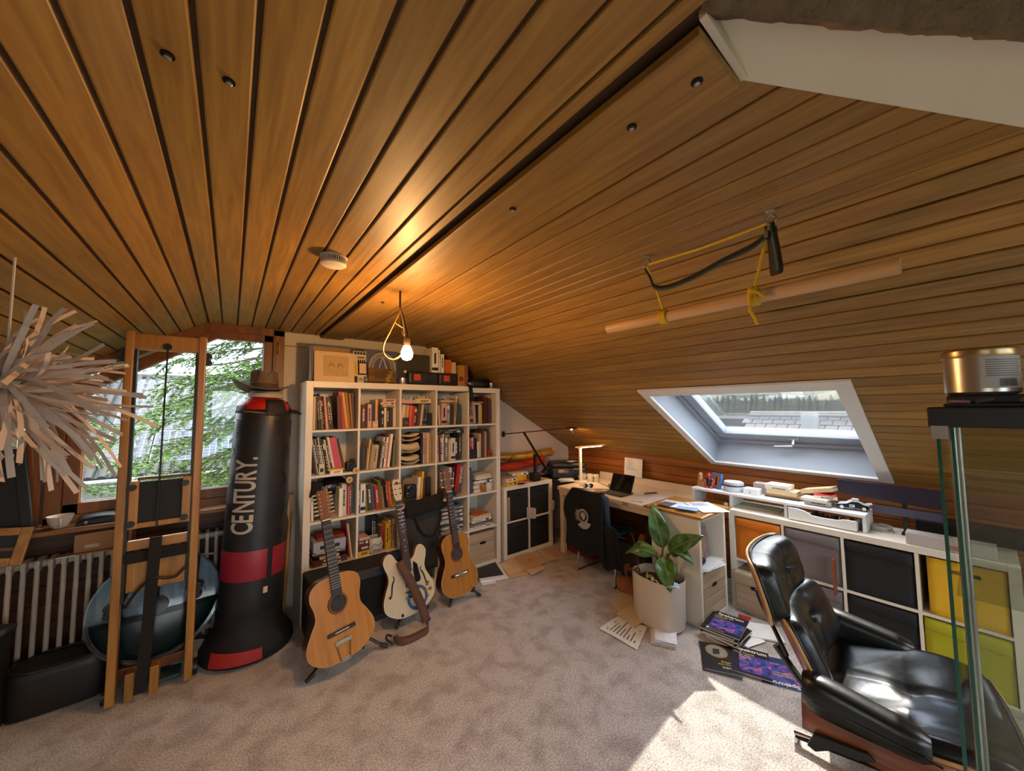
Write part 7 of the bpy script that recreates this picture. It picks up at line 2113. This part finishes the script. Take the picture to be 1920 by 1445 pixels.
MB().lathe([(.016, -.36), (.018, -.34), (.017, -.32), (.008, -.312), (0, -.31)], 18, c=(.04, 0, .066)).build('socket', mat('socket_brown', '#5a4630', .5), bl, smooth=40)
MB().lathe([(.014, -.352), (.016, -.362), (.024, -.378), (.031, -.398), (.030, -.418), (.020, -.434), (0, -.44)], 24, c=(.04, 0, .066)).build('bulb', emit('bulb_glow', '#ffc078', 280), bl, smooth=60)
sd_ = thing('smoke_detector', 'round white smoke detector on the flat ceiling', 'smoke detector', (-.125, -1.51, ZC))
DET = mat('detector_white', '#c9bba8', .5)
MB().lathe([(.055, 0), (.055, -.006), (.05, -.008)], 40).build('base', DET, sd_, smooth=40)
MB().lathe([(.05, -.026), (.052, -.028), (.051, -.036), (.045, -.04), (0, -.041)], 40).build('cover', DET, sd_, smooth=40)
for k in range(36):
    a = 2 * math.pi * k / 36
    MB().box(.046, .0515, -.0022, .0022, -.028, -.006, Matrix.Rotation(a, 4, 'Z')).build('vent_rib', DET, sd_)
MB().lathe([(.045, -.007), (.045, -.027)], 32).build('core', mat('detector_dark', '#4a4238', .7), sd_)
for (x, y, z, lb) in ((.235, -2.31, ZC - .026, 'bolt head set in the cover board, nearest to the bulb side'), (.243, -2.74, ZC - .026, 'bolt head set in the middle of the cover board'), (.245, -2.885, ZC - .026, 'bolt head near the cut end of the cover board'), (.235, -1.05, ZC - .026, 'small screw hook in the cover board beyond the bulb'), (-.57, -2.30, ZC, 'screw in the ceiling plank above the rower'), (-.48, -2.30, ZC, 'screw in the ceiling plank left of the smoke detector')):
    t = thing('bolt', lb, 'bolt', (x, y, z))
    MB().lathe([(.011, 0), (.011, -.002), (0, -.0025)], 20).build('washer', mat('bolt_dark', '#1c130c', .4, metal=.6), t, smooth=40)
    MB().lathe([(.006, -.002), (.006, -.007), (.003, -.009), (0, -.009)], 14).build('head', STEEL, t, smooth=40)
# hanging bar with ropes and straps
YR = mat('rope_yellow', '#d8b020', .7, var=.3, scale=200)
tb_ = thing('hanging_bar', 'round wooden bar hung below the ceiling by yellow ropes', 'bar', (0, 0, 0))
BAR0, BAR1 = Vector((1.02, -2.075, 2.015)), Vector((1.02, -3.075, 2.015))
MB().cyl(BAR0, BAR1, .0235, n=24).build('bar', wood('dowel', '#c79a68', '#dcb78c', 'Y', rnd=0, rough=.5), tb_, smooth=40)
H1, H2 = Vector((.965, -2.33, ZC)), Vector((.965, -2.79, ZC))
def rope(p, r=.0055):
    return MB().tube(p, r, 8)
for (h, kx) in ((H1, -2.37), (H2, -2.715)):
    MB().tube([h + Vector((0, 0, .002)), h - Vector((0, 0, .018))] + [h + Vector((0, .016 * math.sin(a), -.034 + .016 * math.cos(a))) for a in [R(20 + 34 * k) for k in range(10)]], .0035, 8).build('eye_hook', STEEL, tb_, smooth=50)
    MB().lathe([(.014, 0), (.014, -.003), (0, -.003)], 16, c=tuple(h)).build('hook_plate', STEEL, tb_)
    k_ = Vector((1.02, kx, 2.015))
    rope([h - Vector((0, 0, .048)), h * .5 + k_ * .5 + Vector((0, 0, -.002)), k_ + Vector((0, 0, .025))]).build('rope', YR, tb_, smooth=60)
    wr_ = MB()
    for i in range(3):
        wr_.tube([k_ + Vector((.027 * math.cos(a), -.010 + .010 * i, .027 * math.sin(a))) for a in [2 * math.pi * j / 18 for j in range(18)]], .0058, 6, closed=True)
    wr_.build('rope_wrap', YR, tb_, smooth=60)
rope([H1 - Vector((0, .01, .04)), H1 * .5 + H2 * .5 - Vector((0, 0, .048)), H2 - Vector((0, -.01, .042))]).build('rope_between_hooks', YR, tb_, smooth=60)
k_ = Vector((1.02, -2.715, 2.015))
MB().tube(crom([k_ + Vector((-.03, 0, .02)), k_ + Vector((-.034, .006, -.005)), k_ + Vector((-.03, .004, -.03)), k_ + Vector((-.036, .004, -.055)), k_ + Vector((-.028, -.006, -.08)), k_ + Vector((-.03, -.014, -.105))], 5), .006, 6).build('rope_tail', YR, tb_, smooth=60)
MB().tube(crom([k_ + Vector((-.026, 0, .018)), k_ + Vector((-.038, -.014, .012)), k_ + Vector((-.034, -.030, -.004)), k_ + Vector((-.028, -.04, -.016))], 5), .006, 6).lathe([(0, -.012), (.016, -.004), (.015, .010), (0, .018)], 10, c=tuple(k_ + Vector((-.03, -.004, .016)))).build('rope_knot', YR, tb_, smooth=60)
# striped strap between the hooks
sp_ = thing('woven_strap', 'striped teal woven strap looped between the ceiling hooks', 'strap', (0, 0, 0))
STP = mat('strap_teal', '#3d5a5e', .8, var=.35, scale=40)
STG = mat('strap_dark', '#20261c', .8, var=.3, scale=40)
a_, b_ = H1 - Vector((0, 0, .05)), H2 - Vector((0, 0, .05))
pts = crom([a_ + Vector((0, .01, 0)), a_ + Vector((.004, -.01, -.045)), a_ + Vector((.006, -.03, -.095)), a_ + Vector((.006, -.09, -.112)), a_ + Vector((.004, -.2, -.10)), a_ * .35 + b_ * .65 + Vector((.002, 0, -.075)), b_ + Vector((0, .06, -.055)), b_ + Vector((0, .012, -.03))], 6)
sides = [Vector((.75, .2, .62))] * len(pts)
MB().ribbon(pts, .0135, [Vector((.35, .1, 1)) for _ in pts]).build('hanging_loop', STP, sp_, solid=.0025, smooth=60)
MB().ribbon([p + Vector((-.0022, 0, .0006)) for p in pts], .006, [Vector((.35, .1, 1)) for _ in pts]).build('dark_stripe', STG, sp_, solid=.0022, smooth=60)
p2 = crom([b_ + Vector((0, .004, .005)), b_ + Vector((.0, -.004, -.05)), b_ + Vector((.004, -.01, -.12)), b_ + Vector((.006, -.012, -.16)), b_ + Vector((.014, -.006, -.17)), b_ + Vector((.02, .0, -.15)), b_ + Vector((.014, .0, -.06)), b_ + Vector((.006, .0, -.01))], 5)
MB().ribbon(p2, .017, (0.35, 1, 0)).build('tail_loop', STG, sp_, solid=.003, smooth=60)
MB().ribbon([p + Vector((-.003, -.001, 0)) for p in p2[:16]], .005, (0.35, 1, 0)).build('pale_stripe', STP, sp_, solid=.0022, smooth=60)
box('buckle', STEEL, -.016, .016, -.006, .006, -.022, .0, sp_, .002, loc=tuple(b_ + Vector((0, .01, -.02))))
# ------------------------------------------------------------------ outside
rt_ = random.Random(77)
GRASS = mat('meadow', '#40492c', .9, var=.3, scale=.03)
def gz(x, y):
    return -5.5
g = MB().grid(lambda u, v: (-700 + 1900 * u, -500 + 1400 * v, -5.2), 8, 8).build('ground', GRASS)
struct(g)
# wooded hills seen through the skylight and beyond the houses
HILL = mat('wooded_hill', '#1c2a1c', .95, var=.8, scale=.045)
for (cx_, cy_, L, h, rot, lb) in ((420, 60, 900, 34, 78, 'long wooded hill beyond the meadow'), (560, -160, 900, 52, 84, 'higher wooded ridge behind the first hill'), (-40, 420, 900, 40, -8, 'wooded hill behind the neighbouring solar house')):
    def hl(u, v, L=L, h=h):
        return ((u - .5) * L, (v - .5) * 150, max(0, math.sin(math.pi * v)) ** .8 * h * (.75 + .25 * math.sin(7 * u) + .08 * math.sin(31 * u) + .05 * math.sin(83 * u + 9 * v)))
    o = MB().grid(hl, 160, 14).build('hill', HILL, None, (cx_, cy_, -6), (0, 0, R(rot)), smooth=60)
    struct(o)

wr_ = random.Random(40)
jj = [wr_.uniform(.7, 1.15) for _ in range(401)]
woods = MB().grid(lambda u, v: (8 * math.sin(9 * u) + 30 * v * (1 - v), -160 + 340 * u, (12.5 * jj[round(u * 400)] * (.8 + .25 * math.sin(11 * u))) * math.sin(math.pi * min(1, v * 1.2)) ** .6), 400, 6)
struct(woods.build('hill_woods', mat('near_woods', '#141f14', .95, var=.7, scale=.25), None, (210, -10, -5.3)))

# ---- neighbouring house with solar panels, seen through the gable window
WALLO = mat('house_render', '#77787a', .9, var=.04)
TILE = mat('roof_tile_dark', '#2a2b2d', .7, var=.3)
GUT = mat('gutter_zinc', '#8b9092', .4, metal=.5)
hs = thing('neighbour_house', 'neighbouring house with solar panels on its tiled roof', 'house', (-1.2, 12.0, 0))
EY, EZ, RY, RZ = 0.0, -.25, 4.6, 2.95
sl_ = math.atan2(RZ - EZ, RY - EY)
SLn = math.hypot(RZ - EZ, RY - EY)
box('wall', WALLO, -2.7, 9, .5, 8.7, -5.2, -.35, hs)
rf = MB().box(0, 12.0, 0, SLn, -.12, -.03).build('roof', TILE, hs, (-3.0, EY, EZ), (sl_, 0, 0))
MB().box(0, 12.0, 0, SLn, -.12, -.03).build('roof_back', TILE, hs, (9.0, 2 * RY, EZ), (sl_, 0, R(180)))
MB().prism([(0, -.35), (9.2, -.35), (4.6, 2.9)], -2.65, 8.9, 'x', None).build('gable', WALLO, hs, (0, 0, 0))
tl = None
nr, ncol = 15, 34
for r in range(nr):
    for c in range(10):
        y0, y1 = SLn * r / nr, SLn * (r + 1) / nr + .03
        if tl is None:
            tl = MB().tube([(0, 0, 0), (0, SLn / nr + .04, .03)], [.09, .10], 8).box(-.15, .05, 0, SLn / nr + .03, -.02, .015).build('roof_tile', TILE, rf, smooth=40)
            tl.location = (.15 + .26 * c, y0, 0)
            continue
        o = tl.copy()
        COL.objects.link(o)
        o.parent = rf
        o.location = (.15 + .26 * c + (0 if True else 0), y0, 0)
bk_ = MB()
for r in range(nr):
    for c in range(10, 45):
        bk_.box(.15 + .26 * c - .11, .15 + .26 * c + .10, SLn * r / nr, SLn * (r + 1) / nr + .03, -.02, .05)
o = bk_.build('roof_tiles', TILE, rf)
o['kind'] = 'stuff'
PV = mat('solar_cell', '#2a3240', .15, var=.15, metal=.1)
PVF = mat('solar_grid', '#71777c', .3)
for r in range(3):
    for c in range(7):
        x0, y0 = .75 + 1.06 * c, .45 + 1.62 * r
        p = box('solar_panel', PVF, x0, x0 + 1.02, y0, y0 + 1.56, .06, .10, rf)
        cells = MB()
        for i in range(6):
            for j in range(10):
                cells.box(x0 + .03 + .162 * i, x0 + .03 + .162 * i + .142, y0 + .03 + .151 * j, y0 + .03 + .151 * j + .131, .1, .103)
        cells.build('solar_cells', PV, p)['kind'] = 'stuff'
MB().tube([(-3.0, -.10, EZ - .10), (9, -.10, EZ - .10)], .075, 10).build('gutter', GUT, hs, smooth=40)
for k in range(46):
    pass
MB().tube([(-3.05, 4.6, RZ), (9.0, 4.6, RZ)], .12, 8).build('ridge', TILE, hs, smooth=40)
MB().box(-3.1, -2.98, 0, SLn, -.2, .02).build('verge_board', PVF, hs, (0, EY, EZ), (sl_, 0, 0))
box('chimney', mat('chimney_brick', '#8c7a6a', .9), 3.4, 4.1, 4.9, 5.6, 2.2, 4.3, hs)

# ---- conifer right outside the gable window
NEED = leafmat('conifer_needles', '#304c1e', '#6a8638')
NEED.node_tree.nodes['Principled BSDF'].inputs['Roughness'].default_value = .7
NEED2 = leafmat('conifer_needles_young', '#5c7428', '#98a63c')
BARK = mat('conifer_bark', '#4a3a2a', .95, var=.3)
def conifer(label, x, y, zb, zt, rmax, nb, seed, zlo=0.0, needles=1.0, mt=None, nl=.075):
    rr = random.Random(seed)
    t = thing('conifer', label, 'tree', (x, y, zb))
    H = zt - zb
    MB().tube([(0, 0, 0), (0, 0, H * .6), (0, 0, H)], [.16, .10, .02], 8).build('trunk', BARK, t, smooth=60)
    nm, bm_ = MB(), MB()
    for k in range(nb):
        q = (k + .5) / nb
        z = H * (zlo + (1 - zlo) * q)
        a = k * 2.39996 + rr.uniform(-.4, .4)
        L = rmax * (1 - .55 * q) * rr.uniform(.75, 1.1)
        d = Vector((math.cos(a), math.sin(a), 0))
        sd = Vector((-d.y, d.x, 0))
        pts = [Vector((0, 0, z)) + d * (L * s) + Vector((0, 0, .10 * L * s - .32 * L * s * s)) for s in (0, .25, .5, .75, 1)]
        bm_.tube(pts, [.022, .018, .013, .008, .003], 5)
        ntw = int(17 * L * needles)
        for j in range(ntw):
            s = .12 + .88 * (j + rr.random()) / ntw
            i0 = min(3, int(s * 4))
            p = pts[i0].lerp(pts[i0 + 1], s * 4 - i0)
            sg_ = 1 if j % 2 else -1
            tl_ = (.42 * (1 - .6 * s) + .12) * rr.uniform(.7, 1.2)
            td = (sd * sg_ * rr.uniform(.6, 1) + d * rr.uniform(.4, .9) + Vector((0, 0, rr.uniform(-1.1, .1)))).normalized()
            e = p + td * tl_ + Vector((0, 0, -.06 * tl_))
            bm_._add([p, p + Vector((0, 0, .006)), e], [(0, 1, 2)])
            nn_ = max(5, int(tl_ / .017))
            for m_ in range(nn_):
                f = (m_ + rr.random()) / nn_
                c = p.lerp(e, f)
                for w_ in (1, -1):
                    nd = (td * .7 + td.cross(Vector((0, 0, 1))) * w_ * .8 + Vector((0, 0, rr.uniform(-.35, .45)))).normalized()
                    wv = nd.cross(Vector((rr.uniform(-1, 1), rr.uniform(-1, 1), 1))).normalized() * .011
                    ln = rr.uniform(.7, 1.3) * nl
                    nm._add([c - wv, c + wv, c + nd * ln], [(0, 1, 2)])
    br = bm_.build('branches', BARK, t)
    no = nm.build('needles', mt or NEED, t)
    no['kind'] = 'stuff'
    br['kind'] = 'stuff'
    return t
conifer('spruce with drooping branches right outside the gable window', .75, 5.0, -5.2, 5.8, 3.7, 140, 5, .36, 1.15)
conifer('second spruce farther left beyond the window edge', -3.6, 7.6, -5.2, 3.4, 2.6, 40, 9, .36, .9)
# bushes
def bush(label, x, y, z, r, seed, m, n=5000, s=.05):
    rr = random.Random(seed)
    t = thing('bush', label, 'bush', (x, y, z))
    b = MB()
    for k in range(n):
        d = Vector((rr.gauss(0, 1), rr.gauss(0, 1), rr.gauss(0, 1))).normalized()
        p = d * r * rr.uniform(.6, 1) ** .5
        p.z *= .8
        u = d.orthogonal().normalized()
        u = (Matrix.Rotation(rr.uniform(0, 6.28), 3, d) @ u)
        w = d.cross(u)
        k2 = s * rr.uniform(.6, 1.3)
        b._add([p - u * k2, p + w * k2 * .5 + d * .01, p + u * k2, p - w * k2 * .5 - d * .01], [(0, 1, 2, 3)])
    o = b.build('foliage', m, t)
    o['kind'] = 'stuff'
    MB().tube([(0, 0, -r * 1.2), (0, 0, 0)], [.06, .03], 6).build('stem', BARK, t)
    return t
bush('bright yellow green bush below the window, left', -2.0, 7.0, -.75, .85, 3, NEED2)
bush('bright yellow green bush below the window, right', -.35, 6.2, -.55, .9, 4, NEED2)

# ---- house across the street, seen through the skylight
h2 = thing('street_house', 'house with grey tiled roof and chimney seen through the skylight', 'house', (14.0, .3, 0), (0, 0, 0))
TILE2 = mat('roof_tile_grey', '#45423f', .75, var=.35, scale=3)
EX, EZ2, RX, RZ2 = -3.8, -1.0, 0.0, 1.30
a2 = math.atan2(RZ2 - EZ2, RX - EX)
L2 = math.hypot(RZ2 - EZ2, RX - EX)
box('wall', WALLO, -3.5, 3.5, -5.2, 1.15, -5.2, -.9, h2)
r2 = MB().box(0, L2, -5.5, 1.45, -.14, -.02).build('roof', TILE2, h2, (EX, 0, EZ2), (0, -a2, 0))
MB().box(0, L2, -5.5, 1.45, -.14, -.02).build('roof_back', TILE2, h2, (-EX, 0, EZ2), (0, -a2, R(180)))
MB().prism([(-3.5, -1.0), (3.5, -1.0), (0, 1.2)], 1.0, 1.15, 'y').build('gable', WALLO, h2)
t0 = None
n2r, n2c = 17, 23
cnt = 0
for r in range(n2r):
    for c in range(n2c):
        x0, y0 = L2 * (r + .0) / n2r, -5.45 + .3 * c
        if r < 4:
            continue
        if t0 is None:
            t0 = MB().prism([(0, -.02), (0, .035), (L2 / n2r + .03, .015), (L2 / n2r + .03, -.02)], .012, .288, 'y').build('roof_tile', TILE2, r2)
            t0.location = (x0, y0, 0)
            continue
        o = t0.copy()
        COL.objects.link(o)
        o.parent = r2
        o.location = (x0, y0 + (.15 if r % 2 else 0), 0)
MB().tube([(0, -5.5, RZ2 + .02), (0, 1.45, RZ2 + .02)], .13, 8).build('ridge', TILE2, h2, smooth=40)
box('chimney', mat('chimney_render', '#6f7070', .9), -.95, -.45, -.50, -.18, -.2, 1.42, h2)
for yy in (-2.2, .25):
    w_ = box('roof_window', mat('roof_window_frame', '#8a8c90', .4), 1.35, 2.05, yy, yy + .75, -.01, .10, r2)
    box('pane', mat('roof_window_glass', '#9fb3c4', .08), 1.45, 1.95, yy + .1, yy + .65, .10, .105, w_)
bush('round dark green tree beside the street house', 21, 6.0, -1.0, 1.5, 8, NEED, 5000, .12)
bush('yellow green bush in front of the meadow', 15.5, 3.0, -.05, .75, 12, NEED2, 4000, .07)
bush('tall dark tree behind the street house chimney', 26, -.5, 1.0, 1.7, 13, leafmat('copper_leaf', '#54463f', '#6f5f52'), 5000, .14)
